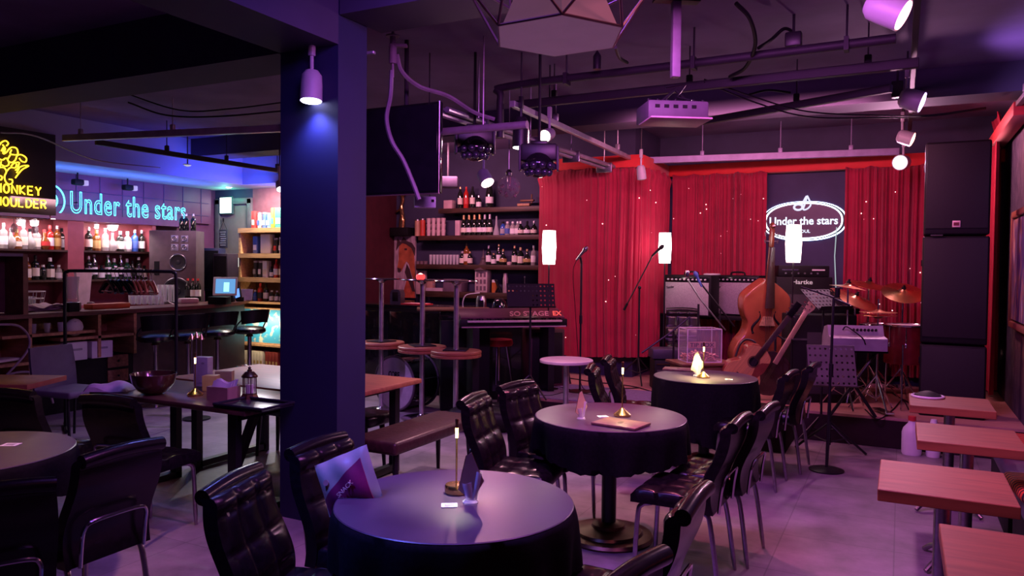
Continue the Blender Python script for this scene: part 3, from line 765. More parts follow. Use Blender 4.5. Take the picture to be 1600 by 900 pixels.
# ---- oval sign
p = at_y(1255, 345, YB-.06); W_, H_ = .94, .46
t = thing('oval_sign', 'oval sign with white light border reading Under the stars on the back wall', 'sign', (p.x, p.y+.03, p.z))
def ov(a, sx=1, n=2.3):
    c, s = math.cos(a), math.sin(a)
    return (sx*W_/2*abs(c)**(2/n)*(1 if c > 0 else -1), sx*H_/2*abs(s)**(2/n)*(1 if s > 0 else -1)*(1.0))
pl = [ov(2*PI*k/64) for k in range(64)]
RX = Matrix.Rotation(PI/2, 4, 'X')
MB().prism(pl, -.02, .03, RX).build('board', M('sign_board', (.035,.015,.03), .4), t)
MB().tube([(x, -.035, z) for x, z in [ov(2*PI*k/96, .95) for k in range(96)]], .009, 6, closed=True).build('light_border', E('sign_led', (.80,.88,1), 5), t)
MB().tube([(x, -.033, z) for x, z in [ov(2*PI*k/96, 1.0) for k in range(96)]], .008, 6, closed=True).build('rim', blackm, t)
MB().tube([(x, .028, z) for x, z in [ov(2*PI*k/96, 1.04) for k in range(96)]], .008, 6, closed=True).build('back_glow', E('sign_back_led', (.55,.70,1), 9), t)
sgt = E('sign_letters', (.75,.85,1), 1.4)
text('lettering', 'Under the stars', sgt, .80, t, (0,-.035,.0), h=.10, ext=.004, bold=.02)
text('place_name', 'SEOUL', sgt, .17, t, (.0,-.035,-.13), h=.04, ext=.004, bold=.01)
mb = MB(); mb.tube([(-.06+.05*math.cos(a*PI/8), -.04, .17+.035*math.sin(a*PI/8)) for a in range(16)], .013, 8, closed=True)
mb.tube(smoothpath([(-.02,-.04,.15),(0,-.04,.24),(.04,-.04,.31),(.02,-.04,.22),(.0,-.04,.14),(.05,-.04,.15),(.085,-.04,.20),(.06,-.04,.27),(.04,-.04,.31)],5), .010, 8)
mb.build('emblem', E('sign_emblem', (.62,.62,.82), 1.4), t)
for sx in (-1, 1): MB().tube([(sx*.30,.03,.1),(sx*.30,-.0,.1)], .01, 8).build('standoff', steel, t)
p2 = at_y(1309, 400, YB-.1); tag(MB().tube([(p2.x-.02,p2.y,p2.z+.35),(p2.x-.035,p2.y,p2.z),(p2.x-.01,p2.y,p2.z-.45)], .006, 8).build('light_strip', E('strip_glow', (.75,.95,1), .5)), 'thin white light strip hanging down at the edge of the right curtain', 'light strip')

# ---- silver guitar amplifiers on a riser
def guitar_amp(loc, rz, label, W=.62, H=.50):
    t = thing('guitar_amplifier', label, 'amplifier', loc, rz, 'silver grille guitar amplifiers')
    MB().box((0,0,H/2),(W,.26,H),bev=.012).build('cabinet', black, t)
    MB().box((0,-.131,H*.43),(W-.06,.012,H*.78),bev=.003).build('grille_cloth', grille, t)
    MB().box((0,-.13,H-.055),(W-.05,.015,.055),bev=.002).build('control_panel', blackg, t)
    for k in range(10): MB().cyl((-W/2+.07+k*(W-.14)/9,-.137,H-.055),(-W/2+.07+k*(W-.14)/9,-.16,H-.055),.011,.008,10).build('knob', whitem, t)
    text('logo', 'Fender', chrome, .10, t, (-W/2+.10,-.139,H*.70), rot=(PI/2,-.15,0), h=.035)
    MB().tube(smoothpath([(-.09,0,H),(-.07,0,H+.035),(.07,0,H+.035),(.09,0,H)],4), .011, 8).build('handle', black, t)
    return t
a = at(1076, 466, 9.25); b = at(1146, 466, 9.55)
rz = head(-.18, -1)
zb = at(1076, 494, 9.25).z
guitar_amp((a.x, a.y+.12, zb), rz, 'silver grille guitar amplifier, left one of the pair behind the microphones')
guitar_amp((b.x+.05, b.y+.0, zb), rz, 'silver grille guitar amplifier, right one partly behind the double bass')
c = (a+b)/2
t = thing('equipment_rack', 'black rack the two silver amplifiers stand on', 'rack', (c.x, c.y+.08, STG), rz)
MB().box((0,0,(zb-STG)-.02),(1.35,.34,.04),bev=.006).build('rack_top', black, t)
for sx in (-1,1): MB().box((sx*.62,0,(zb-STG)/2-.02),(.06,.32,zb-STG-.04)).build('side_panel', black, t)
p = at(1108, 436, 9.3); tag(MB().lathe([(.001,0),(.10,0),(.105,.012),(.09,.02),(.001,.02)], seg=28).build('drum_pad', whitem, None, (p.x, p.y+.15, zb+.50)), 'flat pale round pad lying on the left silver amplifier', 'pad')
# Laney bass amp and keyboard case left
p = at_z(1050, 600, STG); p = at(1048, 560, 8.6)
t = thing('bass_amplifier', 'low black amplifier with white lettering under the stage chair, left of tip box', 'amplifier', (p.x, p.y, STG), TOCAM)
MB().box((0,0,.17),(.42,.30,.34),bev=.012).build('cabinet', black, t)
MB().box((0,-.152,.13),(.36,.01,.20),bev=.003).build('grille_cloth', M('dark_grille', (.03,.02,.03), .7), t)
MB().box((0,-.155,.345-.05),(.38,.012,.012)).build('trim_strip', chrome, t)
text('logo', 'Laney', whitem, .15, t, (.04,-.16,.20), h=.045)
t = thing('effects_case', 'flat black case on top of the low black amplifier', 'case', (p.x, p.y, STG+.345), TOCAM)
MB().box((0,0,.06),(.46,.30,.11),bev=.012).build('case_body', M('case_navy', (.035,.03,.06), .45), t)
MB().box((.18,-.152,.06),(.03,.008,.05),bev=.002).build('latch', steel, t)

# ---- tip box on small wooden cabinet
p = at(1092, 590, 7.55); p.z = 0
zt = at(1085, 566, 7.55).z
p = Vector((p.x, p.y, 0))
t = thing('small_cabinet', 'small brown wooden cabinet carrying the clear tip box', 'cabinet', (p.x, p.y+.1, STG), TOCAM+.2)
hh = zt-STG
MB().box((0,0,hh/2-.01),(.52,.36,hh-.02),bev=.004).build('carcass', midwood, t)
MB().box((0,0,hh-.012),(.60,.42,.024),bev=.004).build('top_board', midwood, t)
MB().box((.0,-.183,hh*.45),(.40,.01,hh*.6),bev=.002).build('door', M('door_wood', (.24,.13,.06), .5, noise=.2), t)
t = thing('tip_box', 'clear acrylic box lettered TIP BOX holding coins and notes', 'box', (p.x-.02, p.y+.1, zt), TOCAM+.12)
mb = MB(); S_, D_, T_ = .35, .26, .33
mb.box((0,-D_/2,T_/2),(S_,.006,T_)); mb.box((0,D_/2,T_/2),(S_,.006,T_)); mb.box((-S_/2,0,T_/2),(.006,D_,T_)); mb.box((S_/2,0,T_/2),(.006,D_,T_)); mb.box((0,0,T_),(S_,D_,.006))
mb.build('acrylic_shell', acryl, t)
mb = MB()
for sx in (-1,1):
    for sy in (-1,1): mb.box((sx*S_/2, sy*D_/2, T_/2),(.007,.007,T_))
for z in (.004,T_):
    for sy in (-1,1): mb.box((0,sy*D_/2,z),(S_,.007,.007))
    for sx in (-1,1): mb.box((sx*S_/2,0,z),(.007,D_,.007))
mb.build('shell_edge', M('acrylic_edge', (.75,.68,.72), .3), t)
MB().box((-.02,-D_/2+.02,.175),(.28,.008,.06)).build('name_card', M('card_ochre', (.55,.33,.20), .6), t)
text('lettering', 'TIP BOX', lab_black, .25, t, (-.02,-D_/2+.013,.175), h=.04, bold=.01)
mb = MB()
for k in range(160):
    x, y = R.uniform(-.16,.16), R.uniform(-.115,.115); z = R.uniform(.01,.10)*(1-.3*abs(x)/.16)
    mb.box((x,y,z),(R.uniform(.018,.04),R.uniform(.015,.03),.004), mat=Euler((R.uniform(-.6,.6),R.uniform(-.6,.6),R.uniform(0,3))).to_matrix().to_4x4())
o = mb.build('coins_and_notes', M('coins', (.55,.25,.22), .4, noise=.8, scale=60), t); o['kind'] = 'stuff'

# ---- double bass
def outline(pts, t):
    n = len(pts)
    for i in range(n-1):
        (t0, w0), (t1, w1) = pts[i], pts[i+1]
        if t <= t1 or i == n-2:
            q = (t-t0)/(t1-t0)
            def sl(k):
                if k <= 0 or k >= n-1: j = max(0, min(n-2, k-(k >= n-1))); return (pts[j+1][1]-pts[j][1])/(pts[j+1][0]-pts[j][0])
                return (pts[k+1][1]-pts[k-1][1])/(pts[k+1][0]-pts[k-1][0])
            m0, m1, d = sl(i), sl(i+1), t1-t0
            return w0*(2*q**3-3*q*q+1) + m0*d*(q**3-2*q*q+q) + w1*(-2*q**3+3*q*q) + m1*d*(q**3-q*q)
def body_mesh(H, pts, depth, dome, nv=48, nu=20, edge=.012):
    def f(u, v, s):
        # rows bunch up near both ends so the ends are round
        vv = .5-.5*math.cos(PI*v); w_ = max(outline(pts, vv), .002); x = (2*u-1)
        xx = math.sin(x*PI/2)*w_
        k = max(0, 1-x*x); ed = min(1, vv*8, (1-vv)*8)
        return Vector((xx, s*(depth/2 - edge*(1-min(1, k*6)) + dome*(k**.8)*ed**.5), vv*H))
    return MB().slab(lambda u,v: f(u,v,-1), lambda u,v: f(u,v,1), nu, nv)
p = at(1185, 597, 8.55); p.z = STG
t = thing('double_bass', 'orange brown double bass standing on the stage before the right amplifier', 'double bass', p, (.10, .005, TOCAM+.05))
bp_ = [(0,.08),(.05,.24),(.14,.325),(.26,.345),(.38,.30),(.46,.232),(.52,.205),(.585,.205),(.64,.235),(.74,.262),(.84,.245),(.92,.155),(1,.035)]
Z0 = .14
body = body_mesh(1.12, bp_, .19, .028, 80, 24).build('body', varnish, t, (0,0,Z0), ang=60)
for s in (-1,1):
    pts = [(s*(.118+.024*math.sin(q*2*PI)*1.0-.03*(q-.5)*2), -.112, Z0+.54+.23*q) for q in [i/12 for i in range(13)]]
    mb = MB(); mb.tube(pts, [.010+.006*math.sin(i/12*PI) for i in range(13)], 8); mb.ball(pts[0], .016, seg=8); mb.ball(pts[-1], .014, seg=8)
    mb.build('sound_hole', black, body, (0,0,-Z0))
MB().tube([(0,0,0),(0,0,Z0+.02)], .006, 8).build('endpin', steel, t)
MB().slab(lambda u,v: Vector(((u-.5)*(.17-.07*v),-.15-.05*math.sin(PI*v)*0,Z0+.62+.10*v)), lambda u,v: Vector(((u-.5)*(.17-.07*v),-.125,Z0+.62+.10*v)), 6, 4).build('bridge', palewood, t)
MB().tube([(0,-.14,Z0+.08),(0,-.165,Z0+.46)], [.022,.035], 8, flat=.5).build('tailpiece', rosew, t)
MB().slab(lambda u,v: Vector(((u-.5)*(.105-.055*v), -.185+.035*v-.012*(1-(2*u-1)**2), Z0+.82+.66*v)), lambda u,v: Vector(((u-.5)*(.10-.055*v), -.165+.035*v, Z0+.82+.66*v)), 6, 10).build('fingerboard', rosew, t)
MB().tube([(0,-.10,Z0+1.08),(0,-.115,Z0+1.48)], [.035,.026], 12).build('neck', varnishd, t)
mb = MB(); mb.box((0,-.105,Z0+1.58),(.05,.06,.20),bev=.012)
sp = [(0, -.105-.035*math.cos(a)*(1-a/9)+.0, Z0+1.70+.035*math.sin(a)*(1-a/9)) for a in [i*.4 for i in range(16)]]
mb.tube(sp, .022, 8); mb.build('scroll', varnishd, t)
for s in (-1,1):
    for z in (1.54,1.62): MB().tube([(0,-.105,Z0+z),(s*.07,-.105,Z0+z+.005)], .006, 6).tube([(s*.065,-.105,Z0+z-.018),(s*.075,-.105,Z0+z+.022)], .012, 8, flat=.4).build('tuning_peg', steel, t)
for k in range(4): 
    x = -.03+.02*k
    MB().tube([(x*.7,-.168,Z0+.46),(x,-.160,Z0+.725),(x*.45,-.17,Z0+1.48)], .0022, 5).build('string', steel, t)
p2 = p + RT*.10 + FW*.0
gstr = M('guitar_string', (.20,.17,.15), .4, .8)
# ---- acoustic guitar leaning on a stand
def frets(mb, n, z0, z1, w, y):
    for k in range(n):
        z = z0+(z1-z0)*(1-2**(-k/12))/(1-2**(-n/12)); mb.box((0,y,z),(w,.003,.003))
gp = at(1143, 604, 7.5)
t = thing('acoustic_guitar', 'yellow topped acoustic guitar leaning right on a stand before the double bass', 'guitar', gp, (.16, .60, TOCAM+.12))
gpts = [(0,.06),(.06,.15),(.22,.198),(.40,.185),(.56,.122),(.66,.118),(.80,.142),(.92,.12),(1,.04)]
gb = body_mesh(.49, gpts, .10, .0, 60, 20, .002).build('body', mahog, t, ang=40)
body_mesh(.478, [(a_, b_*.975) for a_, b_ in gpts], .004, .0, 60, 20, .0).build('soundboard', spruce, t, (0,-.052,.006), ang=40)
MB().lathe([(.001,0),(.05,0),(.05,.003),(.001,.003)], seg=28, mat=Matrix.Rotation(PI/2,4,'X')).build('sound_hole', black, t, (0,-.0545,.325))
MB().tube([(.058*math.cos(a*PI/14),-.056,.325+.058*math.sin(a*PI/14)) for a in range(28)], .003, 5, closed=True).build('rosette', rosew, t)
MB().prism([(.045,.30),(.075,.36),(.14,.40),(.15,.30),(.12,.20),(.07,.20)], .0, .003, Matrix.Translation((0,-.0545,0)) @ RX).build('pickguard', mahog, t)
MB().box((0,-.06,.14),(.15,.012,.03),bev=.004).build('bridge', rosew, t)
MB().box((0,-.062,.62),(.052,.022,.52),bev=.006).build('neck', rosew, t)
MB().box((0,-.052,.955),(.068,.016,.17),bev=.006).build('headstock', black, t)
for s in (-1,1):
    for k in range(3): MB().tube([(s*.03,-.05,.90+.045*k),(s*.055,-.05,.90+.045*k)], .006, 8).build('tuning_peg', chrome, t)
for k in range(6): MB().tube([((k-2.5)*.009,-.068,.14),((k-2.5)*.0075,-.078,0.87)], .0006, 4).build('string', gstr, t)
q = gp + RT*.16 + FW*.12
t = thing('guitar_stand', 'black stand holding the acoustic guitar, its cradle behind the neck', 'stand', (q.x, q.y, STG), TOCAM)
mb = MB(); tripod(mb, .22, .08, .22); mb.cyl((0,0,.1),(0,.0,.62),.012,seg=10); mb.tube(smoothpath([(-.12,-.1,.50),(-.06,-.05,.62),(.02,-.02,.66),(.10,-.06,.60),(.10,-.06,.30)],4), .011, 8)
mb.build('frame', blackm, t)
# ---- electric bass with pale headstock behind it
gp2 = at(1183, 612, 7.9)
t = thing('bass_guitar', 'electric bass with pale maple neck and headstock leaning behind the acoustic guitar', 'guitar', gp2, (.14, .47, TOCAM-.1))
body_mesh(.46, [(0,.06),(.08,.14),(.25,.17),(.45,.135),(.62,.12),(.78,.16),(.90,.14),(1,.06)], .042, 0, 44, 16, .004).build('body', M('bass_body', (.03,.012,.012), .2, coat=.5), t, ang=40)
MB().box((0,-.026,.66),(.05,.02,.62),bev=.006).build('neck', mapleh, t)
MB().prism([(-.03,0),(.03,0),(.055,.06),(.05,.19),(.02,.23),(-.02,.20),(-.03,.10)], -.008, .008, Matrix.Translation((0,-.026,.96)) @ RX @ Matrix.Identity(4)).build('headstock', mapleh, t)
for k in range(4): MB().tube([(-.02,-.03,.99+.045*k),(-.065,-.03,1.0+.045*k)], .009, 8).ball((.015-.004*k,-.04,1.0+.045*k),.008,seg=8).build('tuning_peg', chrome, t)
for k in range(4): MB().tube([((k-1.5)*.011,-.04,.12),((k-1.5)*.009,-.04,1.0)], .0009, 4).build('string', gstr, t)
q = gp2 + RT*.22 + FW*.12
t = thing('guitar_stand', 'black stand carrying the electric bass', 'stand', (q.x, q.y, STG), TOCAM)
mb = MB(); tripod(mb, .22, .08, .22); mb.cyl((0,0,.1),(0,0,.68),.012,seg=10); mb.tube([(-.08,-.1,.62),(0,0,.68),(.08,-.08,.62)], .012, 8)
mb.build('frame', blackm, t)

# ---- bass stack with Hartke lettering
p = at(1250, 520, 9.02)
t = thing('bass_amplifier', 'tall black bass speaker cabinet under the oval sign', 'amplifier', (p.x, p.y, STG), TOCAM-.2)
ztop = at(1250, 432, 9.2).z-STG
MB().box((0,0,ztop/2),(.62,.42,ztop),bev=.015).build('cabinet', black, t)
MB().box((0,-.212,ztop*.45),(.54,.01,ztop*.78),bev=.003).build('grille', M('dark_grille2', (.025,.02,.025), .7), t)
text('logo', 'Hartke', E('logo_pink', (.75,.45,.55), .8), .22, t, (-.02,-.218,ztop-.06), h=.05, bold=.01)
t = thing('amplifier_head', 'slim black amplifier head on the bass speaker cabinet', 'amplifier', (p.x, p.y, STG+ztop), TOCAM-.2)
MB().box((0,0,.065),(.56,.34,.13),bev=.01).build('case', black, t)
MB().box((-.15,-.173,.08),(.18,.006,.012)).build('trim_strip', chrome, t)
MB().box((.16,-.173,.08),(.14,.006,.016)).build('display', whitem, t)
for k in range(6): MB().cyl((-.2+.07*k,-.17,.04),(-.2+.07*k,-.19,.04),.010,seg=10).build('knob', steel, t)
# big black flight cases / keyboard in front of the drums
p = at(1250, 560, 7.75)
t = thing('monitor_speaker', 'black wedge speaker behind the grey music stand', 'speaker', (p.x+.05, p.y+.25, STG), TOCAM-.05)
zz = at(1260, 492, 7.75).z - STG
MB().box((.10,0,zz/2),(.66,.34,zz),bev=.015).build('cabinet', black, t)
MB().box((-.18,-.172,zz*.72),(.22,.01,.02)).build('trim_strip', steel, t)
MB().box((.18,-.173,zz*.45),(.5,.01,zz*.7),bev=.003).build('grille', M('dark_grille3', (.02,.016,.02), .7), t)
# silver mixer
p = at(1330, 528, 6.9)
t = thing('mixing_desk', 'silver mixer with sloping face standing above the grey music stand', 'mixer', (p.x+.02, p.y+.1, p.z-.11), TOCAM-.15)
MB().prism([(-.16,0),(.17,0),(.17,.10),(.10,.20),(-.02,.22),(-.06,.13),(-.16,.11)], -.24, .24, Matrix(((0,0,1,0),(1,0,0,0),(0,1,0,0),(0,0,0,1)))).build('case', M('mixer_silver', (.33,.30,.34), .45, .3), t)
for k in range(7): MB().cyl((-.02+.032*k,-.035,.175),(-.02+.032*k,-.055,.185),.011,seg=10).build('knob', black, t)
MB().tube(smoothpath([(-.12,-.07,.18),(-.09,-.10,.21),(.02,-.17,.12),(.05,-.17,.06)],5), .006, 6).build('cable', black, t)
t = thing('mixer_stand', 'black stand carrying the silver mixer', 'stand', (p.x+.02, p.y+.16, STG), TOCAM-.15)
hz = p.z-.11-STG
MB().box((0,0,hz-.012),(.5,.3,.024),bev=.004).build('stand_top', black, t)
for s in (-1,1): MB().tube([(s*.2,0,hz-.02),(-s*.2,0,0.01)], .015, 8).build('leg', blackm, t)

# ---- drum kit: each piece stands by itself
def cymbal(px, py, D, r, tiltx, tilty, label, foot=None, floorz=STG):
    p = at(px, py, D)
    t = thing('cymbal', label, 'cymbal', p, (tiltx, tilty, TOCAM), 'bronze cymbals')
    MB().lathe([(r,-.012*r/.2),(r*.6,.004),(r*.28,.012),(r*.22,.018),(r*.12,.034),(.02,.038),(.001,.038),(.001,.036),(.02,.036),(r*.12,.032),(r*.22,.016),(r*.28,.010),(r*.6,.002),(r*.998,-.014*r/.2)], seg=56).build('bronze_disc', cymb, t)
    MB().lathe([(.001,.03),(.022,.03),(.022,.05),(.012,.055),(.012,.075),(.001,.075)], seg=14).build('wing_nut', black, t)
    s = thing('cymbal_stand', label.replace('bronze', 'stand of the bronze'), 'stand', (p.x, p.y, floorz), 0, 'cymbal stands')
    mb = MB(); tripod(mb, .24, .12, .35, a0=R.uniform(0,2), rad=.009); mb.build('tripod_base', chrome, s)
    MB().cyl((0,0,.12),(0,0,p.z-floorz+.02),.009,seg=10).cyl((0,0,.55),(0,0,.60),.018,seg=10).build('pole', chrome, s)
cymbal(1411, 456, 7.9, .205, .50, -.10, 'large bronze crash cymbal nearest the tall speakers')
cymbal(1358, 444, 8.3, .23, .20, .12, 'bronze cymbal highest at the back of the drums')
cymbal(1336, 466, 7.9, .26, .35, .30, 'bronze ride cymbal tilted down to the right, left side of drums')
cymbal(1325, 448, 7.5, .17, .04, .14, 'thin bronze cymbal seen edge on, leftmost')
p = at(1372, 493, 7.35)
t = thing('hi_hat', 'pair of hi hat cymbals low at the right of the silver mixer', 'cymbal', (p.x, p.y, STG), TOCAM)
z = p.z-STG
for k, (dz, s) in enumerate(((0,1),(.03,-1))): MB().lathe([(.17,.0),(.10,-.006*s),(.05,-.014*s),(.02,-.03*s),(.001,-.03*s),(.001,-.028*s),(.02,-.028*s),(.05,-.012*s),(.10,-.004*s),(.169,.002)], seg=40).build('hi_hat_cymbal', cymb, t, (0,0,z+dz))
MB().cyl((0,0,.1),(0,0,z+.16),.008,seg=10).build('pole', chrome, t)
mb = MB(); tripod(mb, .24, .12, .35); mb.box((0,-.14,.03),(.08,.28,.015)); mb.build('tripod_base', chrome, t)
def drum(name, px, py, D, r, h, label, rot=(0,0,0), m=redshell, floor_=None, cat='drum'):
    p = at(px, py, D)
    t = thing(name, label, cat, (p.x, p.y, p.z-h), rot, 'drums on the stage')
    MB().lathe([(.001,.004),(r*.97,.004),(r*.97,h-.006),(.001,h-.006)], seg=40).build('shell', m, t)
    MB().lathe([(.001,h-.008),(r*.965,h-.008),(r*.965,h),(.001,h)], seg=40).build('drum_head', drumhead, t)
    MB().tube([(r*math.cos(a*PI/20), r*math.sin(a*PI/20), h) for a in range(40)], .010, 8, closed=True).build('hoop', chrome, t)
    for k in range(8):
        a = k*PI/4
        MB().tube([(r*math.cos(a),r*math.sin(a),h-.01),(r*math.cos(a),r*math.sin(a),h*.45)], .005, 6).box((r*math.cos(a),r*math.sin(a),h*.5),(.02,.02,.04),rz=a,bev=.004).build('lug', chrome, t)
    return t, p
t, p = drum('floor_tom', 1416, 508, 7.55, .205, .38, 'red floor tom with pink lit head, beside the tall speakers')
for k in range(3):
    a = k*2*PI/3+.4; MB().tube([(.21*math.cos(a),.21*math.sin(a),.2),(.22*math.cos(a),.22*math.sin(a),-(p.z-.38-STG)+.0)], .008, 8).build('leg', chrome, t)
t, p = drum('snare_drum', 1372, 507, 8.15, .18, .14, 'snare drum with pale head under the hi hats, right of the silver mixer')
mb = MB(); mb.cyl((0,0,0),(0,0,-(p.z-.14-STG)+.01),.012,seg=10); 
for k in range(3):
    a = k*2*PI/3; mb.tube([(0,0,-.12),(.15*math.cos(a),.15*math.sin(a),.0)], .008, 8); mb.tube([(0,0,-.35),(.22*math.cos(a),.22*math.sin(a),-(p.z-.14-STG)+.01)], .008, 8)
mb.build('snare_stand', chrome, t)
# kick drum of the stage kit
p = at(1338, 575, 8.95)
t = thing('bass_drum', 'dark red bass drum low behind the hi hat on the stage', 'drum', (p.x, p.y, STG+.28), TOCAM)
mt = Matrix.Rotation(PI/2, 4, 'X')
MB().lathe([(.001,-.2),(.26,-.2),(.26,.2),(.001,.2)], seg=40, mat=mt).build('shell', redshell, t)
MB().lathe([(.001,0),(.25,0),(.25,.01),(.001,.01)], seg=40, mat=mt).build('drum_head', blackg, t, (0,-.2,0))
for y in (-.2,.2): MB().tube([(.265*math.cos(a*PI/20), y, .265*math.sin(a*PI/20)) for a in range(40)], .014, 8, closed=True).build('hoop', black, t)
for s in (-1,1): MB().tube([(s*.2,-.1,-.18),(s*.32,-.25,-.27)], .009, 8).build('spur', chrome, t)
# drum pedal hardware glints
p = at_z(1290+60, 606, STG)
t = thing('drum_pedal', 'chrome drum pedal on the stage below the silver mixer', 'pedal', (p.x, p.y-.1, STG), TOCAM+.3)
MB().box((0,0,.03),(.10,.28,.015),mat=Matrix.Rotation(.15,4,'X')).build('footboard', chrome, t)
MB().tube([(-.06,.12,0),(-.06,.12,.22),(.06,.12,.22),(.06,.12,0)], .008, 8).tube([(0,.12,.22),(0,.17,.36)], .005, 6).ball((0,.17,.37),.03,seg=10).build('beater_frame', chrome, t)
# drum stool
p = at(1300, 478, 8.3)
t = thing('electronic_pad', 'small drum machine with chrome pads behind the tall microphone stand', 'drum machine', (p.x, p.y, p.z-.08), TOCAM)
MB().box((0,0,.03),(.5,.25,.06),bev=.01).build('case', black, t)
for k in range(6): MB().ball((-.2+.08*k,-.02,.075),.026,seg=10).build('chrome_pad', chrome, t)
t = thing('folding_stand', 'black stand under the drum machine', 'stand', (p.x, p.y, STG), TOCAM)
hz = p.z-.085-STG
for s in (-1,1): MB().tube([(s*.18,0,hz),(-s*.18,0,0.01)], .014, 8).build('leg', blackm, t)
MB().box((0,0,hz-.006),(.44,.2,.012)).build('stand_top', black, t)

# ---- tall loudspeakers right
p = at(1495, 560, 7.05)
rz = headc(-.47, -.88)
def pa(z0, z1, W, label, badge):
    t = thing('loudspeaker', label, 'speaker', (p.x-.03, p.y+.2, z0), rz, 'tall stacked loudspeakers')
    h = z1-z0
    MB().box((0,0,h/2),(W,.44,h),bev=.02,seg=3).build('cabinet', black, t)
    MB().box((0,-.223,h/2+.02),(W-.03,.012,h-.08),bev=.005).build('grille', M('speaker_grille', (.009,.007,.010), .75, noise=.3, scale=200), t)
    if badge:
        MB().box((.0,-.232,.10),(.065,.006,.06),bev=.004).build('badge', M('badge_pale', (.72,.52,.48), .5), t)
        MB().box((.0,-.236,.10),(.045,.004,.03)).build('badge_mark', maroon, t)
    for s in (-1,1): MB().box((s*(W/2+.003),0,h*.75),(.01,.14,.06),bev=.004).build('handle', black, t)
def zt(y): return at(1495, y, 7.05).z
pa(zt(367), zt(220), .53, 'upper black loudspeaker with pale badge, top of the tall stack', True)
pa(zt(538), zt(369), .54, 'middle black loudspeaker of the tall stack, no badge', False)
pa(STG, zt(540), .54, 'lowest black loudspeaker of the tall stack, on the stage', False)
tag(MB().tube([(0,0,0),(.08,0,0),(.10,0,.0)], .008, 6).build('cable_clip', chrome, None, (p.x-.24, p.y-.03, zt(367))), 'small shiny clip at the joint of the two upper loudspeakers', 'clip')

# ---- the bass drum stored on the floor left, behind the stacked tables
p = at(636, 600, 8.75); r = .31
t = thing('bass_drum', 'bass drum with pale head lettered CORE behind the stacked tables', 'drum', (p.x, p.y, r), TOCAM+math.radians(-36))
MB().lathe([(.001,-.2),(r-.012,-.2),(r-.012,.2),(.001,.2)], seg=48, mat=mt).build('shell', blackg, t)
MB().lathe([(.001,0),(r-.02,0),(r-.02,.01),(.001,.01)], seg=48, mat=mt).build('drum_head', M('pale_drum_head', (.42,.36,.42), .35, noise=.1), t, (0,-.20,0))
for y in (-.205,.205): MB().tube([((r-.006)*math.cos(a*PI/24), y, (r-.006)*math.sin(a*PI/24)) for a in range(48)], .014, 8, closed=True).build('hoop', M('hoop_grey', (.10,.07,.10), .3), t)
for k in range(8):
    a = k*PI/4+.2; MB().tube([(r*math.cos(a),-.19,r*math.sin(a)),(r*math.cos(a),.19,r*math.sin(a))], .005, 6).box((r*math.cos(a),-.1,r*math.sin(a)),(.03,.06,.03),bev=.006).build('lug', chrome, t)
text('lettering', 'CORE', black, .17, t, (0,-.213,.10), h=.07, bold=.015)

# ================================================================== bottles and shelf goods
BK = {}
def bottle_proto(kind, glass_m, label_m, cap_m):
    """returns list of (part name, mesh) cached"""
    key = (kind, glass_m.name, label_m.name if label_m else '', cap_m.name if cap_m else '')
    if key in BK: return BK[key]
    parts = []
    if kind == 'wine': prof = [(.001,0),(.036,0),(.038,.006),(.038,.19),(.034,.215),(.016,.25),(.014,.30),(.001,.30)]; lb = (.0385,.06,.15); cp = (.0155,.255,.305)
    elif kind == 'champ': prof = [(.001,0),(.042,0),(.044,.008),(.044,.15),(.038,.19),(.020,.25),(.015,.29),(.001,.30)]; lb = (.0448,.05,.12); cp = (.0225,.215,.315)
    elif kind == 'whisky': prof = [(.001,0),(.040,0),(.042,.006),(.042,.175),(.036,.20),(.016,.22),(.015,.26),(.001,.265)]; lb = (.0428,.045,.14); cp = (.018,.245,.285)
    elif kind == 'squat': prof = [(.001,0),(.05,0),(.054,.01),(.056,.09),(.045,.13),(.018,.16),(.016,.20),(.001,.205)]; lb = (.057,.03,.085); cp = (.020,.185,.225)
    elif kind == 'round': prof = [(.001,0),(.03,0),(.052,.03),(.058,.07),(.05,.11),(.02,.15),(.015,.21),(.001,.212)]; lb = (.0585,.045,.095); cp = (.018,.20,.235)
    elif kind == 'square': prof = [(.001,0),(.045,0),(.048,.006),(.048,.16),(.040,.18),(.018,.20),(.017,.225),(.001,.23)]; lb = (.049,.03,.13); cp = (.021,.215,.26)
    elif kind == 'jar': prof = [(.001,0),(.035,0),(.038,.006),(.038,.10),(.03,.125),(.016,.14),(.016,.16),(.001,.162)]; lb = (.0388,.02,.085); cp = (.019,.15,.175)
    seg = 8 if kind == 'square' else 18
    def mk(nm, prof_, m):
        o = MB().lathe(prof_, seg=seg).build(nm, m); me = o.data; bpy.data.objects.remove(o); return (nm, me)
    parts.append(mk('bottle_glass', prof, glass_m))
    if label_m: parts.append(mk('label', [(lb[0]-.002,lb[1]),(lb[0]+.0006,lb[1]),(lb[0]+.0006,lb[2]),(lb[0]-.002,lb[2])], label_m))
    if cap_m: parts.append(mk('cap', [(.001,cp[1]),(cp[0],cp[1]),(cp[0]*.92,cp[2]),(.001,cp[2])], cap_m))
    BK[key] = parts; return parts
GN = {'dark':bot_dark,'amber':bot_amber,'clear':bot_clear,'green':bot_green,'red':bot_red,'blue':bot_blue}
LN = {'cream':lab_cream,'white':lab_white,'gold':lab_gold,'black':lab_black,'red':lab_red,'blue':lab_blue,'grey':lab_grey,None:None}
CN = {'gold':capg,'silver':caps,'black':black,'red':lab_red,'white':white}
def bottle(loc, kind, g, l, c, label, group, s=1.0, name='bottle'):
    t = thing(name, label, 'bottle', loc, R.uniform(0,6), group); t.scale = (s,s,s)
    for nm, me in bottle_proto(kind, GN[g], LN[l], CN[c]):
        o = bpy.data.objects.new(nm, me); COL.objects.link(o); o.parent = t
    return t
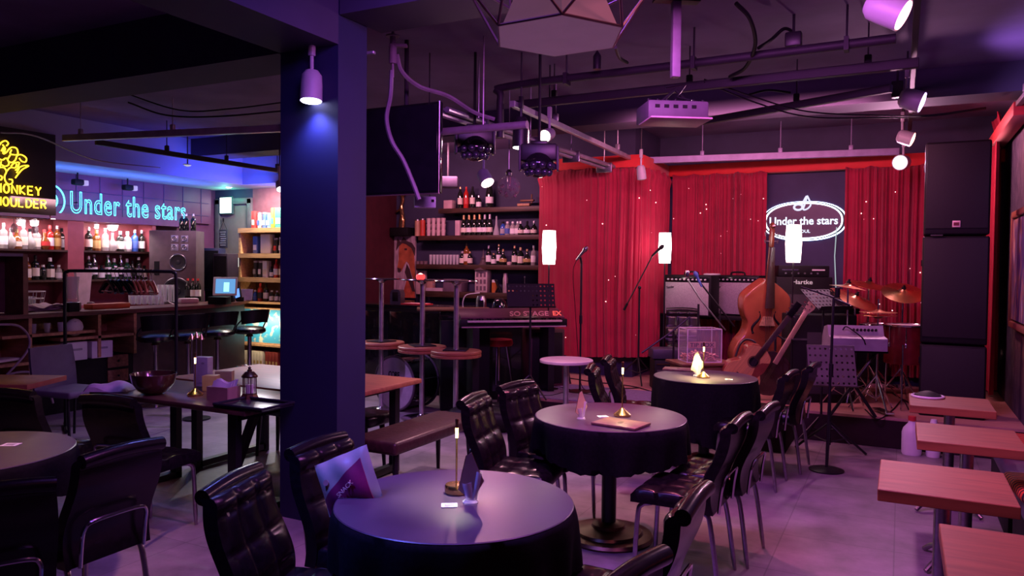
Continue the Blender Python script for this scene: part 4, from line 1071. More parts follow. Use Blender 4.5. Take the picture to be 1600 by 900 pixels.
SH = {'wine':'tall','champ':'sparkling wine','whisky':'whisky','squat':'squat','round':'round','square':'square','jar':'small'}
def row(p0, p1, specs, where, group, s=1.0):
    """specs: list of (kind, glass, label, cap); placed evenly p0..p1, left to right"""
    n = len(specs)
    for i, sp in enumerate(specs):
        q = Vector(p0).lerp(Vector(p1), i/(max(1,n-1)))
        q += Vector((R.uniform(-.01,.01), R.uniform(-.01,.01), 0))
        k, g, l, c = sp
        bottle(q, k, g, l, c, f'{g} {SH[k]} bottle, {(l+" label") if l else "unlabelled"}, {ordn(i)} from left {where}', group, s)
def rb(*a): return rectbox(*a)

# ---- bar back shelves (left wall)
XF, XB = -9.86, X0+.01
def yb(px, x=XF): return at_x(px, 400, x).y
zs = [at_x(120, 437, XF).z, at_x(120, 391, XF).z]; ztp = at_x(120, 345, XF).z
yA, yB_, yC, yD_ = 4.2, yb(106), yb(131), yb(238)
t = thing('bar_shelf_unit', 'mauve bar back shelving with lit bottle bays under the blue neon sign', 'shelf')
shm = M('bar_shelf_paint', (.32,.075,.10), .5, noise=.1)
mb = MB()
def pan(mb, x0, x1, y0, y1, z0, z1): mb.box(((x0+x1)/2,(y0+y1)/2,(z0+z1)/2),(abs(x1-x0),abs(y1-y0),abs(z1-z0)))
pan(mb, XB, XF, yB_, yC, .9, ztp); mb.build('divider', shm, t)
mb = MB(); pan(mb, XB, XF, yD_, yD_+.06, .9, ztp); mb.build('side_panel', shm, t)
mb = MB(); pan(mb, XB, XF+.03, yA, 8.35, ztp, ztp+.09); mb.build('cornice', M('bar_cornice', (.14,.05,.14), .4), t)
mb = MB(); pan(mb, XB, XB+.02, yA, yD_, .9, ztp); mb.build('back_panel', M('bar_back_red', (.20,.04,.05), .6), t)
mb = MB(); pan(mb, XB, XF, yA, 8.4, .0, .9); mb.build('base_cabinet', darkwood, t)
for z in zs:
    mb = MB(); pan(mb, XB, XF, yA, yB_, z-.025, z); mb.build('shelf_board', darkwood, t)
    mb = MB(); pan(mb, XB, XF, yC, yD_, z-.025, z); mb.build('shelf_board', darkwood, t)
pb = thing('sign_panel', 'purple panelled board behind the blue neon lettering above the bar shelves', 'panel')
mb = MB(); pan(mb, XB, XB+.06, yA, 8.95, ztp+.09, 2.85); mb.build('board', barwallm, pb)
mb = MB()
for k in range(14):
    y = yA+.35*k; mb.tube([(XB+.065,y,ztp+.1),(XB+.065,y,2.84)], .006, 6)
for z in (ztp+.22, ztp+.42): mb.tube([(XB+.065,yA,z),(XB+.065,8.9,z)], .006, 6)
mb.build('wire_grid', M('grid_purple', (.10,.05,.14), .4), pb)
XM = (XB+XF)/2+.05
g = 'bottles in the lit bar bays'
def ysp(a, b, n): return (XM, a, 0), (XM, b, 0)
def brow(px0, px1, z, specs, where):
    row((XM, yb(px0, XM), z), (XM, yb(px1, XM), z), specs, where, g, 1.12)
brow(5, 98, zs[1], [('whisky','clear','white','silver'),('round','clear',None,'silver'),('squat','amber','cream','gold'),('whisky','clear','cream','white'),('round','clear',None,'black'),('square','clear','cream','silver'),('round','amber','red','red'),('whisky','red','white','red'),('whisky','amber','gold','silver'),('square','dark','grey','black')], 'on top shelf, left bar bay')
brow(4, 102, zs[0], [('squat','dark','red','black'),('whisky','clear','white','silver'),('round','clear',None,'white'),('square','amber','cream','silver'),('whisky','dark','cream','black'),('jar','dark',None,'white'),('square','dark','cream','white'),('jar','clear','white','white'),('round','dark',None,'silver')], 'on lower shelf, left bar bay')
brow(139, 222, zs[1], [('whisky','dark','cream','silver'),('square','amber','gold','gold'),('whisky','clear','cream','silver'),('round','clear',None,'silver'),('square','dark','cream','silver'),('square','clear','white','white'),('whisky','blue','blue','silver'),('whisky','dark','white','silver')], 'on top shelf, right bar bay')
brow(137, 226, zs[0], [('whisky','dark','grey','silver'),('wine','dark','white','white'),('jar','dark','white','black'),('wine','green','white','white'),('square','green','white','silver'),('wine','dark','white','white'),('square','green','grey','silver'),('round','dark',None,'black'),('whisky','dark','grey','white'),('jar','dark','cream','black')], 'on lower shelf, right bar bay')
# bay lights
bl = E('bay_light', (1,.86,.90), 30)
for k, px in enumerate((33, 54, 151, 176)):
    y = yb(px, XM-.05); s = (1,1,.6,1.4)[k]
    t = thing('bay_light', ['bright round light in the left bar bay, left one','bright round light in the left bar bay, right one','small round light in the right bar bay','brightest round light in the right bar bay'][k], 'lamp', (XM-.05, y, ztp-.05), 0, 'bar bay lights')
    MB().lathe([(.001,-.01),(.05*s,-.01),(.055*s,.03),(.001,.05)], seg=20).build('housing', whitem, t)
    MB().ball((0,0,-.02), .045*s, (1,1,.55), 14).build('bulb', bl, t)
# blue neon lettering
t = thing('neon_sign', 'blue neon lettering Under the stars above the bar shelves', 'sign', (0,0,0))
neon = E('blue_neon', (.07,.62,1), 5.0)
y0, y1 = at_x(110, 320, XB+.13).y, at_x(290, 330, XB+.13).y; zc = (at_x(200, 323, XB+.13)).z
text('lettering', 'Under the stars', neon, (y1-y0), t, (XB+.13, (y0+y1)/2, zc), rot=(PI/2,0,PI/2), h=.30, outline=.0135, space=1.1)
yc = y0-.22; mb = MB()
for r_ in (.21,.10): mb.tube([(XB+.13, yc+r_*.9*math.cos(a)-.05, zc+r_*math.sin(a)) for a in [(-1.4+2.8*i/14) for i in range(15)]], .010, 8)
mb.build('crescent', neon, t)
mb = MB()
for y in (y0+.1, (y0+y1)/2, y1-.1): mb.tube([(XB+.05,y,zc),(XB+.13,y,zc)], .006, 6)
mb.build('standoff', black, t)
# small spotlights on the sign board
for k, px in enumerate((125, 203)):
    y = at_x(px, 285, XB+.3).y
    t = thing('projector_light', ['small black floodlight above the letter U of the blue neon','small black floodlight above the middle of the blue neon'][k], 'lamp', (XB+.25, y, 2.72), 0, 'floodlights over the neon sign')
    MB().box((0,0,0),(.10,.14,.08),bev=.02).build('housing', black, t); MB().box((.03,.09,-.005),(.08,.05,.07),bev=.01).build('lens', E('pale_lens', (.55,.45,1), .8), t)
    MB().tube([(0,0,.04),(0,0,.13)], .01, 8).build('bracket', black, t)

# ---- yellow neon brand sign on a dark panel
XP = -8.93; yR = yb(88, XP)
t = thing('brand_sign', 'dark panel with yellow neon monkeys emblem and lettering, top left corner', 'sign')
mb = MB(); pan(mb, XP-.06, XP, 3.9, yR, 2.19, 3.14); mb.build('panel', M('sign_panel_dark', (.010,.005,.008), .5), t)
STK = {'M':[[(0,0),(0,1),(.5,.35),(1,1),(1,0)]],'O':[[(.5+.5*math.cos(a*PI/8),.5+.5*math.sin(a*PI/8)) for a in range(17)]],'N':[[(0,0),(0,1),(1,0),(1,1)]],'K':[[(0,0),(0,1)],[(.9,1),(0,.45),(.95,0)]],'E':[[(.9,1),(0,1),(0,0),(.9,0)],[(0,.5),(.75,.5)]],'Y':[[(0,1),(.5,.5),(1,1)],[(.5,.5),(.5,0)]],
 'S':[[(.9,.85),(.7,1),(.3,1),(.05,.8),(.2,.58),(.75,.42),(.95,.2),(.7,0),(.3,0),(.05,.15)]],'H':[[(0,0),(0,1)],[(1,0),(1,1)],[(0,.5),(1,.5)]],'U':[[(0,1),(0,.3),(.15,.05),(.5,0),(.85,.05),(1,.3),(1,1)]],'L':[[(0,1),(0,0),(.8,0)]],'D':[[(0,0),(0,1),(.5,1),(.9,.8),(1,.5),(.9,.2),(.5,0),(0,0)]],'R':[[(0,0),(0,1),(.6,1),(.9,.88),(.95,.72),(.8,.55),(0,.5)],[(.45,.5),(.95,0)]]}
yneon = E('yellow_neon', (1,.55,.02), 4.5)
def strokes(s, yr, z0, w_, h_, gap):
    mb = MB(); n = len(s); y = yr - n*w_ - (n-1)*gap
    for ch in s:
        for st in STK[ch]: mb.tube([(XP+.03, y+a*w_, z0+b*h_) for a, b in st], .0085, 8)
        y += w_+gap
    return mb
strokes('MONKEY', yb(62,XP), at_x(62,306,XP).z, .058, .095, .030).build('lettering', yneon, t)
strokes('SHOULDER', yb(70,XP), at_x(70,326,XP).z, .056, .093, .028).build('lettering', yneon, t)
mb = MB()
def q(px, py): v = at_x(px, py, XP+.03); return (v.x, v.y, v.z)
for path in ([(-2,228),(3,222),(9,220),(13,224),(10,228)],[(2,236),(6,230),(5,240),(10,238),(14,233),(19,230),(26,232),(28,240),(24,242),(16,240),(18,234)],[(16,242),(12,250),(18,254),(24,250),(27,243),(34,242),(41,247),(40,253),(34,252),(30,247)],
  [(-2,248),(4,250),(10,247),(14,256),(8,260),(0,256)],[(17,260),(22,255),(30,254),(28,262),(36,259),(45,259),(36,264),(30,270),(24,278)],[(24,266),(30,262),(26,270)],[(-2,262),(6,262),(10,268),(7,276),(9,284),(14,288),(19,286),(19,281),(14,280)],[(-2,274),(3,276),(2,281),(-2,280)],[(10,268),(16,262),(24,262),(26,256)],[(2,252),(0,262)],[(4,226),(8,232),(6,240)]):
    mb.tube(smoothpath([q(a,b) for a,b in path],4), .007, 6)
mb.build('emblem', yneon, t)
# hanging glass rack under it
t = thing('glass_rack', 'metal rail with hanging glasses under the yellow neon panel', 'rack')
mb = MB(); 
for dx in (0,.12,.24): mb.tube([(XP-.1-dx,4.3,2.15),(XP-.1-dx,yR+.05,2.15)], .008, 6)
for y_ in (4.6, yR-.05): mb.tube([(XP-.34,y_,2.15),(XP-.03,y_,2.15),(XP-.03,y_,2.20)], .008, 6)
mb.build('rail', chrome, t)
gm = []
for k in range(4):
    o = MB().lathe([(.001,0),(.032,0),(.034,.002),(.005,.008),(.004,.07),(.02,.085),(.035,.115),(.036,.15),(.028,.18),(.027,.18),(.034,.15),(.033,.116),(.018,.088),(.001,.08)], seg=18).build('wine_glass', glassw, None, (XP-.16, yR-.15-.24*k, 2.156), (PI,0,0))
    tag(o, ['stemmed glass hanging from the rail, rightmost','stemmed glass hanging from the rail, second from the right','stemmed glass hanging from the rail, third from the right','stemmed glass hanging from the rail, furthest left'][k], 'glass', 'hanging stemmed glasses')

# ---- big studio loudspeaker
p = at(277, 420, 11.3); zt_ = at(277, 361, 11.3).z; zb_ = at(277, 470, 11.3).z-.12
t = thing('studio_speaker', 'large brown studio loudspeaker with four small drivers, below the end of the neon', 'speaker', (p.x, p.y, zb_), TOCAM+.1)
h = zt_-zb_
MB().box((0,0,-zb_/2),(.5,.3,zb_)).build('stand', black, t)
MB().box((0,0,h/2),(.66,.40,h),bev=.01).build('cabinet', M('speaker_brown', (.085,.055,.065), .5, noise=.15), t)
def drv(x, z, r):
    rot = Matrix.Rotation(PI/2,4,'X')
    o = MB().lathe([(r,0),(r,.012),(r*.88,.014),(r*.80,.004),(r*.3,-.0),(r*.25,.01),(.001,.014)], seg=28, mat=rot).build('driver', M('driver_black', (.02,.02,.025), .35), t, (x,-.205,z))
    MB().tube([(r*1.02*math.cos(a*PI/14),-.012,r*1.02*math.sin(a*PI/14)) for a in range(28)], .006, 6, closed=True).build('driver_ring', steel, o)
for sx in (0,1):
    for sz in (0,1):
        MB().box((.03+sx*.14,-.203,h-.12-sz*.125),(.10,.012,.10),bev=.003).build('driver_plate', M('plate_grey', (.26,.25,.33), .4), t); drv(.03+sx*.14, h-.12-sz*.125, .032)
drv(.08, h-.46, .115); drv(.06, h-.88, .19)
MB().box((-.22,-.203,h-.55),(.07,.01,.2)).build('port', black, t)
t = thing('loudspeaker', 'dark blue loudspeaker box right of the large studio loudspeaker', 'speaker', at(334, 440, 11.9)-Vector((0,0,.14)), TOCAM)
MB().box((0,0,-t.location.z/2),(.2,.2,t.location.z)).build('stand', black, t)
MB().box((0,0,.33),(.28,.26,.66),bev=.01).build('cabinet', M('navy_box', (.02,.022,.06), .4), t); MB().box((0,-.133,.33),(.24,.01,.58)).build('grille', black, t)
t = thing('loudspeaker', 'black loudspeaker box in front of the entrance door, right of the navy one', 'speaker', at(353, 440, 11.75)-Vector((0,0,.16)), TOCAM-.3)
MB().box((0,0,-t.location.z/2),(.2,.2,t.location.z)).build('stand', black, t)
MB().box((0,0,.3),(.26,.26,.58),bev=.01).build('cabinet', M('black_purple', (.03,.02,.035), .4), t); MB().box((0,-.133,.3),(.22,.01,.5)).build('grille', black, t)
for k, px in enumerate((284, 291, 302)):
    q_ = at(px, 356, 11.3); bottle((q_.x, q_.y, zt_), 'whisky', 'dark', None, 'silver', ['slim dark bottle on top of the studio loudspeaker, left','slim dark bottle on top of the studio loudspeaker, middle','pale capped bottle on top of the studio loudspeaker, right'][k], 'bottles on the studio loudspeaker', .9)

# ---- exit sign, hanging board, notices
p = at_y(354, 321, YD-.03)
t = thing('exit_sign', 'square glowing white green exit light above the entrance door', 'sign', (p.x, p.y, p.z-.14))
MB().box((0,.01,.14),(.29,.05,.29),bev=.006).build('housing', M('exit_housing', (.05,.10,.10), .4), t)
MB().box((0,-.02,.14),(.25,.012,.25),bev=.003).build('light_panel', E('exit_glow', (.78,1,.95), 5), t)
p = at_y(349, 373, YD-.03)
t = thing('hanging_board', 'small blackboard with white writing hanging on the entrance door', 'board', (p.x, p.y, p.z))
MB().box((0,0,0),(.19,.012,.30),bev=.003).build('board', M('slate', (.05,.05,.07), .6), t)
MB().tube([(-.08,0,.15),(0,0,.28),(.08,0,.15)], .004, 6).tube([(0,0,.28),(0,0,.34)], .012, 8).build('cord', black, t)
mb = MB()
for k in range(7): mb.box((R.uniform(-.01,.01),-.008,.11-.036*k),(R.uniform(.09,.14),.003,.012))
mb.build('writing', M('chalk', (.45,.45,.5), .8), t)
p = at_y(374, 407, YD-.03); tag(MB().box((0,0,0),(.17,.01,.21)).build('notice', E('lit_notice', (1,.97,.85), 1.0), None, p), 'pale notice on the entrance door right of the black loudspeaker', 'notice')
# green glow housing over exit

# ---- alcove shelf unit
XA0, XA1 = -9.30, -7.75
zz = [at_y(425, y_, YD-.3).z for y_ in (356, 396, 434, 472)]
t = thing('alcove_shelf_unit', 'wooden alcove shelving with boxed whiskies beside the entrance door', 'shelf')
mb = MB(); pan(mb, XA0, XA0+.04, YD-.34, YD-.01, 0, zz[0]); mb.build('side_panel', pinewood, t)
mb = MB(); pan(mb, XA1-.04, XA1, YD-.34, YD-.01, 0, zz[0]); mb.build('side_panel', pinewood, t)
mb = MB(); pan(mb, XA0, XA1, YD-.02, YD-.005, 0, zz[0]); mb.build('back_panel', M('alcove_back', (.22,.10,.08), .6), t)
for k, z in enumerate(zz):
    mb = MB(); pan(mb, XA0, XA1, YD-.36, YD-.02, z-.07 if k < 3 else z-.03, z); mb.build('shelf_board', pinewood, t)
zf0, zf1 = at_y(425, 537, YD-.34).z, at_y(425, 479, YD-.34).z
mb = MB(); pan(mb, XA0, XA1, YD-.36, YD-.02, zf0-.05, zf0-.02); mb.build('shelf_board', palewood, t)
# blue picture panel: generic pale blossoms on blue
bm_ = bpy.data.materials.new('blue_picture'); bm_.use_nodes = True; nt = bm_.node_tree; b = nt.nodes['Principled BSDF']
vo = nt.nodes.new('ShaderNodeTexNoise'); vo.inputs['Scale'].default_value = 8; vo.inputs['Detail'].default_value = 3
tcn = nt.nodes.new('ShaderNodeTexCoord'); nt.links.new(tcn.outputs['Object'], vo.inputs[0])
rp = nt.nodes.new('ShaderNodeValToRGB'); e = rp.color_ramp.elements; e[0].position = .54; e[0].color = (.05,.36,.62,1); e[1].position = .62; e[1].color = (.55,.62,.52,1)
nt.links.new(vo.outputs['Fac'], rp.inputs[0]); nt.links.new(rp.outputs[0], b.inputs['Base Color']); b.inputs['Roughness'].default_value = .4
t = thing('blue_picture', 'blue picture panel with pale flecks standing in the alcove shelf', 'picture', ((XA0+XA1)/2, YD-.30, zf0-.02))
MB().box((0,0,(zf1-zf0)/2),(XA1-XA0-.1,.02,zf1-zf0-.02)).build('picture_panel', bm_, t)
mb = MB()
for s in (-1,1): mb.box((s*(XA1-XA0-.1)/2,-.005,(zf1-zf0)/2),(.03,.035,zf1-zf0-.01))
for z in (.01, zf1-zf0-.02): mb.box((0,-.005,z),(XA1-XA0-.1,.035,.025))
mb.build('frame', palewood, t)
YM = YD-.2
def xa(px, y=YM): return at_y(px, 420, y).x
def carton(px, z, w_, h_, m, label, name='carton', group='boxed bottles in the alcove', tube=False, m2=None, d=.10):
    t = thing(name, label, 'box', (xa(px), YM, z), 0, group)
    if tube: MB().lathe([(.001,0),(w_/2,0),(w_/2,h_),(.001,h_)], seg=20).build('body', m, t); MB().lathe([(.001,h_-.03),(w_/2+.002,h_-.03),(w_/2+.002,h_),(.001,h_)], seg=20).build('lid', caps, t)
    else: MB().box((0,0,h_/2),(w_,d,h_),bev=.003).build('body', m, t)
    if m2: MB().box((0,-(w_/2 if tube else d/2)-.0015,h_*.35),(w_*.7,.004,h_*.3)).build('label', m2, t)
    return t
A = [(399,.07,.27,lab_red,0,lab_cream,'pinkish tube'),(406,.07,.25,lab_grey,1,lab_blue,'dark grey tube'),(414,.08,.25,lab_blue,1,lab_white,'dark blue tube'),(421,.08,.24,skyc,1,lab_white,'blue and white tube'),(429,.06,.31,yellow,0,green,'yellow box'),(438,.13,.31,green,0,lab_white,'green box'),(450,.10,.31,teal,0,lab_gold,'teal box'),(458,.07,.31,yellow,0,teal,'second yellow box')]
for i, a in enumerate(A): carton(a[0], zz[0], a[1], a[2], a[3], f'{a[6]} on the top board of the alcove, {ordn(i)} from the door', tube=a[4], m2=a[5])
A = [(402,.09,.27,lab_blue,0,lab_white,'blue and white box'),(418,.20,.30,white,0,None,'large plain white box'),(432,.075,.24,lab_black,1,lab_red,'black tube with red label'),(440,.075,.25,lab_grey,1,lab_white,'grey tube'),(448,.075,.24,lab_blue,1,lab_grey,'blue grey tube'),(456,.075,.25,lab_grey,1,lab_blue,'grey tube with blue label')]
for i, a in enumerate(A): carton(a[0], zz[1], a[1], a[2], a[3], f'{a[6]} on the second board of the alcove, {ordn(i)} from the door', tube=a[4], m2=a[5])
A = [(400,.075,.26,lab_black,1,lab_grey,'black tube'),(408,.075,.26,lab_black,1,lab_white,'black tube with white label'),(417,.09,.26,white,0,lab_cream,'white box')]
for i, a in enumerate(A): carton(a[0], zz[2], a[1], a[2], a[3], f'{a[6]} on the third board of the alcove, {ordn(i)} from the door', tube=a[4], m2=a[5])
row((xa(424), YM, zz[2]), (xa(456), YM, zz[2]), [('jar','dark','white','black'),('whisky','red','white','red'),('whisky','amber','cream','silver'),('whisky','red','grey','black'),('whisky','dark','white','black')], 'on third alcove board', 'bottles in the alcove')
row((xa(399), YM, zz[3]), (xa(457), YM, zz[3]), [('jar','blue','blue','white'),('whisky','red','black','red'),('whisky','dark','white','black'),('jar','dark','white','white'),('jar','dark','white','silver'),('jar','dark','grey','white'),('whisky','dark','white','silver'),('jar','dark','cream','black')], 'on lowest alcove board', 'bottles in the alcove')
# books at the bottom
for i in range(10):
    x = XA0+.12+i*.068
    pale = i < 6
    t = thing('binder', f'{"cream" if pale else "dark red"} bound volume at the bottom of the alcove, {ordn(i)} from the left', 'book', (x if pale else x+.05, YM-.05, .06), 0, 'bound volumes at the bottom of the alcove')
    MB().box((0,0,.11),(.062,.16,.22),bev=.004).build('cover', lab_cream if pale else M('book_red', (.22,.03,.03), .5), t)
    MB().box((0,-.081,.05),(.035,.003,.05)).build('spine_mark', lab_gold, t)

# ---- bar counter
zc_ = 1.1
def cpt(px, py): v = at_z(px, py, zc_); return (v.x, v.y)
front = [(-8.02,4.0),(-8.02,5.0),(-8.0,6.0),(-8.0,6.7),(-8.1,7.3),(-8.35,7.9),(-8.75,8.45)]
back = [(-9.15,8.5),(-8.9,7.95),(-8.65,7.4),(-8.55,6.7),(-8.55,6.0),(-8.6,5.0),(-8.6,4.0)]
t = thing('bar_counter', 'long dark wooden bar counter curving away to the right', 'counter')
MB().prism(front+back, zc_-.045, zc_).build('counter_top', M('counter_wood', (.14,.05,.045), .3, noise=.3, scale=4, stretch=(8,1,8)), t)
fi = [(x-.10, y) for x, y in front[3:]]; bi = [(x-.0, y) for x, y in back[:4]]
MB().prism([( -8.12,6.02)]+fi+bi[:3]+[(-8.55,6.02)], 0, zc_-.05).build('front_panel', M('counter_front', (.035,.018,.022), .5, noise=.2), t)
pn = MB()
# open pine shelving in the nearer half
for y in (4.05,4.78,5.55,6.0): pn.box((-8.30,y,.82),(.50,.035,.50))
pn.box((-8.30,4.42,.585),(.50,.74,.03)); pn.box((-8.30,5.0,.87),(.50,1.0,.03)); pn.box((-8.30,5.55,.80),(.50,.9,.03)); pn.box((-8.55,5.0,.55),(.02,2.0,1.0))
pn.box((-8.30,4.05,.3),(.5,.035,.6)); pn.box((-8.30,4.78,.3),(.5,.035,.6)); pn.box((-8.30,4.42,.3),(.50,.74,.03))
pn.build('open_shelf', pinewood, t)
mb = MB(); mb.box((-8.33,5.4,.28),(.46,1.2,.56)); mb.build('lower_cabinet', black, t)
for k in range(2):
    d_ = MB().box((-8.09,5.80,.50-.17*k),(.02,.26,.14),bev=.004).build('drawer', midwood, t); MB().ball((-8.07,5.80,.50-.17*k),.014,seg=8).build('knob', blackm, d_)
# ---- glasses, bottles and goods on and in the counter
def gl(loc, h, r, label, grp, m=glassw):
    o = MB().lathe([(.001,0),(r*.8,0),(r,h),(r*.93,h),(r*.74,.008),(.001,.008)], seg=16).build('drinking_glass', m, None, loc)
    return tag(o, label, 'glass', grp)
i = 0
for k in range(6):
    for j in range(2):
        v = at_z(212+9*k+4*j, 476-j, zc_); gl((v.x-.05-.09*j, v.y, zc_), .11, .036, f'upturned tumbler on the counter under the hangers, {"front" if j == 0 else "back"} row, {ordn(k)} from the left', 'tumblers on the counter'); i += 1
for k in range(4):
    v = at_z(262+8*k, 473, zc_); gl((v.x-.22, v.y+.05, zc_), .24, .034, f'tall clear glass right of the hangers, {ordn(k)} from the left', 'tall glasses on the counter')
for k in range(4):
    gl((-8.14, 4.86+.15*k, .886), .10, .035, f'tumbler in the open pine shelf below the counter, {ordn(k)} from the left', 'tumblers in the pine shelf')
for k in range(3):
    v = at_z(301+8*k, 470, zc_); bottle((v.x-.1, v.y, zc_), 'wine', 'dark', ('black','cream','white')[k], 'red', f'dark wine bottle with red capsule on the counter left of the screen, {ordn(k)} of three', 'wine bottles on the counter', 1.05)
# point of sale screen
v = at(343, 466, 10.6)
t = thing('cash_screen', 'glowing touch screen till on the bar counter', 'screen', (v.x, v.y+.1, zc_), TOCAM+.1); t.scale = (.74,.74,.82)
MB().box((0,.08,.06),(.28,.2,.12),bev=.01).build('stand', black, t)
MB().box((0,0,.27),(.44,.03,.32),mat=Matrix.Rotation(-.2,4,'X'),bev=.01).build('bezel', whitem, t)
ms = E('screen_glow', (.14,.38,.75), 1.0)
MB().box((.01,-.019,.275),(.36,.005,.25),mat=Matrix.Rotation(-.2,4,'X')).build('display', ms, t)
MB().box((.03,-.0245,.26),(.10,.004,.16),mat=Matrix.Rotation(-.2,4,'X')).build('display_window', E('screen_cyan', (.3,.8,.95), 1.8), t)
v = at(372, 466, 10.9)
t = thing('card_terminal', 'small blue lit card reader right of the till', 'card reader', (v.x, v.y, zc_), TOCAM-.3)
MB().box((0,0,.11),(.10,.03,.20),mat=Matrix.Rotation(-.3,4,'X')@Matrix.Rotation(-.35,4,'Y'),bev=.01).build('case', black, t)
MB().box((0,-.018,.12),(.07,.004,.13),mat=Matrix.Rotation(-.3,4,'X')@Matrix.Rotation(-.35,4,'Y')).build('display', E('reader_blue', (.12,.3,.95), 1.5), t)
MB().cyl((0,.05,0),(0,.05,.06),.05,seg=16).build('foot', black, t)
v = at(390, 462, 11.35); tag(MB().lathe([(.001,0),(.07,0),(.085,.16),(.08,.16),(.066,.01),(.001,.01)], seg=24).build('ice_bucket', M('lilac_bucket', (.32,.28,.48), .4), None, (v.x-.05,v.y,zc_)), 'lilac bucket at the right end of the bar counter', 'bucket')
v = at(350, 462, 10.3); tag(MB().box((0,0,.05),(.24,.2,.10),bev=.008).build('receipt_printer', black, None, (v.x+.05,v.y-.12,zc_), TOCAM), 'black receipt printer in front of the glowing till', 'printer')
v = at_z(296, 474, zc_); tag(MB().box((0,0,.035),(.24,.14,.07),bev=.02).build('tissue_pack', M('pink_pack', (.55,.38,.42), .6), None, (v.x-.02,v.y,zc_), 1.2), 'pinkish tissue pack on the counter right of the tumblers', 'tissue pack')
# orange tray, wooden board, menu, jars, cloths near the hangers
v = at_z(172, 482, zc_); tag(MB().box((0,0,.03),(.16,.50,.06),bev=.01).build('orange_tray', M('orange_plastic', (.55,.10,.03), .5), None, (v.x-.05,v.y,zc_), .05), 'low orange red box on the counter under the hangers', 'box')
v = at_z(120, 486, zc_)
t = thing('blender_jug', 'tall pale blender jug at the left of the hanger rack', 'blender', (v.x-.08, v.y, zc_))
MB().lathe([(.001,.0),(.06,.0),(.06,.12),(.05,.13),(.075,.38),(.07,.38),(.045,.14),(.001,.14)], seg=20).build('jug', glassw, t); MB().box((0,0,.05),(.14,.14,.10),bev=.02).build('motor_base', steel, t)
v = at_z(112, 487, zc_); tag(MB().box((0,0,.05),(.10,.12,.10),bev=.005).build('black_tin', black, None, (v.x,v.y,zc_)), 'small black tin left of the blender jug', 'tin')
v = at_z(155, 478, zc_); tag(MB().slab(lambda a,b_: Vector(((a-.5)*.25*(.6+.4*b_), -.01, b_*.42)), lambda a,b_: Vector(((a-.5)*.25*(.6+.4*b_), .01+.02*b_, b_*.42)), 4, 4).build('paper_roll', M('pink_paper', (.62,.45,.55), .7), None, (v.x-.3,v.y,zc_), PI/2+.2), 'large pink paper sheet standing behind the hangers', 'paper')
v = at_z(142, 482, zc_); tag(MB().lathe([(.001,0),(.04,0),(.05,.03),(.04,.07),(.02,.08),(.001,.08)], seg=16).build('wooden_ball', midwood, None, (v.x,v.y,zc_)), 'brown wooden knob shaped pot left of the orange box', 'pot')
# crumpled white cloths and wire shapes at left end
mb = MB()
for k in range(3):
    ph = k*2
    mb.slab(lambda a,b_: Vector(((a-.5)*.45, (b_-.5)*.3, .03+.03*math.sin(a*9+ph)*math.sin(b_*7+ph)+.012*k)), lambda a,b_: Vector(((a-.5)*.45, (b_-.5)*.3, .01+.03*math.sin(a*9+ph)*math.sin(b_*7+ph)+.012*k)), 12, 8)
v = at_z(72, 486, zc_); tag(mb.build('cleaning_cloth', M('pink_cloth', (.55,.40,.45), .8), None, (v.x-.12,v.y,zc_), 1.5), 'crumpled pale cloth on the counter near the left end', 'cloth')
t = thing('wire_basket', 'pale wire basket full of glassware on the left end of the counter', 'basket', (at_z(55,484,zc_).x-.2, at_z(55,484,zc_).y, zc_))
mb = MB()
for z in (.05,.12,.2): mb.tube([(.14*math.cos(a*PI/8)*(1+z), .18*math.sin(a*PI/8)*(1+z), z) for a in range(16)], .006, 6, closed=True)
for a in range(12): mb.tube([(.14*math.cos(a*PI/6), .18*math.sin(a*PI/6), 0),(.17*math.cos(a*PI/6), .22*math.sin(a*PI/6), .2)], .004, 6)
mb.build('wires', whitem, t)
for k in range(5): MB().lathe([(.001,0),(.03,0),(.035,.12),(.031,.12),(.027,.01),(.001,.01)], seg=12).build('glass_inside', glassw, t, (R.uniform(-.08,.08),R.uniform(-.1,.1),.02), (R.uniform(-.4,.4),R.uniform(-.4,.4),0))
# side cupboard at the far left, standing on the counter
t = thing('wooden_cupboard', 'open wooden cupboard standing on the left end of the bar counter', 'cupboard', (0,0,0))
yq = at_z(33, 490, zc_).y
mb = MB(); mb.box((-8.2,yq-.03,zc_+.31),(.34,.05,.62)); mb.build('side_panel', M('cupboard_wood', (.20,.09,.05), .5, noise=.2), t)
mb = MB(); mb.box((-8.2,yq-.45,zc_+.61),(.34,.80,.03)); mb.build('top_board', M('cupboard_top', (.22,.16,.26), .5), t)
mb = MB(); mb.box((-8.36,yq-.45,zc_+.3),(.02,.80,.58)); mb.build('back_board', M('cupboard_back', (.25,.12,.12), .5), t)
bottle((-8.12,yq-.42,zc_+.02), 'whisky','dark','red','red','dark bottle with red label standing in the open wooden cupboard','bottle in the cupboard',1.3)
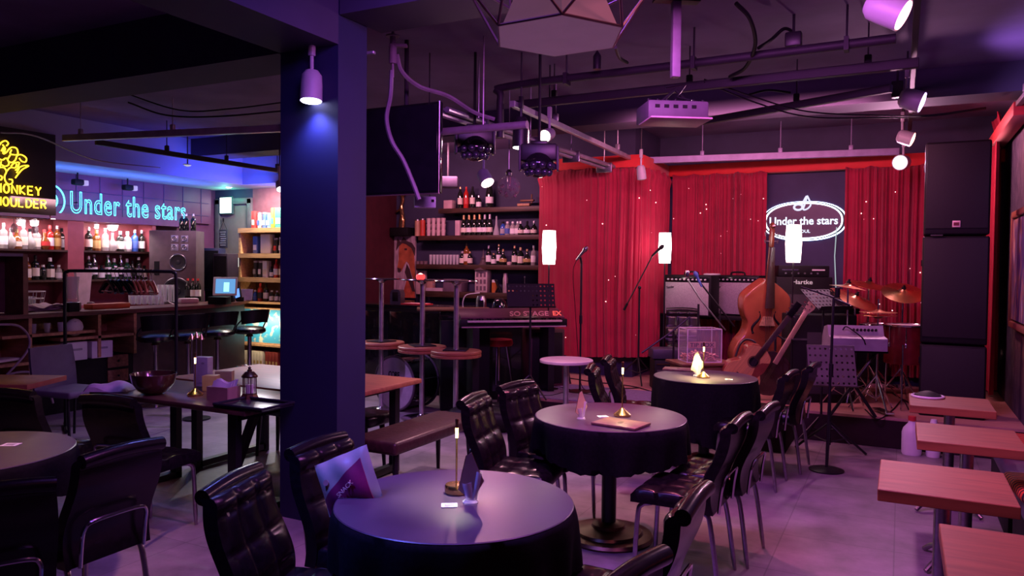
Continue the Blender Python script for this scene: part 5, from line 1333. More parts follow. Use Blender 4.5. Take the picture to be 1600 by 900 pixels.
# goods in the lower pine shelf
p0 = (-8.13,5.62,.0)
def bx(loc, d, m, name, label, cat, rz=0, grp=None):
    t = thing(name, label, cat, loc, rz, grp); MB().box((0,0,d[2]/2), d, bev=.004).build('box_body', m, t)
    MB().box((d[0]/2+.001,0,d[2]*.6),(.003,d[1]*.5,d[2]*.12)).build('printed_band', lab_grey, t); return t
bx((-8.16,5.28,.56),(.2,.26,.20), white, 'white_box', 'white cardboard box below the counter, left one of two', 'box', .1, 'white boxes below the counter')
bx((-8.16,5.60,.56),(.2,.24,.19), white, 'white_box', 'white cardboard box below the counter, right one of two', 'box', -.1, 'white boxes below the counter')
bx((-8.2,4.98,.56),(.2,.28,.19), pinewood, 'wooden_box', 'brown wooden box left of the white boxes below the counter', 'box')
tag(MB().ball((0,0,.10), .10, (.6,1,1), 12).build('tissue_bundle', paper, None, (-8.15,5.32,.82)), 'crumpled white tissue on the pine shelf above the white boxes', 'tissue')
mb = MB(); tag(MB().box((0,0,.02),(.2,.35,.03),bev=.01).build('paper_stack', paper, None, (-8.2,4.55,.61), .3), 'pale papers on the shelf board left below the tumblers', 'paper')
# looped white hose at far left
t = tag(MB().tube(smoothpath([(-7.98,4.35,1.02),(-7.95,4.62,.98),(-7.95,4.70,.75),(-7.95,4.35,.38),(-7.95,4.2,.2),(-7.97,4.5,.5),(-7.95,4.85,.45),(-7.95,4.95,.15)],8), .012, 8).build('cable_loop', M('pale_cable', (.40,.32,.36), .5)), 'pale looped cable hanging from the left end of the bar counter', 'cable')

# ---- bar stools
def stool(px, D, zback, label, turn):
    p = at(px, 520, D); p.z = 0
    t = thing('bar_stool', label, 'stool', p, turn, 'black bar stools')
    MB().lathe([(.001,0),(.20,0),(.205,.01),(.06,.03),(.03,.05),(.001,.05)], seg=32).build('base', chrome, t)
    MB().cyl((0,0,.03),(0,0,.74),.026,seg=16).build('column', chrome, t)
    MB().lathe([(.001,.70),(.05,.70),(.03,.74),(.001,.74)], seg=16).build('collar', M('copper', (.70,.38,.25), .25, 1), t)
    MB().lathe([(.001,.74),(.17,.74),(.205,.765),(.20,.80),(.15,.825),(.001,.83)], seg=36).build('seat', leather, t)
    def bk(u, v, o):
        a = PI*(.14+.72*u); r = .205+o+.03*v
        return Vector((r*math.cos(a), r*math.sin(a), .87+.17*v+.02*math.sin(PI*u)))
    MB().slab(lambda u,v: bk(u,v,-.018), lambda u,v: bk(u,v,.018), 20, 6).build('backrest', leather, t)
    for s in (-1,1): MB().tube(smoothpath([(s*.20,.10,.93),(s*.22,.02,.84),(s*.18,0,.76),(s*.05,0,.735)],5), .010, 8).build('arm_bracket', blackm, t)
    MB().tube([(.15*math.cos(a), -.02+.15*math.sin(a), .30) for a in [(-PI+ i*PI/10) for i in range(11)]], .009, 8).build('foot_ring', chrome, t)
stool(243, 8.75, 0, 'black padded bar stool with copper collar, leftmost at the counter', headc(-.75,.6))
stool(340, 9.45, 0, 'black bar stool in the middle, its column above the table lantern', headc(-.75,.6))
stool(390, 9.9, 0, 'black bar stool at the right end of the counter, before the blue picture', headc(-.8,.5))
stool(294, 8.95, 0, 'black bar stool behind the copper topped stand', headc(-.75,.6))
# copper candle holder stand seen in front of stools
p = at(307, 545, 8.0); 
t = thing('copper_lamp', 'thin stand with three copper cones between the bar stools', 'lamp', (p.x, p.y, 0), TOCAM)
for k, dx in enumerate((-.05,0,.05)):
    MB().cyl((dx,0,.02),(dx,0,p.z+.12),.007,seg=8).build('pole', steel, t)
    MB().lathe([(.001,p.z+.18),(.035,p.z+.12),(.001,p.z+.12)], seg=14, c=(dx,0,-.02*(k!=1))).build('copper_cone', M('copper', ()), t)
MB().lathe([(.001,0),(.14,0),(.14,.015),(.001,.02)], seg=24).build('base', blackm, t)
# ---- clothes rail with hangers
a = at(101, 423, 7.45); b = at(275, 425, 7.6)
t = thing('clothes_rail', 'black tubular clothes rail standing before the bar counter', 'clothes rack')
za = a.z
MB().tube(smoothpath([(a.x,a.y,0.02),(a.x,a.y,.9),(a.x,a.y,za-.08),(a.x+.02,a.y+.02,za-.01),Vector((a.x,a.y,za)).lerp(Vector((b.x,b.y,za)),.12),Vector((a.x,a.y,za)).lerp(Vector((b.x,b.y,za)),.88),(b.x-.02,b.y-.02,za-.01),(b.x,b.y,za-.08),(b.x,b.y,.9),(b.x,b.y,.02)],5), .016, 10).build('frame', blackm, t)
for v in (a, b): MB().tube([(v.x-.2,v.y+.12,.02),(v.x+.2,v.y-.12,.02)], .016, 8).build('foot', blackm, t)
hg = None; dirv = (b-a); dirv.z = 0; ln = dirv.length; dirv.normalize()
for k in range(12):
    q_ = Vector((a.x,a.y,za)) + dirv*(ln*(.38+.036*k)) 
    wood = k > 5; key = 'wood' if wood else 'black'
    rz = math.atan2(dirv.y, dirv.x)+PI/2 + (.75 if not wood else .55)+R.uniform(-.12,.12)
    lab = f'{"brown wooden" if wood else "black plastic"} coat hanger on the rail, {ordn(k if not wood else k-6)} from the left of its kind'
    t = thing('coat_hanger', lab, 'hanger', q_, rz, 'coat hangers on the rail')
    if key not in BK:
        o1 = MB().tube(smoothpath([(0,0,-.10),(0,0,-.05),(.02,0,-.02),(.02,0,.015),(0,0,.024),(-.02,0,.01)],4), .0035, 6).build('hook', chrome); 
        o2 = MB().tube(smoothpath([(-.21,0,-.21),(-.16,0,-.165),(-.06,0,-.11),(0,0,-.10),(.06,0,-.11),(.16,0,-.165),(.21,0,-.21)],4), [.012]*24+[.016], 8, flat=1.5).tube([(-.19,0,-.20),(.19,0,-.20)], .007, 6).build('shoulder_bar', M('hanger_wood', (.45,.14,.06), .35, coat=.4) if wood else blackg)
        BK[key] = (o1.data, o2.data); bpy.data.objects.remove(o1); bpy.data.objects.remove(o2)
    for nm, me in zip(('hook','shoulder_bar'), BK[key]):
        o = bpy.data.objects.new(nm, me); COL.objects.link(o); o.parent = t
# grey office chair before the bar
p = at(112, 600, 7.0)
t = thing('office_chair', 'grey shell chair before the clothes rail, left of the long table', 'chair', (p.x, p.y, 0), headc(.9,-.3))
gm_ = M('grey_shell', (.10,.09,.12), .5, noise=.1)
MB().slab(lambda u,v: Vector(((u-.5)*(.44+.02*math.sin(PI*v)), .21+.06*v+.03*(2*u-1)**2*-1, .46+.40*v)), lambda u,v: Vector(((u-.5)*(.44+.02*math.sin(PI*v)), .235+.06*v-.03*(2*u-1)**2, .46+.40*v)), 12, 8).build('backrest', gm_, t)
MB().box((0,0,.455),(.46,.46,.06),bev=.025,seg=3).build('seat', M('grey_cushion', (.14,.11,.17), .7), t)
for sx in (-1,1):
    for sy in (-1,1): MB().tube([(sx*.18,sy*.16,.43),(sx*.22,sy*.22,0)], .012, 8).build('leg', blackm, t)
# orange corner table at far left
p = at(8, 600, 5.6)
t = thing('side_table', 'orange brown table corner at the left edge before the bar', 'table', (p.x-.30, p.y+.1, 0), YAW)
MB().box((0,0,.72),(.8,.5,.04),bev=.004).build('table_top', M('redwood', (.30,.09,.05), .45, noise=.15), t)
MB().cyl((0,0,.02),(0,0,.7),.04,seg=16).build('pole', blackm, t); MB().lathe([(.001,0),(.22,0),(.22,.02),(.001,.03)], seg=28).build('base', blackm, t)

# ================================================================== back wall shelves
YW = YB-.02; YQ = YB-.17
def xw(px, y=YQ): return at_y(px, 420, y).x
def zw(py, px=740): return at_y(px, py, YB-.28).z
bz = [zw(323), zw(366), zw(412), zw(456)]
x_r = -4.35
for k, (z, pxl) in enumerate(zip(bz, (684, 653, 650, 662))):
    xl = xw(pxl, YB-.28); xr = x_r if k < 3 else at_y(835, 455, YB-.28).x
    nm = ['top', 'second', 'third', 'lowest'][k]
    t = thing('wall_shelf', f'dark wooden wall shelf, {nm} of four behind the electric piano', 'shelf', ((xl+xr)/2, YW-.13, z-.05), 0, 'dark wall shelves')
    MB().box((0,0,.0),(xr-xl,.26,.07 if k < 3 else .09),bev=.003).build('shelf_board', darkwood, t)
    for s in (-1,1): MB().box((s*(xr-xl)*.4,.08,-.05),(.02,.10,.04)).build('bracket', black, t)
bz = [z-.015 for z in bz]
def brow2(px0, px1, k, specs, where, s=1.0):
    row((xw(px0), YQ, bz[k]), (xw(px1), YQ, bz[k]), specs, where, 'bottles on the back wall shelves', s)
brow2(718, 748, 0, [('wine','dark','cream','gold'),('wine','red','red','red'),('wine','dark','cream','black'),('jar','dark','white','silver')], 'on the top wall shelf', 1.08)
q_ = xw(764); bottle((q_, YQ, bz[0]), 'champ', 'dark', 'white', 'black', 'very large dark bottle on the top wall shelf under the violet spotlight', 'bottles on the back wall shelves', 1.35)
bx((xw(702),YQ,bz[0]), (.15,.12,.13), M('pink_box', (.50,.33,.36), .6), 'small_box', 'small pink box at the left of the top wall shelf', 'box')
t = thing('wooden_plane', 'small wooden ornament at the right end of the top wall shelf', 'ornament', (xw(818), YQ, bz[0]))
MB().box((0,0,.03),(.20,.08,.04),bev=.01).build('base', palewood, t); MB().box((.05,0,.09),(.22,.05,.03),bev=.01).tube([(.12,0,.05),(.12,0,.18)], .012, 8).build('figure', midwood, t)
# second shelf
for i, (px, m, h_) in enumerate(((652,M('tan_tin',(.45,.25,.16),.5),.24),(660,M('red_tin',(.50,.05,.03),.4),.25))):
    t = thing('tall_tin', ['tan cylinder tin at the left end of the second wall shelf','red cylinder tin on the second wall shelf, second from the left'][i], 'tin', (xw(px), YQ, bz[1]), 0, 'cylinder tins'); MB().cyl((0,0,0),(0,0,h_),.043,seg=20).build('body', m, t); MB().lathe([(.001,h_),(.045,h_),(.045,h_+.02),(.001,h_+.02)], seg=20).build('lid', steel, t)
for i in range(4):
    t = thing('cup_stack', f'tall stack of pink white cups on the second wall shelf, {ordn(i)} from the left', 'cups', (xw(669.5+7.6*i), YQ, bz[1]), 0, 'stacked cups on the second wall shelf')
    for j in range(3): MB().lathe([(.001,0),(.030,0),(.037,.09),(.035,.095),(.001,.095)], seg=18).build('cup', M('pink_cup', (.52,.36,.38), .5), t, (0,0,.09*j))
bx((xw(716),YQ,bz[1]), (.08,.08,.23), M('pink_carton', (.55,.38,.42), .6), 'tall_carton', 'tall narrow pink carton left of the champagne bottles', 'box')
brow2(724, 765, 1, [('champ','dark','cream','gold'),('champ','dark','white','gold'),('champ','dark','cream','gold'),('champ','dark','white','gold'),('champ','dark','white','silver'),('champ','dark','cream','silver')], 'on the second wall shelf')
brow2(785, 808, 1, [('jar','blue','grey','black'),('jar','clear','blue','white'),('jar','clear','white','white'),('jar','clear','white','silver')], 'of small group, second wall shelf', 1.15)
brow2(813, 833, 1, [('squat','dark','cream','white'),('squat','dark','white','black'),('squat','dark','cream','silver')], 'at right end, second wall shelf', .9)
t = thing('glass_cone', 'clear glass funnel shaped decanter right of the champagne bottles', 'decanter', (xw(775), YQ, bz[1])); MB().lathe([(.001,0),(.05,0),(.045,.05),(.018,.16),(.012,.28),(.001,.29)], seg=18).build('vessel', glassw, t)
# third shelf
for i in range(9):
    gl((xw(673+5.2*i), YQ, bz[2]), .15, .026, f'tall clear glass on the third wall shelf, {ordn(i)} from the left', 'tall glasses on the third wall shelf')
for i in range(3):
    o = MB().lathe([(.001,0),(.03,0),(.04,.05),(.037,.05),(.028,.006),(.001,.006)], seg=16).build('small_bowl', M('glazed_grey', (.18,.12,.14), .3), None, (xw(653+6*i), YQ, bz[2])); tag(o, f'small dark bowl at the left end of the third wall shelf, {ordn(i)} from the left', 'bowl', 'small bowls')
brow2(723, 733, 2, [('jar','dark','cream','silver'),('whisky','amber','cream','black'),('jar','dark','cream','gold')], 'beside tall glasses, third wall shelf', 1.15)
brow2(763, 787, 2, [('whisky','dark','white','silver'),('jar','dark','white','gold'),('wine','dark','white','gold'),('round','dark','gold','gold')], 'in middle group, third wall shelf')
brow2(803, 834, 2, [('whisky','dark','cream','gold'),('square','dark','cream','gold'),('round','dark','gold','gold'),('whisky','clear','white','silver')], 'at right end, third wall shelf')
t = thing('white_jar', 'small low white jar between bottles on the third wall shelf', 'jar', (xw(796), YQ, bz[2])); MB().lathe([(.001,0),(.035,0),(.04,.02),(.036,.045),(.001,.05)], seg=16).build('body', M('cream_jar', (.55,.42,.40), .5), t)
# lowest shelf goods
t = thing('tower_lantern', 'tall pale lantern shaped like a windowed tower with pointed roof, lowest wall shelf', 'lantern', (xw(755), YQ, bz[3]), .1)
MB().box((0,0,.17),(.20,.16,.34),bev=.006).build('tower', M('pale_lilac', (.52,.40,.42), .55), t)
mb = MB()
for i in range(3):
    for j in range(3): mb.box((-.06+.06*i,-.082,.07+.10*j),(.035,.006,.065))
mb.build('window_pane', M('lantern_dark', (.16,.10,.14), .4), t)
MB().lathe([(.15,.34),(.13,.36),(.06,.44),(.03,.50),(.035,.52),(.012,.56),(.001,.66)], seg=8).build('roof', M('dark_roof', (.08,.05,.06), .5), t)
t = thing('spice_jar', 'orange labelled jar with white lid right of the tower lantern', 'jar', (xw(773), YQ, bz[3])); MB().cyl((0,0,0),(0,0,.16),.045,seg=18).build('body', M('orange_jar', (.50,.14,.03), .4), t); MB().cyl((0,0,.16),(0,0,.20),.04,seg=14).build('lid', white, t)
t = thing('aerosol_can', 'tall silver pink canister on the lowest wall shelf, right of the orange jar', 'can', (xw(790), YQ, bz[3])); MB().lathe([(.001,0),(.04,0),(.04,.22),(.03,.25),(.03,.30),(.001,.30)], seg=18).build('body', M('can_pink', (.60,.45,.48), .3, .5), t)
t = thing('black_gadget', 'black folded tool leaning beside the tall canister', 'tool', (xw(781), YQ-.03, bz[3])); MB().tube([(-.06,0,.20),(.0,0,.10),(.05,0,.01)], .018, 8).tube([(0,0,.10),(-.05,0,.01)], .014, 8).build('body', black, t)
for i in range(2): bx((xw(799+6*i),YQ,bz[3]), (.06,.08,.10), M('ochre_box', (.50,.22,.16), .5), 'small_box', ['small orange box at the right end of the lowest wall shelf, left one','small orange box at the right end of the lowest wall shelf, right one'][i], 'box', 0, 'small orange boxes')
t = thing('paper_tray', 'flat grey box on the lowest wall shelf left of the tower lantern', 'box', (xw(712), YQ, bz[3])); MB().box((0,0,.10),(.32,.2,.20),bev=.006).build('case', M('dusk_grey', (.16,.10,.15), .6), t)
t = thing('paper_stack', 'stack of pale paper on the lowest wall shelf near the horse picture', 'paper', (xw(684), YQ, bz[3]-.02)); MB().box((0,0,.04),(.30,.2,.07)).build('sheets', M('pink_paper2', (.50,.38,.44), .7), t)
bx((xw(672),YQ+.03,bz[3]), (.10,.10,.18), M('tan_box', (.45,.25,.20), .6), 'tan_box', 'tan card box behind the red lamp, right of the horse picture', 'box')
bx((xw(657),YQ+.03,bz[3]-.05), (.17,.06,.37), M('pink_card', (.55,.36,.38), .6), 'pink_card_box', 'tall pinkish box with round mark between horse picture and shelves', 'box')
t = thing('metronome', 'slim silver antenna stand at the right end of the lowest wall shelf', 'stand', (xw(820), YQ, bz[3])); MB().cyl((0,0,0),(0,0,.01),.04,seg=14).cyl((0,0,0),(0,0,.24),.005,seg=8).build('rod', steel, t); MB().ball((0,0,.245),.016,seg=8).build('tip', steel, t)
# ---- horse picture
p = at_y(633, 416, YB-.06); zt_, zb_ = at_y(633, 369, YB-.06).z, at_y(633, 465, YB-.06).z; wd = at_y(650,416,YB-.06).x-at_y(617,416,YB-.06).x
t = thing('horse_picture', 'unframed picture of a brown horse head beside the wall shelves', 'picture', (p.x, p.y, zb_))
MB().box((0,0,(zt_-zb_)/2),(wd,.03,zt_-zb_)).build('canvas', M('canvas_pink', (.42,.30,.36), .7, noise=.35, scale=5, stretch=(6,1,1)), t)
def pt(px, py): return ((px-633)/33*wd, (465-py)/96*(zt_-zb_))
def poly(pts, m, nm, d=.018): MB().prism([pt(*a_) for a_ in pts], 0, .004, Matrix.Translation((0,-d+.0,0)) @ RX).build(nm, m, t)
horse = M('horse_brown', (.38,.10,.045), .6, noise=.35, scale=6); horsed = M('horse_dark', (.05,.025,.03), .6)
poly([(625,383),(632,376),(640,378),(645,388),(648,400),(650,430),(650,440),(644,428),(640,412),(636,408),(631,418),(628,424),(624,424),(622,418),(624,406),(624,396)], horse, 'horse_head')
poly([(636,440),(632,455),(630,465),(650,465),(648,440),(642,428)], M('horse_red', (.40,.08,.04), .6, noise=.4), 'horse_chest')
poly([(624,385),(620,392),(622,372),(627,378),(632,370),(636,376),(645,380),(650,388),(649,400),(644,388),(636,382),(630,380)], horsed, 'mane', .021)
poly([(622,418),(628,420),(627,425),(623,425)], horsed, 'muzzle', .021); poly([(633,388),(637,388),(637,391),(633,391)], horsed, 'eye', .021)
poly([(637,412),(641,420),(647,440),(650,455),(646,455),(640,440),(634,425)], horsed, 'neck_shadow_hair', .0215)
t = thing('picture_stand', 'orange wooden block under the horse picture', 'stand', (p.x+.02, p.y-.05, zb_-.16)); MB().box((0,0,.06),(wd*.8,.12,.12),bev=.004).build('block', midwood, t)
MB().box((0,.02,-.45),(wd*.7,.1,.88)).build('plinth', black, t)
# golden giraffe-like figurine on black ledge above the picture
pg = at_y(628, 356, YB-.1)
t = thing('golden_figurine', 'slender golden figurine on the black ledge above the horse picture', 'figurine', (pg.x, pg.y, pg.z))
MB().tube(smoothpath([(0,0,.0),(.01,0,.18),(-.01,0,.32),(.015,0,.45),(0,0,.52)],5), [.05]*5+[.035]*6+[.028]*9+[.02], 10).ball((.02,0,.53),.04,(1.3,1,1),10).tube([(-.02,0,.30),(-.10,0,.26)], .02, 8).tube([(0,0,.55),(.06,0,.58)], .010, 6).build('figure', gold, t)
t = thing('black_ledge', 'black ledge box above the horse picture carrying the golden figurine', 'ledge', (pg.x+.02, YB-.12, pg.z-.13)); MB().box((0,0,.065),(.34,.2,.13),bev=.004).build('box_body', black, t)

# ================================================================== electric pianos
p = at(790, 500, 9.0)
# long black counter at left
a = at_z(583, 474, 1.14)
t = thing('sideboard', 'long black sideboard behind the stacked tables, left of the piano', 'sideboard', (-5.95, 8.35, 0), 0)
zs_ = 1.13
MB().box((0,0,zs_-.02),(2.1,.46,.04),bev=.004).build('top', blackg, t); MB().box((0,0.01,(zs_-.04)/2),(2.04,.42,zs_-.04),bev=.004).build('carcass', black, t)
for k in range(4): MB().box((-.76+.51*k,-.205,.55),(.49,.012,.98),bev=.003).build('door', blackg, t)
v = at_y(650, 474, 8.3); t = thing('red_folder', 'red folder lying on the black sideboard behind the middle pole', 'folder', (v.x, 8.32, zs_)); MB().box((0,0,.008),(.36,.22,.015)).build('cover', lab_red, t); MB().box((.0,0,.018),(.30,.2,.004)).build('sheet', M('pink_sheet', (.6,.3,.3), .6), t)
v = at_y(621, 474, 8.3)
t = thing('napkin_dispenser', 'rounded chrome napkin dispenser on the black sideboard', 'dispenser', (v.x, 8.30, zs_), .2)
MB().prism([(-.075,0),(.075,0),(.075,.14),(.06,.18),(.03,.195),(-.03,.195),(-.06,.18),(-.075,.14)], -.07, .07, RX).build('shell', steel, t); MB().box((0,-.072,.10),(.08,.006,.12),bev=.002).build('opening', black, t)
# digital grand style console with wooden lid
pc = at(725, 560, 8.9)
t = thing('electric_piano', 'black console piano with brown board on top, right of the stacked tables', 'piano', (pc.x, pc.y, STG*0), TOCAM+.12)
zt_ = at(725, 500, 8.7).z
MB().box((0,0,zt_/2),(.56,.55,zt_),bev=.01).build('console', black, t)
MB().box((-.12,.05,zt_+.11),(.86,.50,.022),bev=.006).build('lid_board', midwood, t)
MB().box((-.05,.05,zt_+.05),(.5,.45,.10),bev=.01).build('lid_support', blackg, t)
MB().prism([(-.25,0),(.0,0),(.0,.10),(-.20,.05)], -.42, .42, Matrix.Translation((.40,-.18,zt_+.0)) @ Matrix(((0,0,1,0),(1,0,0,0),(0,1,0,0),(0,0,0,1)))).build('glossy_panel', M('panel_reflect', (.25,.16,.20), .2, .5), t)
# stage keyboard
pk = at(800, 500, 8.25)
t = thing('keyboard', 'long black stage keyboard lettered STAGE before the red curtain', 'keyboard', (pk.x, pk.y, 0), TOCAM+.28)
zk = at(826, 505, 8.2).z
MB().box((0,.05,zk),(1.20,.32,.09),bev=.012).build('case', black, t)
MB().box((0,-.095,zk+.025),(1.04,.13,.02),bev=.002).build('white_keys', M('ivory', (.50,.40,.38), .3), t)
mb = MB()
for k in range(36):
    if k % 7 not in (2, 6): mb.box((-.50+.029*k,-.075,zk+.045),(.014,.08,.02))
mb.build('black_keys', blackg, t)
MB().box((0,.06,zk+.075),(1.16,.26,.07),bev=.008,mat=Matrix.Rotation(.35,4,'X')).build('control_panel', M('panel_dark_red', (.10,.03,.05), .35), t)
MB().box((0,.213,zk+.06),(1.2,.012,.12),bev=.003).build('back_panel', black, t)
text('model_name', 'SO STAGE', M('pink_letters', (.75,.35,.42), .4), .44, t, (.18,-.048,zk+.100), rot=(1.2,0,0), h=.055, bold=.02)
text('model_suffix', 'EX', E('red_letters', (1,.08,.06), 1.2), .10, t, (.50,-.048,zk+.102), rot=(1.2,0,0), h=.05, bold=.02)
MB().box((0,-.112,zk-.035),(1.16,.01,.014)).build('trim_strip', M('strip_pink', (.45,.30,.30), .4), t)
for s in (-1,1):
    MB().box((s*.42,.05,(zk-.05+STG)/2),(.07,.30,zk-.05-STG)).build('stand_leg', blackm, t)
# black case behind right part of keyboard
t = thing('speaker_cabinet', 'dark red black cabinet under the right end of the keyboard', 'cabinet', at(842, 560, 8.75)*1, TOCAM+.28); t.location.z = STG
MB().box((.05,0,.33),(.42,.30,.66),bev=.015).build('cabinet', M('cab_darkred', (.05,.012,.02), .5), t); MB().box((.05,-.153,.33),(.36,.01,.58),bev=.003).build('grille', black, t)
# red piano stool
p = at(778, 500, 8.9)
t = thing('piano_stool', 'red padded stool between piano and keyboard', 'stool', (p.x, p.y, STG), 0)
MB().lathe([(.001,.44),(.17,.44),(.18,.47),(.17,.51),(.001,.52)], seg=28).build('seat', M('red_vinyl', (.45,.02,.03), .4), t)
mb = MB()
for k in range(4): a_ = k*PI/2+.4; mb.tube([(.10*math.cos(a_),.10*math.sin(a_),.44),(.17*math.cos(a_),.17*math.sin(a_),0)], .012, 8)
mb.build('leg_frame', chrome, t)
# black sax/case shape before piano
p = at(665, 640, 7.55)
t = thing('instrument_case', 'low black soft case lying on the floor behind the brown bench', 'case', (p.x+.55, p.y+.35, 0), TOCAM)
MB().ball((0,0,.13), .16, (3.0,1.4,.95), 20).build('case_body', black, t); MB().tube(smoothpath([(-.3,-.18,.18),(0,-.24,.30),(.3,-.18,.18)],5), .012, 6).build('strap', leather, t)
# coffee machine on the piano board region
p = at(752, 476, 9.5)
t = thing('coffee_pot', 'steel coffee pot standing behind the brown board of the console piano', 'pot', (p.x, p.y, at(752,490,9.5).z), TOCAM)
MB().lathe([(.001,0),(.07,0),(.065,.18),(.05,.22),(.001,.23)], seg=20).build('body', steel, t); MB().tube(smoothpath([(-.07,0,.02),(-.22,0,.06),(-.20,0,.22),(-.02,0,.26)],5), .008, 6).build('cable', whitem, t); MB().box((0,-.066,.12),(.06,.01,.10)).build('window', black, t)
t = thing('side_shelf', 'low black cabinet carrying the coffee pot behind the piano', 'cabinet', (p.x+.22, p.y+.12, 0), TOCAM); hz = at(752,490,9.5).z
MB().box((0,0,hz/2),(.7,.3,hz),bev=.006).build('carcass', black, t); MB().box((.0,-.152,hz*.5),(.6,.01,hz*.8)).build('door', blackg, t)
t = thing('kettle', 'black glass kettle right of the coffee pot', 'kettle', (p.x+.26, p.y, hz), TOCAM); MB().lathe([(.001,0),(.09,0),(.10,.08),(.08,.16),(.05,.19),(.001,.20)], seg=20).build('body', blackg, t); MB().tube(smoothpath([(.09,0,.15),(.15,0,.14),(.14,0,.05),(.10,0,.04)],4), .012, 6).build('handle', black, t)
# carpet on the stage
t = thing('stage_rug', 'purple grey rug on the stage before the straight microphone stand', 'rug', (-2.85, 7.66, STG))
MB().box((0,0,.004),(1.85,.98,.008)).build('rug', M('rug_purple', (.16,.12,.22), .9, noise=.15, scale=60), t)
# cables on the stage
cabm = black
for i, (pts, lb) in enumerate([
 ([(835,592),(880,590),(930,597),(985,603),(1020,612)], 'black cable running across the pink stage boards before the curtain'),
 ([(845,600),(880,606),(905,613),(930,609),(1000,606)], 'black cable looping past the round microphone base'),
 ([(830,616),(860,618),(890,612),(930,618)], 'black cable lying on the purple rug'),
 ([(1352,640),(1372,655),(1395,640),(1410,625),(1420,640)], 'black cable loops at the stage edge right of the grey music stand'),
 ([(1360,620),(1380,606),(1400,618),(1418,628),(1435,640)], 'black cable across the stage boards before the hi hat'),
 ([(1370,596),(1385,612),(1405,606),(1425,600)], 'black cable under the drum kit')]):
    P = [at_z(a_, b_, STG+.008) for a_, b_ in pts]
    tag(MB().tube(smoothpath(P,8), .006, 6).build('stage_cable', cabm), lb, 'cable', 'cables on the stage')
# pale boards/paper patches and pedalboards on stage right
for i, (px, py, w_, lb) in enumerate([(1225, 608, .34, 'effects pedal board with knobs behind the furthest right chair'), (1385, 612, .4, 'flat wooden board on the stage below the drums')]):
    v = at_z(px, py, STG); t = thing('pedal_board', lb, 'pedal board', (v.x, v.y, STG), TOCAM-.2)
    MB().box((0,0,.03),(w_,.24,.04),bev=.006).build('board', blackm if i == 0 else M('stage_plank', (.38,.18,.15), .5), t)
    for k in range(4): MB().box((-w_*.35+w_*.23*k,0,.065),(.06,.10,.035),bev=.008).build('pedal', [M('pedal_pink',(.5,.2,.25),.4), whitem, blackm, steel][k], t)
# ---- painting on the right wall
ya, yb2 = 8.80, 7.30; zc1 = at_x(1582, 420, .97)
za_, zb2 = at(1583, 337, 7.45).z, at(1583, 505, 7.45).z
t = thing('framed_painting', 'large framed dark painting on the right wall at the right edge', 'painting', (X1-.03, (ya+yb2)/2, (za_+zb2)/2))
pm = bpy.data.materials.new('abstract_painting'); pm.use_nodes = True; nt = pm.node_tree; b = nt.nodes['Principled BSDF']
n1 = nt.nodes.new('ShaderNodeTexNoise'); n1.inputs['Scale'].default_value = 3.0; n1.inputs['Detail'].default_value = 5; n1.inputs['Distortion'].default_value = 1.2
tcn = nt.nodes.new('ShaderNodeTexCoord'); mp = nt.nodes.new('ShaderNodeMapping'); mp.inputs['Scale'].default_value = (1,2.5,.8); nt.links.new(tcn.outputs['Object'], mp.inputs[0]); nt.links.new(mp.outputs[0], n1.inputs[0])
rp = nt.nodes.new('ShaderNodeValToRGB'); e = rp.color_ramp.elements; e[0].position=.35; e[0].color=(.03,.025,.06,1); e[1].position=.66; e[1].color=(.45,.38,.45,1)
e2 = e.new(.5); e2.color = (.10,.08,.20,1); e3 = e.new(.58); e3.color=(.35,.18,.08,1)
nt.links.new(n1.outputs['Fac'], rp.inputs[0]); nt.links.new(rp.outputs[0], b.inputs['Base Color']); b.inputs['Roughness'].default_value = .5
MB().box((0,0,0),(.03,ya-yb2-.1,za_-zb2-.1)).build('canvas', pm, t)
mb = MB()
for s in (-1,1): mb.box((-.005,s*(ya-yb2)/2,0),(.05,.06,za_-zb2+.02),bev=.01); mb.box((-.005,0,s*(za_-zb2)/2),(.05,ya-yb2+.02,.06),bev=.01)
mb.build('frame', M('frame_copper', (.30,.13,.08), .4, .3), t)

# ================================================================== on the tables
TZ = .745
glow = E('lamp_tip_glow', (1,.66,.20), 9)
def table_lamp(px, py, z, h, label, en=.0, col=(1,.80,.42), flat=False):
    p = at_z(px, py, z)
    t = thing('table_lamp', label, 'lamp', (p.x, p.y, z), TOCAM, 'thin brass table lamps')
    if flat: MB().lathe([(.001,0),(.044,0),(.046,.004),(.046,.030),(.042,.036),(.001,.038)], seg=40).build('base', gold, t)
    else: MB().lathe([(.001,0),(.050,0),(.052,.004),(.052,.012),(.046,.018),(.02,.038),(.008,.05),(.001,.05)], seg=36).build('base', gold, t)
    MB().cyl((0,0,.03),(0,0,h-.03),.0038,.0038,seg=12).build('stem', gold, t)
    MB().lathe([(.001,h-.035),(.0045,h-.035),(.0075,h-.005),(.007,h),(.001,h+.002)], seg=14).build('lamp_head', gold, t)
    MB().lathe([(.001,h-.075),(.0055,h-.075),(.0065,h-.036),(.001,h-.036)], seg=12).build('light_tube', glow, t)
    if en:
        l = bpy.data.lights.new('table_lamp_light', 'SPOT'); l.energy = en; l.color = col; l.shadow_soft_size = .012; l.spot_size = math.radians(120); l.spot_blend = .7
        o = bpy.data.objects.new('table_lamp_light', l); COL.objects.link(o); o.parent = t; o.location = (0,-.016,h-.04)
    return t
table_lamp(713, 770, TZ, .295, 'thin brass table lamp with drum base on the nearest black table', 9, (1,.88,.66), flat=True)
table_lamp(972, 650, TZ, .33, 'thin brass table lamp with cone base on the middle black table', 11)
table_lamp(1099, 590, TZ, .29, 'thin brass table lamp glowing yellow on the furthest black table', 36, (1,.85,.32))
table_lamp(305, 618, .74, .295, 'thin brass table lamp before the white box on the long table', .8)
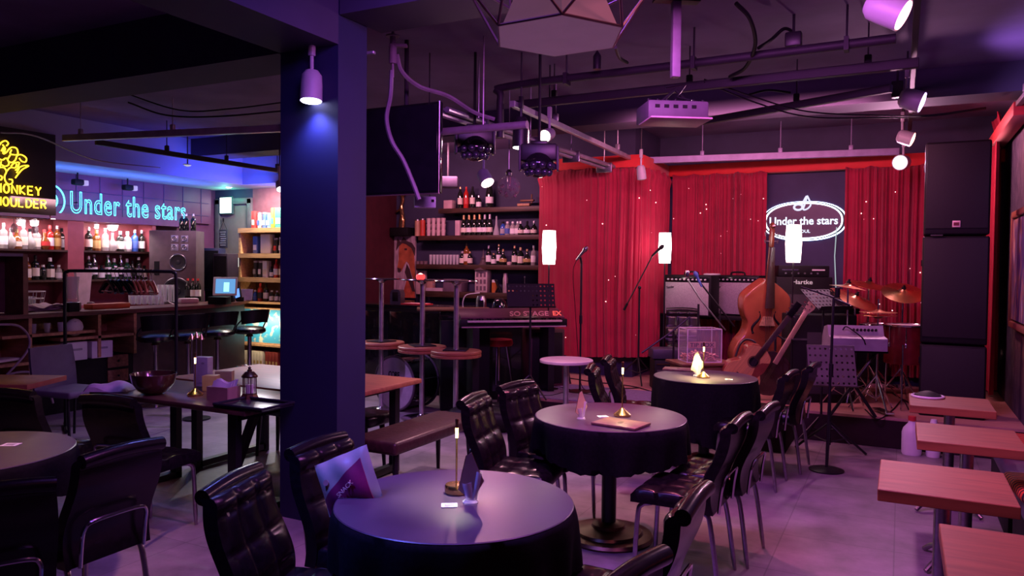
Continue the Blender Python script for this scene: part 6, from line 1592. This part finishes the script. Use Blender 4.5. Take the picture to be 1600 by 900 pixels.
def card_holder(px, py, z, label, col, rz=0, tilt=.3, s=1):
    p = at_z(px, py, z)
    t = thing('menu_holder', label, 'card holder', (p.x, p.y, z), TOCAM+rz, 'clear card holders'); t.scale = (s,s,s)
    MB().lathe([(.001,0),(.026,0),(.027,.006),(.022,.010),(.020,.012),(.001,.012)], seg=24).build('base', glassw, t)
    MB().lathe([(.014,.01),(.017,.07),(.0145,.07),(.0115,.012)], seg=18).build('cup', glassw, t, (.0,0,0), (0,-.18,0))
    MB().lathe([(.009,.01),(.010,.105),(.008,.105),(.007,.012)], seg=14).build('tube', glassw, t, (.012,0,0), (0,.16,0))
    c = MB().prism([(-.042,.040),(.010,.010),(.038,.078),(-.014,.168),(-.030,.155)], -.0015, .0015, RX).build('card', col, t, (-.004,0,.0), (0,.12,0))
    MB().tube([(-.042,0,.040),(.010,0,.010),(.038,0,.078),(-.014,0,.168),(-.030,0,.155)], .0016, 6, closed=True).build('card_edge', gold, c)
    return t
card_holder(735, 786, TZ, 'clear card holder with brownish card on the nearest black table', M('card_mauve', (.28,.17,.15), .4), .05, s=1.15)
card_holder(908, 655, TZ, 'clear card holder with yellow lit card on the middle black table', M('card_yellow', (.60,.50,.22), .4), .5)
card_holder(1089, 588, TZ, 'clear card holder with large yellow card on the furthest black table', M('card_bright', (.80,.72,.38), .5), -.1, s=1.25)
def coaster(px, py, z, label, w_=.06):
    p = at_z(px, py, z)
    t = thing('paper_card', label, 'card', (p.x, p.y, z), TOCAM+R.uniform(-.3,.3), 'small white cards on the tables')
    MB().box((0,0,.0012),(w_,w_*.82,.002)).build('sheet', paper, t)
    mb = MB()
    for k in range(3): mb.box((0,-.015+.012*k,.0028),(w_*.6,.005,.0008))
    mb.build('print', M('print_grey', (.30,.29,.32), .7), t)
coaster(702, 790, TZ, 'small white printed card before the lamp on the nearest black table')
coaster(942, 651, TZ, 'small white card left of the lamp on the middle black table')
coaster(1139, 593, TZ, 'small white card right of the lamp on the furthest black table')
coaster(17, 695, TZ, 'small white card on the table at the left edge', .075)
def menu(px, py, z, rz, label, w_=.20, d_=.28):
    p = at_z(px, py, z)
    t = thing('menu_book', label, 'menu', (p.x, p.y, z), TOCAM+rz, 'menus on the round tables')
    MB().box((0,0,.008),(w_,d_,.014),bev=.003).build('cover', M('menu_leather', (.20,.12,.08), .42, noise=.2, scale=30), t)
    MB().box((.004,0,.008),(w_-.01,d_-.012,.009)).build('pages', paper, t)
    MB().lathe([(.001,.0152),(.03,.0152),(.03,.0158),(.001,.0158)], seg=20, sy=.5).build('emblem_stamp', M('stamp_dark', (.10,.05,.03), .5), t)
menu(970, 664, TZ, .95, 'brown menu book lying near the front edge of the middle black table')
menu(1060, 578, TZ, 1.25, 'brown menu book at the back left of the furthest black table', .16, .26)
# ---- snack bag on the chair by the pillar
p = cw(-.60, 3.02, .50)
t = thing('snack_bag', 'pale and purple snack bag standing on the seat of the chair by the pillar', 'bag', at(556, 748, 2.95)-Vector((0,0,.11)), (-.25, -.42, TOCAM-.15))
def bagf(s):
    def f(u, v):
        k = (1-abs(2*u-1)**3)*(1-abs(2*v-1)**3)
        return Vector(((u-.5)*.235, s*.035*k + .004*math.sin(u*14+v*5), v*.21-.0))
    return f
MB().slab(bagf(-1), bagf(1), 20, 16).build('pouch', M('bag_silver', (.34,.31,.27), .38, noise=.1), t)
def bandf(off):
    def f(u, v):
        top = .30+.48*u; vv = v*top; p_ = bagf(-1)(.02+.84*u, .02+vv*1.0); return Vector((p_.x, p_.y-off, p_.z))
    return f
MB().slab(bandf(.004), bandf(.001), 16, 8).build('printed_panel', M('bag_purple', (.20,.012,.08), .4, noise=.2), t)
text('lettering', 'SNACK', M('bag_text', (.60,.40,.35), .5), .08, t, (.0,-.048,.075), rot=(PI/2,-.42,0), h=.018).name = 'printed_text'
MB().lathe([(.001,0),(.012,0),(.012,.002),(.001,.002)], seg=8, mat=Matrix.Rotation(PI/2,4,'X')).build('emblem', M('bag_emblem', (.40,.20,.20), .5), t, (-.075,-.034,.125))
# ---- long table goods
DZ = .74
p = at_z(240, 616, DZ)
t = thing('wooden_bowl', 'dark glossy wooden bowl on the long table', 'bowl', (p.x, p.y, DZ))
MB().lathe([(.001,0),(.05,0),(.10,.03),(.135,.08),(.150,.145),(.143,.145),(.128,.085),(.092,.04),(.001,.02)], seg=48).build('bowl_shell', M('bowl_wood', (.06,.02,.015), .18, noise=.4, scale=3, coat=.6), t)
for s in (-1,): MB().tube(smoothpath([(-.16,0,.13),(-.22,.02,.06),(-.15,.04,.02)],4), .010, 6).build('spoon', darkwood, t)
p = at_z(172, 610, DZ)
t = thing('towel_pack', 'folded pale towels on the left end of the long table', 'towel', (p.x, p.y, DZ), YAW)
MB().slab(lambda u,v: Vector(((u-.5)*.30,(v-.5)*.18,.05+.018*math.sin(u*7)*math.cos(v*5)-.04*(2*u-1)**6-.03*(2*v-1)**6)), lambda u,v: Vector(((u-.5)*.30,(v-.5)*.18,.003)), 20, 12).build('cloth', M('towel', (.62,.56,.62), .8), t)
p = at_z(309, 605, DZ)
t = thing('white_carton', 'tall white box standing on the long table behind the brass lamp', 'box', (p.x, p.y+.05, DZ), TOCAM-.2)
MB().box((0,0,.11),(.115,.07,.215),bev=.003).build('carton', M('carton_white', (.55,.50,.55), .5), t); MB().lathe([(.001,0),(.014,0),(.014,.001),(.001,.001)], seg=10, sy=.5, mat=Matrix.Rotation(PI/2,4,'X')).build('printed_mark', lab_grey, t, (.02,-.036,.175)); MB().box((0,-.036,.03),(.06,.001,.012)).build('printed_line', lab_grey, t)
p = at_z(328, 611, DZ); t = thing('yellow_note_box', 'yellow box between white box and napkin box on the long table', 'box', (p.x-.01, p.y+.02, DZ), TOCAM); MB().box((0,0,.055),(.10,.08,.11),bev=.003).build('carton', M('note_yellow', (.50,.38,.12), .6), t)
p = at_z(338, 606, DZ); t = thing('pale_yellow_box', 'pale yellow box behind the wooden napkin box', 'box', (p.x+.02, p.y+.06, DZ), TOCAM+.1); MB().box((0,0,.06),(.12,.08,.12),bev=.003).build('carton', M('note_pale', (.60,.48,.22), .6), t)
p = at_z(344, 625, DZ)
t = thing('napkin_box', 'brown box full of napkins before the lantern on the long table', 'box', (p.x, p.y+.03, DZ), TOCAM-.35)
mb = MB(); mb.box((0,-.06,.045),(.17,.008,.09)); mb.box((0,.06,.045),(.17,.008,.09)); mb.box((-.083,0,.045),(.008,.12,.09)); mb.box((.083,0,.045),(.008,.12,.09)); mb.box((0,0,.004),(.17,.12,.008)); mb.build('tray', M('kraft', (.32,.20,.16), .6), t)
for k in range(3): MB().slab(lambda u,v: Vector(((u-.5)*.15,-.04+.03*k+.03*v,.05+.07*v+.012*math.sin(u*6+k))), lambda u,v: Vector(((u-.5)*.15,-.035+.03*k+.03*v,.05+.07*v+.012*math.sin(u*6+k))), 10, 4).build('napkin', M('napkin_lilac', (.55,.47,.55), .8), t)
p = at_z(381, 626, DZ)
t = thing('table_lantern', 'dark metal and glass lantern on the long table', 'lantern', (p.x, p.y+.05, DZ), TOCAM)
MB().lathe([(.001,0),(.062,0),(.062,.012),(.050,.035),(.050,.045),(.001,.045)], seg=8).build('base', goldd, t)
MB().lathe([(.043,.045),(.043,.15)], seg=16).build('glass_cylinder', M('lantern_glass', (.35,.30,.34), .06, alpha=.35, spec=1), t)
mb = MB()
for a_ in range(6): mb.tube([(.045*math.cos(a_*PI/3),.045*math.sin(a_*PI/3),.045),(.045*math.cos(a_*PI/3),.045*math.sin(a_*PI/3),.15)], .003, 6)
mb.build('bar', goldd, t)
MB().lathe([(.052,.15),(.052,.16),(.03,.185),(.015,.19),(.015,.20),(.008,.205),(.010,.215),(.001,.225)], seg=20).build('lid', goldd, t)
MB().cyl((0,0,.045),(0,0,.10),.025,seg=16).build('candle', paper, t)
p = at_z(397, 635, DZ)
t = thing('serving_tray', 'black rectangular tray on the near right corner of the long table', 'tray', (p.x, p.y, DZ), YAW-.45)
mb = MB(); mb.box((0,0,.005),(.40,.28,.008),bev=.003); mb.tube([(-.2,-.14,.02),(.2,-.14,.02),(.2,.14,.02),(-.2,.14,.02)], .009, 8, closed=True); mb.build('tray_body', M('tray_black', (.02,.02,.028), .3), t)
for s in (-1,1): MB().box((0,s*.14,.012),(.40,.008,.018)).build('side_rim', black, t)
p = at_z(446, 592, DZ)
t = thing('table_tent', 'black tent menu standing on the orange table beside the pillar', 'menu', (p.x, p.y+.05, DZ), TOCAM+.25)
for s in (-1,1): MB().box((0,s*.035,.085),(.14,.005,.18),mat=Matrix.Rotation(-s*.32,4,'X')).build('panel', black, t)
for k in range(4): MB().box((.02,-.061+.022*k*.8,.04+.035*k),(.03,.004,.014),mat=Matrix.Rotation(.32,4,'X')).build('picture', lab_grey, t)

# ================================================================== under the ceiling
railm = M('rail_dark', (.020,.014,.024), .6, .0)
rails = M('rail_silver', (.40,.36,.44), .4, .6)
def rail(a, b, w_, h_, label, m=railm, name='lighting_rail', hang=()):
    a, b = Vector(a), Vector(b); t = thing(name, label, 'rail', (a+b)/2)
    d = (b-a); q = d.to_track_quat('X', 'Z').to_matrix().to_4x4()
    MB().box((0,0,0),(d.length,w_,h_),mat=q,bev=.004,seg=1).build('track', m, t)
    for k in hang:
        v = d*(k-.5); MB().tube([v, (v.x,v.y,CEIL-((a+b)/2).z)], .006, 6).box(v+Vector((0,0,.06)),(.05,.04,.07),bev=.01).build('hanger', m, t)
    return t
def A3(px, py, z): return at_z(px, py, z)
rail(A3(800,165,3.08), A3(1436,98,3.08), .05, .07, 'thick dark rail crossing above the projector, lower of two', hang=(.13,.5,.90))
t = thing('ceiling_pipe', 'dark bent pipe crossing the ceiling above the projector, upper of two', 'pipe')
a, b = A3(786,136,3.14), A3(1400,60,3.14)
MB().tube(smoothpath([a+Vector((-.02,.0,-.42)), a+Vector((-.02,0,-.08)), a+Vector((.06,0,0)), a.lerp(b,.5), b],6), .032, 12).build('pipe', railm, t)
for k in (.2,.55,.9): v = a.lerp(b,k); MB().tube([v,(v.x,v.y,CEIL)], .008, 6).box(v,(.03,.09,.09)).build('hanger', railm, t)
rail(A3(1098,190,3.02), A3(1393,138,3.02), .05, .06, 'dark rail above the red curtains ending in a small box', hang=(.55,))
rail(A3(950,253,2.99)*1, A3(1405,237,2.99), .06, .08, 'pale violet lit rail just above the red valance band', m=M('rail_violet',(.30,.24,.42),.5,.3), hang=(.1,.35,.62,.85))
rail(A3(800,162,2.97), A3(1030,268,2.97), .045, .05, 'silver edged rail running away to the stage, carrying two spotlights', m=rails, hang=(.2,.6,.95))
rail(A3(100,216,3.02), A3(457,200,3.02), .06, .07, 'rail with pink and blue glints at the left, before the bar', m=rails, hang=(.08,.5))
rail(A3(150,222,3.0), A3(457,270,3.0), .05, .06, 'dark rail running away over the bar counter', hang=(.3,.6,.9))
rail((.05,3.2,3.22), (.05,9.6,3.22), .04, .04, 'dark rail on the right carrying the row of pink and violet spotlights', hang=(.3,.7))
rail(A3(0,158,3.03)+Vector((0,-.1,0)), A3(600,88,3.03)+Vector((0,-.1,0)), .03, .02, 'thin pale strip along the underside of the beam at upper left', m=rails, name='beam_strip')
rail((.86,9.2,3.1), (.90,4.2,3.05), .05, .04, 'brown rail along the top of the right wall', m=M('rail_brown',(.16,.10,.11),.5,.2), hang=(.35,.8))
# silver conduits
t = thing('conduit_bundle', 'bundle of pale metal conduits running over the television towards the curtain', 'pipe')
a, b = A3(688,178,2.84), A3(962,268,2.84)
for k, (dx, dz) in enumerate(((0,0),(.06,.03),(-.05,.05))):
    MB().tube([a+Vector((dx,0,dz)), a.lerp(b,.5)+Vector((dx*.6,0,dz)), b+Vector((dx,0,dz))], .024, 10).build('conduit', M('conduit_grey', (.26,.22,.30), .4, .5), t)
for k in (.15,.4,.65,.9): v = a.lerp(b,k); MB().box(v,(.2,.03,.12),bev=.01).tube([v,(v.x,v.y,CEIL)], .006, 6).build('clamp', steel, t)
a = A3(690,206,2.70); b = a+Vector((.75,.0,0)); tag(MB().tube([a,b],.03,12).tube([a.lerp(b,.5),(a.lerp(b,.5).x,a.y,CEIL)],.006,6).build('cross_pipe', M('conduit_pink', (.34,.26,.34), .4, .5)), 'short pale horizontal pipe right of the television', 'pipe')
# loose cables
def cab(pts, r_, label, m=black):
    tag(MB().tube(smoothpath([at(*q_) for q_ in pts],8), r_, 6).build('ceiling_cable', m), label, 'cable', 'cables under the ceiling')
cab([(1100,128,6.0),(1180,160,6.0),(1260,182,6.0),(1360,184,6.1),(1450,182,6.3),(1540,170,6.8)], .006, 'thin black cable sagging from the projector to the right wall, lower')
cab([(1100,124,6.0),(1180,152,6.0),(1260,174,6.0),(1360,180,6.1),(1450,180,6.3),(1540,168,6.8)], .006, 'thin black cable sagging from the projector to the right wall, upper')
cab([(1150,5,4.8),(1172,30,4.9),(1180,70,5.2),(1165,105,5.6),(1140,120,5.8)], .014, 'thick dark cable curving down from the ceiling plate right of the projector pole')
cab([(1185,75,5.3),(1205,62,5.4),(1225,45,5.4),(1240,50,5.4)], .012, 'short dark cable curve beside the small ceiling box')
cab([(962,74,5.0),(968,90,5.4),(980,98,5.7)], .012, 'short cable stub dropping to the upper dark pipe')
cab([(620,85,5.6),(628,112,5.65),(655,135,5.8),(700,150,6.0),(740,175,6.2),(772,186,6.3)], .017, 'thick pale cable running right from the ceiling socket', M('cable_mauve', (.22,.16,.24), .5))
cab([(612,110,5.6),(610,150,5.6),(604,185,5.5),(612,220,5.45),(630,250,5.45),(645,285,5.45),(655,312,5.45)], .016, 'thick pale cable hanging in a curve before the television', M('cable_mauve', ()))
cab([(0,207,5.5),(60,214,6.5),(150,250,8.5),(250,262,10)], .007, 'thin cable drooping at the upper left above the yellow neon', M('cable_brown', (.16,.09,.10), .5))
cab([(200,160,6.2),(260,180,6.4),(340,182,6.4),(457,172,6.4)], .007, 'thin cable sagging under the ceiling left of the pillar, lower')
cab([(180,140,6.2),(280,172,6.4),(360,170,6.4),(457,158,6.4)], .006, 'thin cable sagging under the ceiling left of the pillar, upper')
cab([(1170,148,6.8),(1200,141,6.8),(1235,145,6.8)], .010, 'thin curved cable above the short dark rail')
# ceiling socket with plug
p = at(616, 78, 5.6)
t = thing('ceiling_socket', 'pale socket tube on the ceiling beam left of the pendant lamp', 'socket', p, TOCAM)
zt_ = CEIL-p.z
MB().cyl((-.01,0,-.10),(-.01,0,.03),.028,seg=14).cyl((-.01,0,.03),(-.01,0,.10),.022,seg=14).cyl((-.01,0,.095),(-.01,0,.105),.05,seg=14).box((.03,0,.03),(.13,.05,.02),bev=.005).build('tube_body', M('socket_grey', (.25,.18,.26), .5), t)
MB().cyl((-.01,0,.1),(-.01,0,zt_),.012,seg=8).cyl((-.01,0,-.2),(-.01,0,-.1),.010,seg=8).build('rod', M('socket_grey', ()), t)
# television
t = thing('television', 'black flat television hanging right of the pillar, seen before the wall shelves', 'television', (-3.725, 4.92, 2.54))
MB().box((0,0,0),(1.21,.05,.69),bev=.008).build('housing', blackg, t)
MB().box((0,-.027,.0),(1.17,.006,.65)).build('screen', M('screen_black', (.010,.008,.016), .15), t)
MB().tube([(-.6,-.02,-.347),(.6,-.02,-.347),(.6,-.02,.347)], .006, 6).build('edge_trim', M('tv_edge', (.45,.35,.38), .3, .8), t)
for s in (-1,1): MB().tube([(s*.25,.05,.2),(s*.25,.05,CEIL-2.54)], .018, 8).build('hanging_pole', railm, t)
MB().box((0,.05,0.05),(.6,.05,.4)).build('mount_plate', railm, t)
p = at(664, 316, 6.1)
t = thing('access_box', 'small blue white lit box hanging below the television corner', 'device', p, TOCAM+.15)
MB().box((0,0,0),(.17,.06,.09),bev=.006).build('case', M('case_white_blue', (.60,.62,.85), .5), t); MB().box((.06,-.032,.01),(.022,.004,.022)).build('socket', black, t); MB().tube([(.04,0,.04),(.04,0,.14),(.04,.25,.30),(.04,.25,CEIL-p.z)], .006, 6).build('bracket', railm, t)
# projector on its pole
p = at(1053, 176, 5.0)
t = thing('projector', 'dark violet projector hanging from a pale pole in the middle of the ceiling', 'projector', p, TOCAM+.1)
MB().box((0,.05,0),(.40,.30,.12),bev=.015).build('case', M('projector_case', (.11,.08,.11), .55), t)
MB().box((0,-.02,-.063),(.40,.30,.012),bev=.004).build('bottom_edge', M('projector_edge', (.60,.38,.42), .5), t)
for k in range(5): MB().box((-.14+.06*k,-.102,.02),(.03,.006,.02)).build('port', black, t)
mb = MB()
for k in range(7): mb.cyl((-.17+.06*k,.0,.06),(-.17+.06*k,.0,.085),.012,seg=8)
mb.build('top_screw', black, t)
MB().box((.02,.05,(CEIL-p.z)/2+.12),(.055,.055,CEIL-p.z-.24),bev=.004).build('pole', M('pole_grey', (.30,.22,.30), .5), t)
MB().tube([(-.08,.05,.07),(.02,.05,.16),(.12,.05,.07)], .012, 8).tube([(-.06,0,.16),(.10,.05,.20),(.02,.0,.10),(.10,-.05,.07)], .007, 6).build('mount', blackm, t)
MB().box((.02,.05,CEIL-p.z-.006),(.30,.08,.012)).build('ceiling_plate', blackm, t)
mt_ = p; p = at(1133, 11, 4.75); tag(MB().cyl((0,0,-.03),(0,0,0),.09,seg=24).build('ceiling_plate', M('plate_brown', (.20,.08,.08), .5), None, (p.x,p.y,CEIL)), 'round brownish plate on the ceiling right of the projector pole', 'plate')
# ---- pendant lamp, faceted
p = at(872, 57, 2.42); PZ = p.z
t = thing('pendant_lamp', 'large faceted pendant lamp with wire cage at the top centre', 'lamp', (p.x, p.y, PZ), TOCAM+.52)
shade = M('shade_fabric', (.58,.44,.54), .6, noise=.05, emis=(.60,.26,.48), es=.13)  # faint pinkish glow put into the unlit shade
def hexr(r, z, n=6, a0=0): return [Vector((r*math.cos(a0+k*2*PI/n), r*math.sin(a0+k*2*PI/n), z)) for k in range(n)]
H0, H1, H2, H3 = hexr(.215,0), hexr(.30,.17,6,PI/6), hexr(.22,.36), hexr(.05,.50,6,PI/6)
MB().rings([hexr(.20,.004), hexr(.13,.16), hexr(.10,.30), hexr(.03,.40)]).build('inner_shade', shade, t, ang=10)
MB().rings([hexr(.212,-.004), hexr(.212,.002)]).build('bottom_diffuser', shade, t, ang=10)
mb = MB()
for k in range(6):
    j = (k+1)%6
    for a, b in ((H0[k],H0[j]),(H0[k],H1[k]),(H0[j],H1[k]),(H1[k],H1[j]),(H1[k],H2[k]),(H1[k],H2[j]),(H2[k],H2[j]),(H2[k],H3[k]),(H2[j],H3[k]),(H3[k],H3[j])): mb.tube([a,b], .0042, 6)
mb.build('wire_cage', M('cage_metal', (.40,.26,.32), .35, .7), t)
MB().tube([(0,0,.40),(0,0,CEIL-PZ)], .006, 6).build('cord', black, t); MB().cyl((0,0,CEIL-PZ-.03),(0,0,CEIL-PZ),.06,seg=20).build('ceiling_rose', black, t)

# ---- spotlights (the lamp's own light is placed with it)
def can(px, py, D, r, h, dirv, label, col, es, body, energy=0, size=80, lightcol=None, mount=None, face=True, name='spotlight'):
    """p = front face centre; dirv = where it shines (room coordinates)"""
    p = at(px, py, D); d = Vector(dirv).normalized()
    t = thing(name, label, 'spotlight', p)
    q = d.to_track_quat('-Z', 'Y').to_matrix().to_4x4()
    def L(prof, nm, m, seg=28): return MB().lathe(prof, seg=seg, mat=q).build(nm, m, t)
    L([(.001,.004),(r*.90,.004),(r,.0),(r*1.0,.006),(r*.97,h*.55),(r*.90,h*.85),(r*.6,h),(.001,h)], 'housing', body)
    L([(.001,-.012),(r*.5,-.010),(r*.88,-.003),(r*.90,.006),(.001,.006)], 'lens', E('lens_'+label[:18].replace(' ','_'), col, es))
    top = p.z if mount is None else mount
    hz = -d*h*.7 if d.z < -.5 or True else Vector()
    u = Vector(hz) if True else None
    up = Vector((u.x, u.y, u.z+.10+r))
    MB().tube([u+Vector((0,0,r*.3)), up], .012, 8).box(up+Vector((0,0,.03)),(.035,.035,.10),bev=.006).build('bracket', body, t)
    if mount is not None: MB().tube([up, (up.x, up.y, mount-p.z)], .008, 6).build('drop_rod', railm, t)
    if energy:
        l = bpy.data.lights.new('spot_beam', 'SPOT'); l.energy = energy; l.color = lightcol or col; l.shadow_soft_size = r*.7; l.spot_size = math.radians(size); l.spot_blend = .8
        o = bpy.data.objects.new('spot_beam', l); COL.objects.link(o); o.parent = t; o.location = d*.03; o.rotation_euler = d.to_track_quat('-Z','Y').to_euler()
    return t
wb = M('spot_white', (.36,.33,.38), .45, noise=.05)
bb = M('spot_black', (.015,.012,.018), .4)
VIO, PNK, ORG = (.42,.34,1), (1,.30,.62), (1,.45,.42)
can(486, 158, 4.75, .068, .19, (.05,-.1,-1), 'white cylinder spotlight glowing blue on the left face of the pillar', (.62,.62,1), 14, wb, *SP['pillar'], mount=CEIL)
can(449, 241, 7.6, .062, .17, (0,.05,-1), 'small white spotlight glowing pinkish left of the pillar', (1,.66,.80), 14, wb, *SP['left'], mount=CEIL)
can(813, 231, 6.3, .068, .25, (0,-.05,-1), 'black cylinder spotlight hanging at the start of the silver edged rail', (.85,.95,.85), 6, bb, *SP['blackcan'], mount=CEIL)
can(851, 213, 6.6, .055, .16, (.03,-1,-.35), 'spotlight with glowing ring facing the viewer beside the black cylinder', (1,.88,.72), 7, wb, *SP['ring'], mount=CEIL)
can(762, 286, 7.2, .065, .15, (.55,-.25,-.75), 'violet lit spotlight with orange glow above the top wall shelf', (1,.55,.42), 16, M('spot_violet', (.50,.50,.78), .45), *SP['shelf'], mount=CEIL)
can(1003, 280, 8.9, .055, .16, (.06,.2,-1), 'small pale unlit spotlight before the corner of the red curtain', (.35,.28,.32), .3, wb, 0, 60, None, CEIL)  # lens carries a faint glow of its own although unlit
can(438, 296, 9.6, .05, .14, (.55,-.4,-.75), 'small spotlight above the alcove shelves left of the pillar', (.85,.8,.9), 2.5, wb, *SP['alcove'], mount=CEIL)
can(1412, 24, 4.05, .085, .20, (.90,-.12,-.50), 'large pink glowing spotlight at the top right', (1,.36,.42), 7, wb, *SP['r1'], mount=CEIL)
can(1441, 160, 6.1, .085, .17, (.92,-.10,-.35), 'violet glowing spotlight second from the top right', (.70,.48,1), 7, wb, *SP['r2'], mount=CEIL)
can(1426, 218, 7.9, .075, .15, (.92,-.10,-.35), 'orange glowing spotlight third from the top right', (1,.42,.30), 7, wb, *SP['r3'], mount=CEIL)
can(1406, 254, 8.2, .082, .14, (-.35,-1,-.15), 'round spotlight with white ring facing the viewer below the row on the right', (.95,.85,.95), 2.2, wb, *SP['r4'], mount=CEIL)
# recessed downlights in the bar ceiling
for k, (px, py, x_) in enumerate(((383,300,-9.5),(293,257,-8.6))):
    p = at_x(px, py, x_) if k else Vector((-9.45, 8.70, 2.85))
    t = thing('downlight', ['small glowing downlight in the bar ceiling near the exit light','small pale sensor under the dark rail over the bar'][k], 'lamp', (p.x, p.y, p.z))
    MB().lathe([(.001,-.03),(.035,-.02),(.05,-.002),(.05,.0),(.001,.0)], seg=20).build('lens', E('down_glow_%d' % k, (.95,.98,1), (5,.5)[k]), t)
    MB().tube([(.052*math.cos(a_*PI/12),.052*math.sin(a_*PI/12),-.003) for a_ in range(24)], .006, 6, closed=True).build('rim', whitem, t)
    if k: MB().tube([(0,0,0),(0,0,CEIL-p.z)], .008, 6).build('stem', railm, t)
# ---- effect lights: boxes with lens clusters
def mover(px, py, D, s, label, rz):
    p = at(px, py, D)
    t = thing('effect_light', label, 'stage light', p, TOCAM+rz, 'lens ball effect lights'); t.scale = (s,s,s)
    MB().box((0,.02,.07),(.30,.16,.14),bev=.02).build('housing', bb, t)
    for sx in (-1,1): MB().box((sx*.155,0,.02),(.02,.10,.20),bev=.008).build('yoke', M('yoke_violet', (.05,.04,.06), .5), t)
    b_ = MB().ball((0,0,-.03), .125, (1,1,.85), 24).build('lens_ball', blackg, t)
    for el, n in ((-.15,6),(-.7,5)):
        for k in range(n):
            a_ = -PI/2 + (k-(n-1)/2)*.62; c_ = Vector((.12*math.cos(el)*math.cos(a_), .12*math.cos(el)*math.sin(a_), -.03+.105*math.sin(el)))
            MB().ball(c_, .032, seg=12).build('lens', M('lens_dark', (.025,.022,.04), .06, coat=.6, noise=.05), b_)
    MB().tube([(0,.02,.14),(0,.02,(CEIL-p.z)/s)], .012, 8).build('hook', blackm, t)
    MB().box((0,.02,.15),(.14,.05,.04),bev=.008).build('top_plate', blackm, t)
mover(742, 226, 6.3, 1.0, 'black multi lens effect light right of the television', .15)
mover(842, 252, 6.0, .95, 'black multi lens effect light below the facing ring spotlight', -.1)
p = at(795, 292, 7.6)
t = thing('disco_globe', 'clear faceted glass globe hanging before the wall shelves', 'globe', p)
MB().ball((0,0,0), .115, (1,1,1), 20).build('globe_shell', M('globe_glass', (.55,.45,.52), .05, alpha=.28, spec=1, noise=.05), t)
MB().lathe([(.001,.11),(.03,.11),(.035,.14),(.015,.17),(.001,.17)], seg=14).cyl((0,0,.17),(0,0,CEIL-p.z),.005,seg=6).build('hanger', steel, t)
for k in range(12):
    a_ = k*2.4; z_ = -.09+.012*k; MB().ball((.09*math.cos(a_)*math.cos(z_*8), .09*math.sin(a_)*math.cos(z_*8), z_), .018, seg=8).build('glass_lens', M('globe_pink', (.75,.50,.55), .1, .6), t)
MB().cyl((0,0,-.02),(0,0,.10),.02,seg=10).build('bulb_stem', M('globe_pink', ()), t)
# small shelf speaker blurred right of the TV
p = at(700, 285, 9.8); t = thing('projector_box', 'dim box shaped device under the ceiling right of the television', 'device', p, TOCAM); MB().box((0,0,0),(.26,.2,.14),bev=.02).build('case', M('dim_violet', (.10,.08,.14), .5), t); MB().tube([(0,0,.07),(0,0,CEIL-p.z)], .012, 6).build('pole', railm, t)
p = at(1402, 140, 6.4); t = thing('junction_box', 'small black junction box at the right end of the short dark rail', 'junction box', p); MB().box((0,0,0),(.09,.09,.13),bev=.008).build('case', bb, t); MB().tube([(0,0,.06),(0,0,CEIL-p.z)], .01, 6).build('rod', railm, t)
p = at(1240, 62, 5.3); t = thing('cable_clip', 'small dark clamp on the upper pipe at the right', 'clamp', p); MB().box((0,0,0),(.11,.07,.10),bev=.012).build('case', bb, t); MB().tube([(0,0,.04),(0,0,CEIL-p.z)], .01, 6).build('rod', railm, t)
p = at(933, 96, 5.8); t = thing('cable_clip', 'dark bottle shaped clamp on the upper pipe under the pendant lamp', 'clamp', p); MB().lathe([(.001,-.06),(.03,-.06),(.03,.04),(.012,.07),(.001,.08)], seg=14).build('case', bb, t); MB().tube([(0,0,.04),(0,0,CEIL-p.z)], .006, 6).build('rod', railm, t)
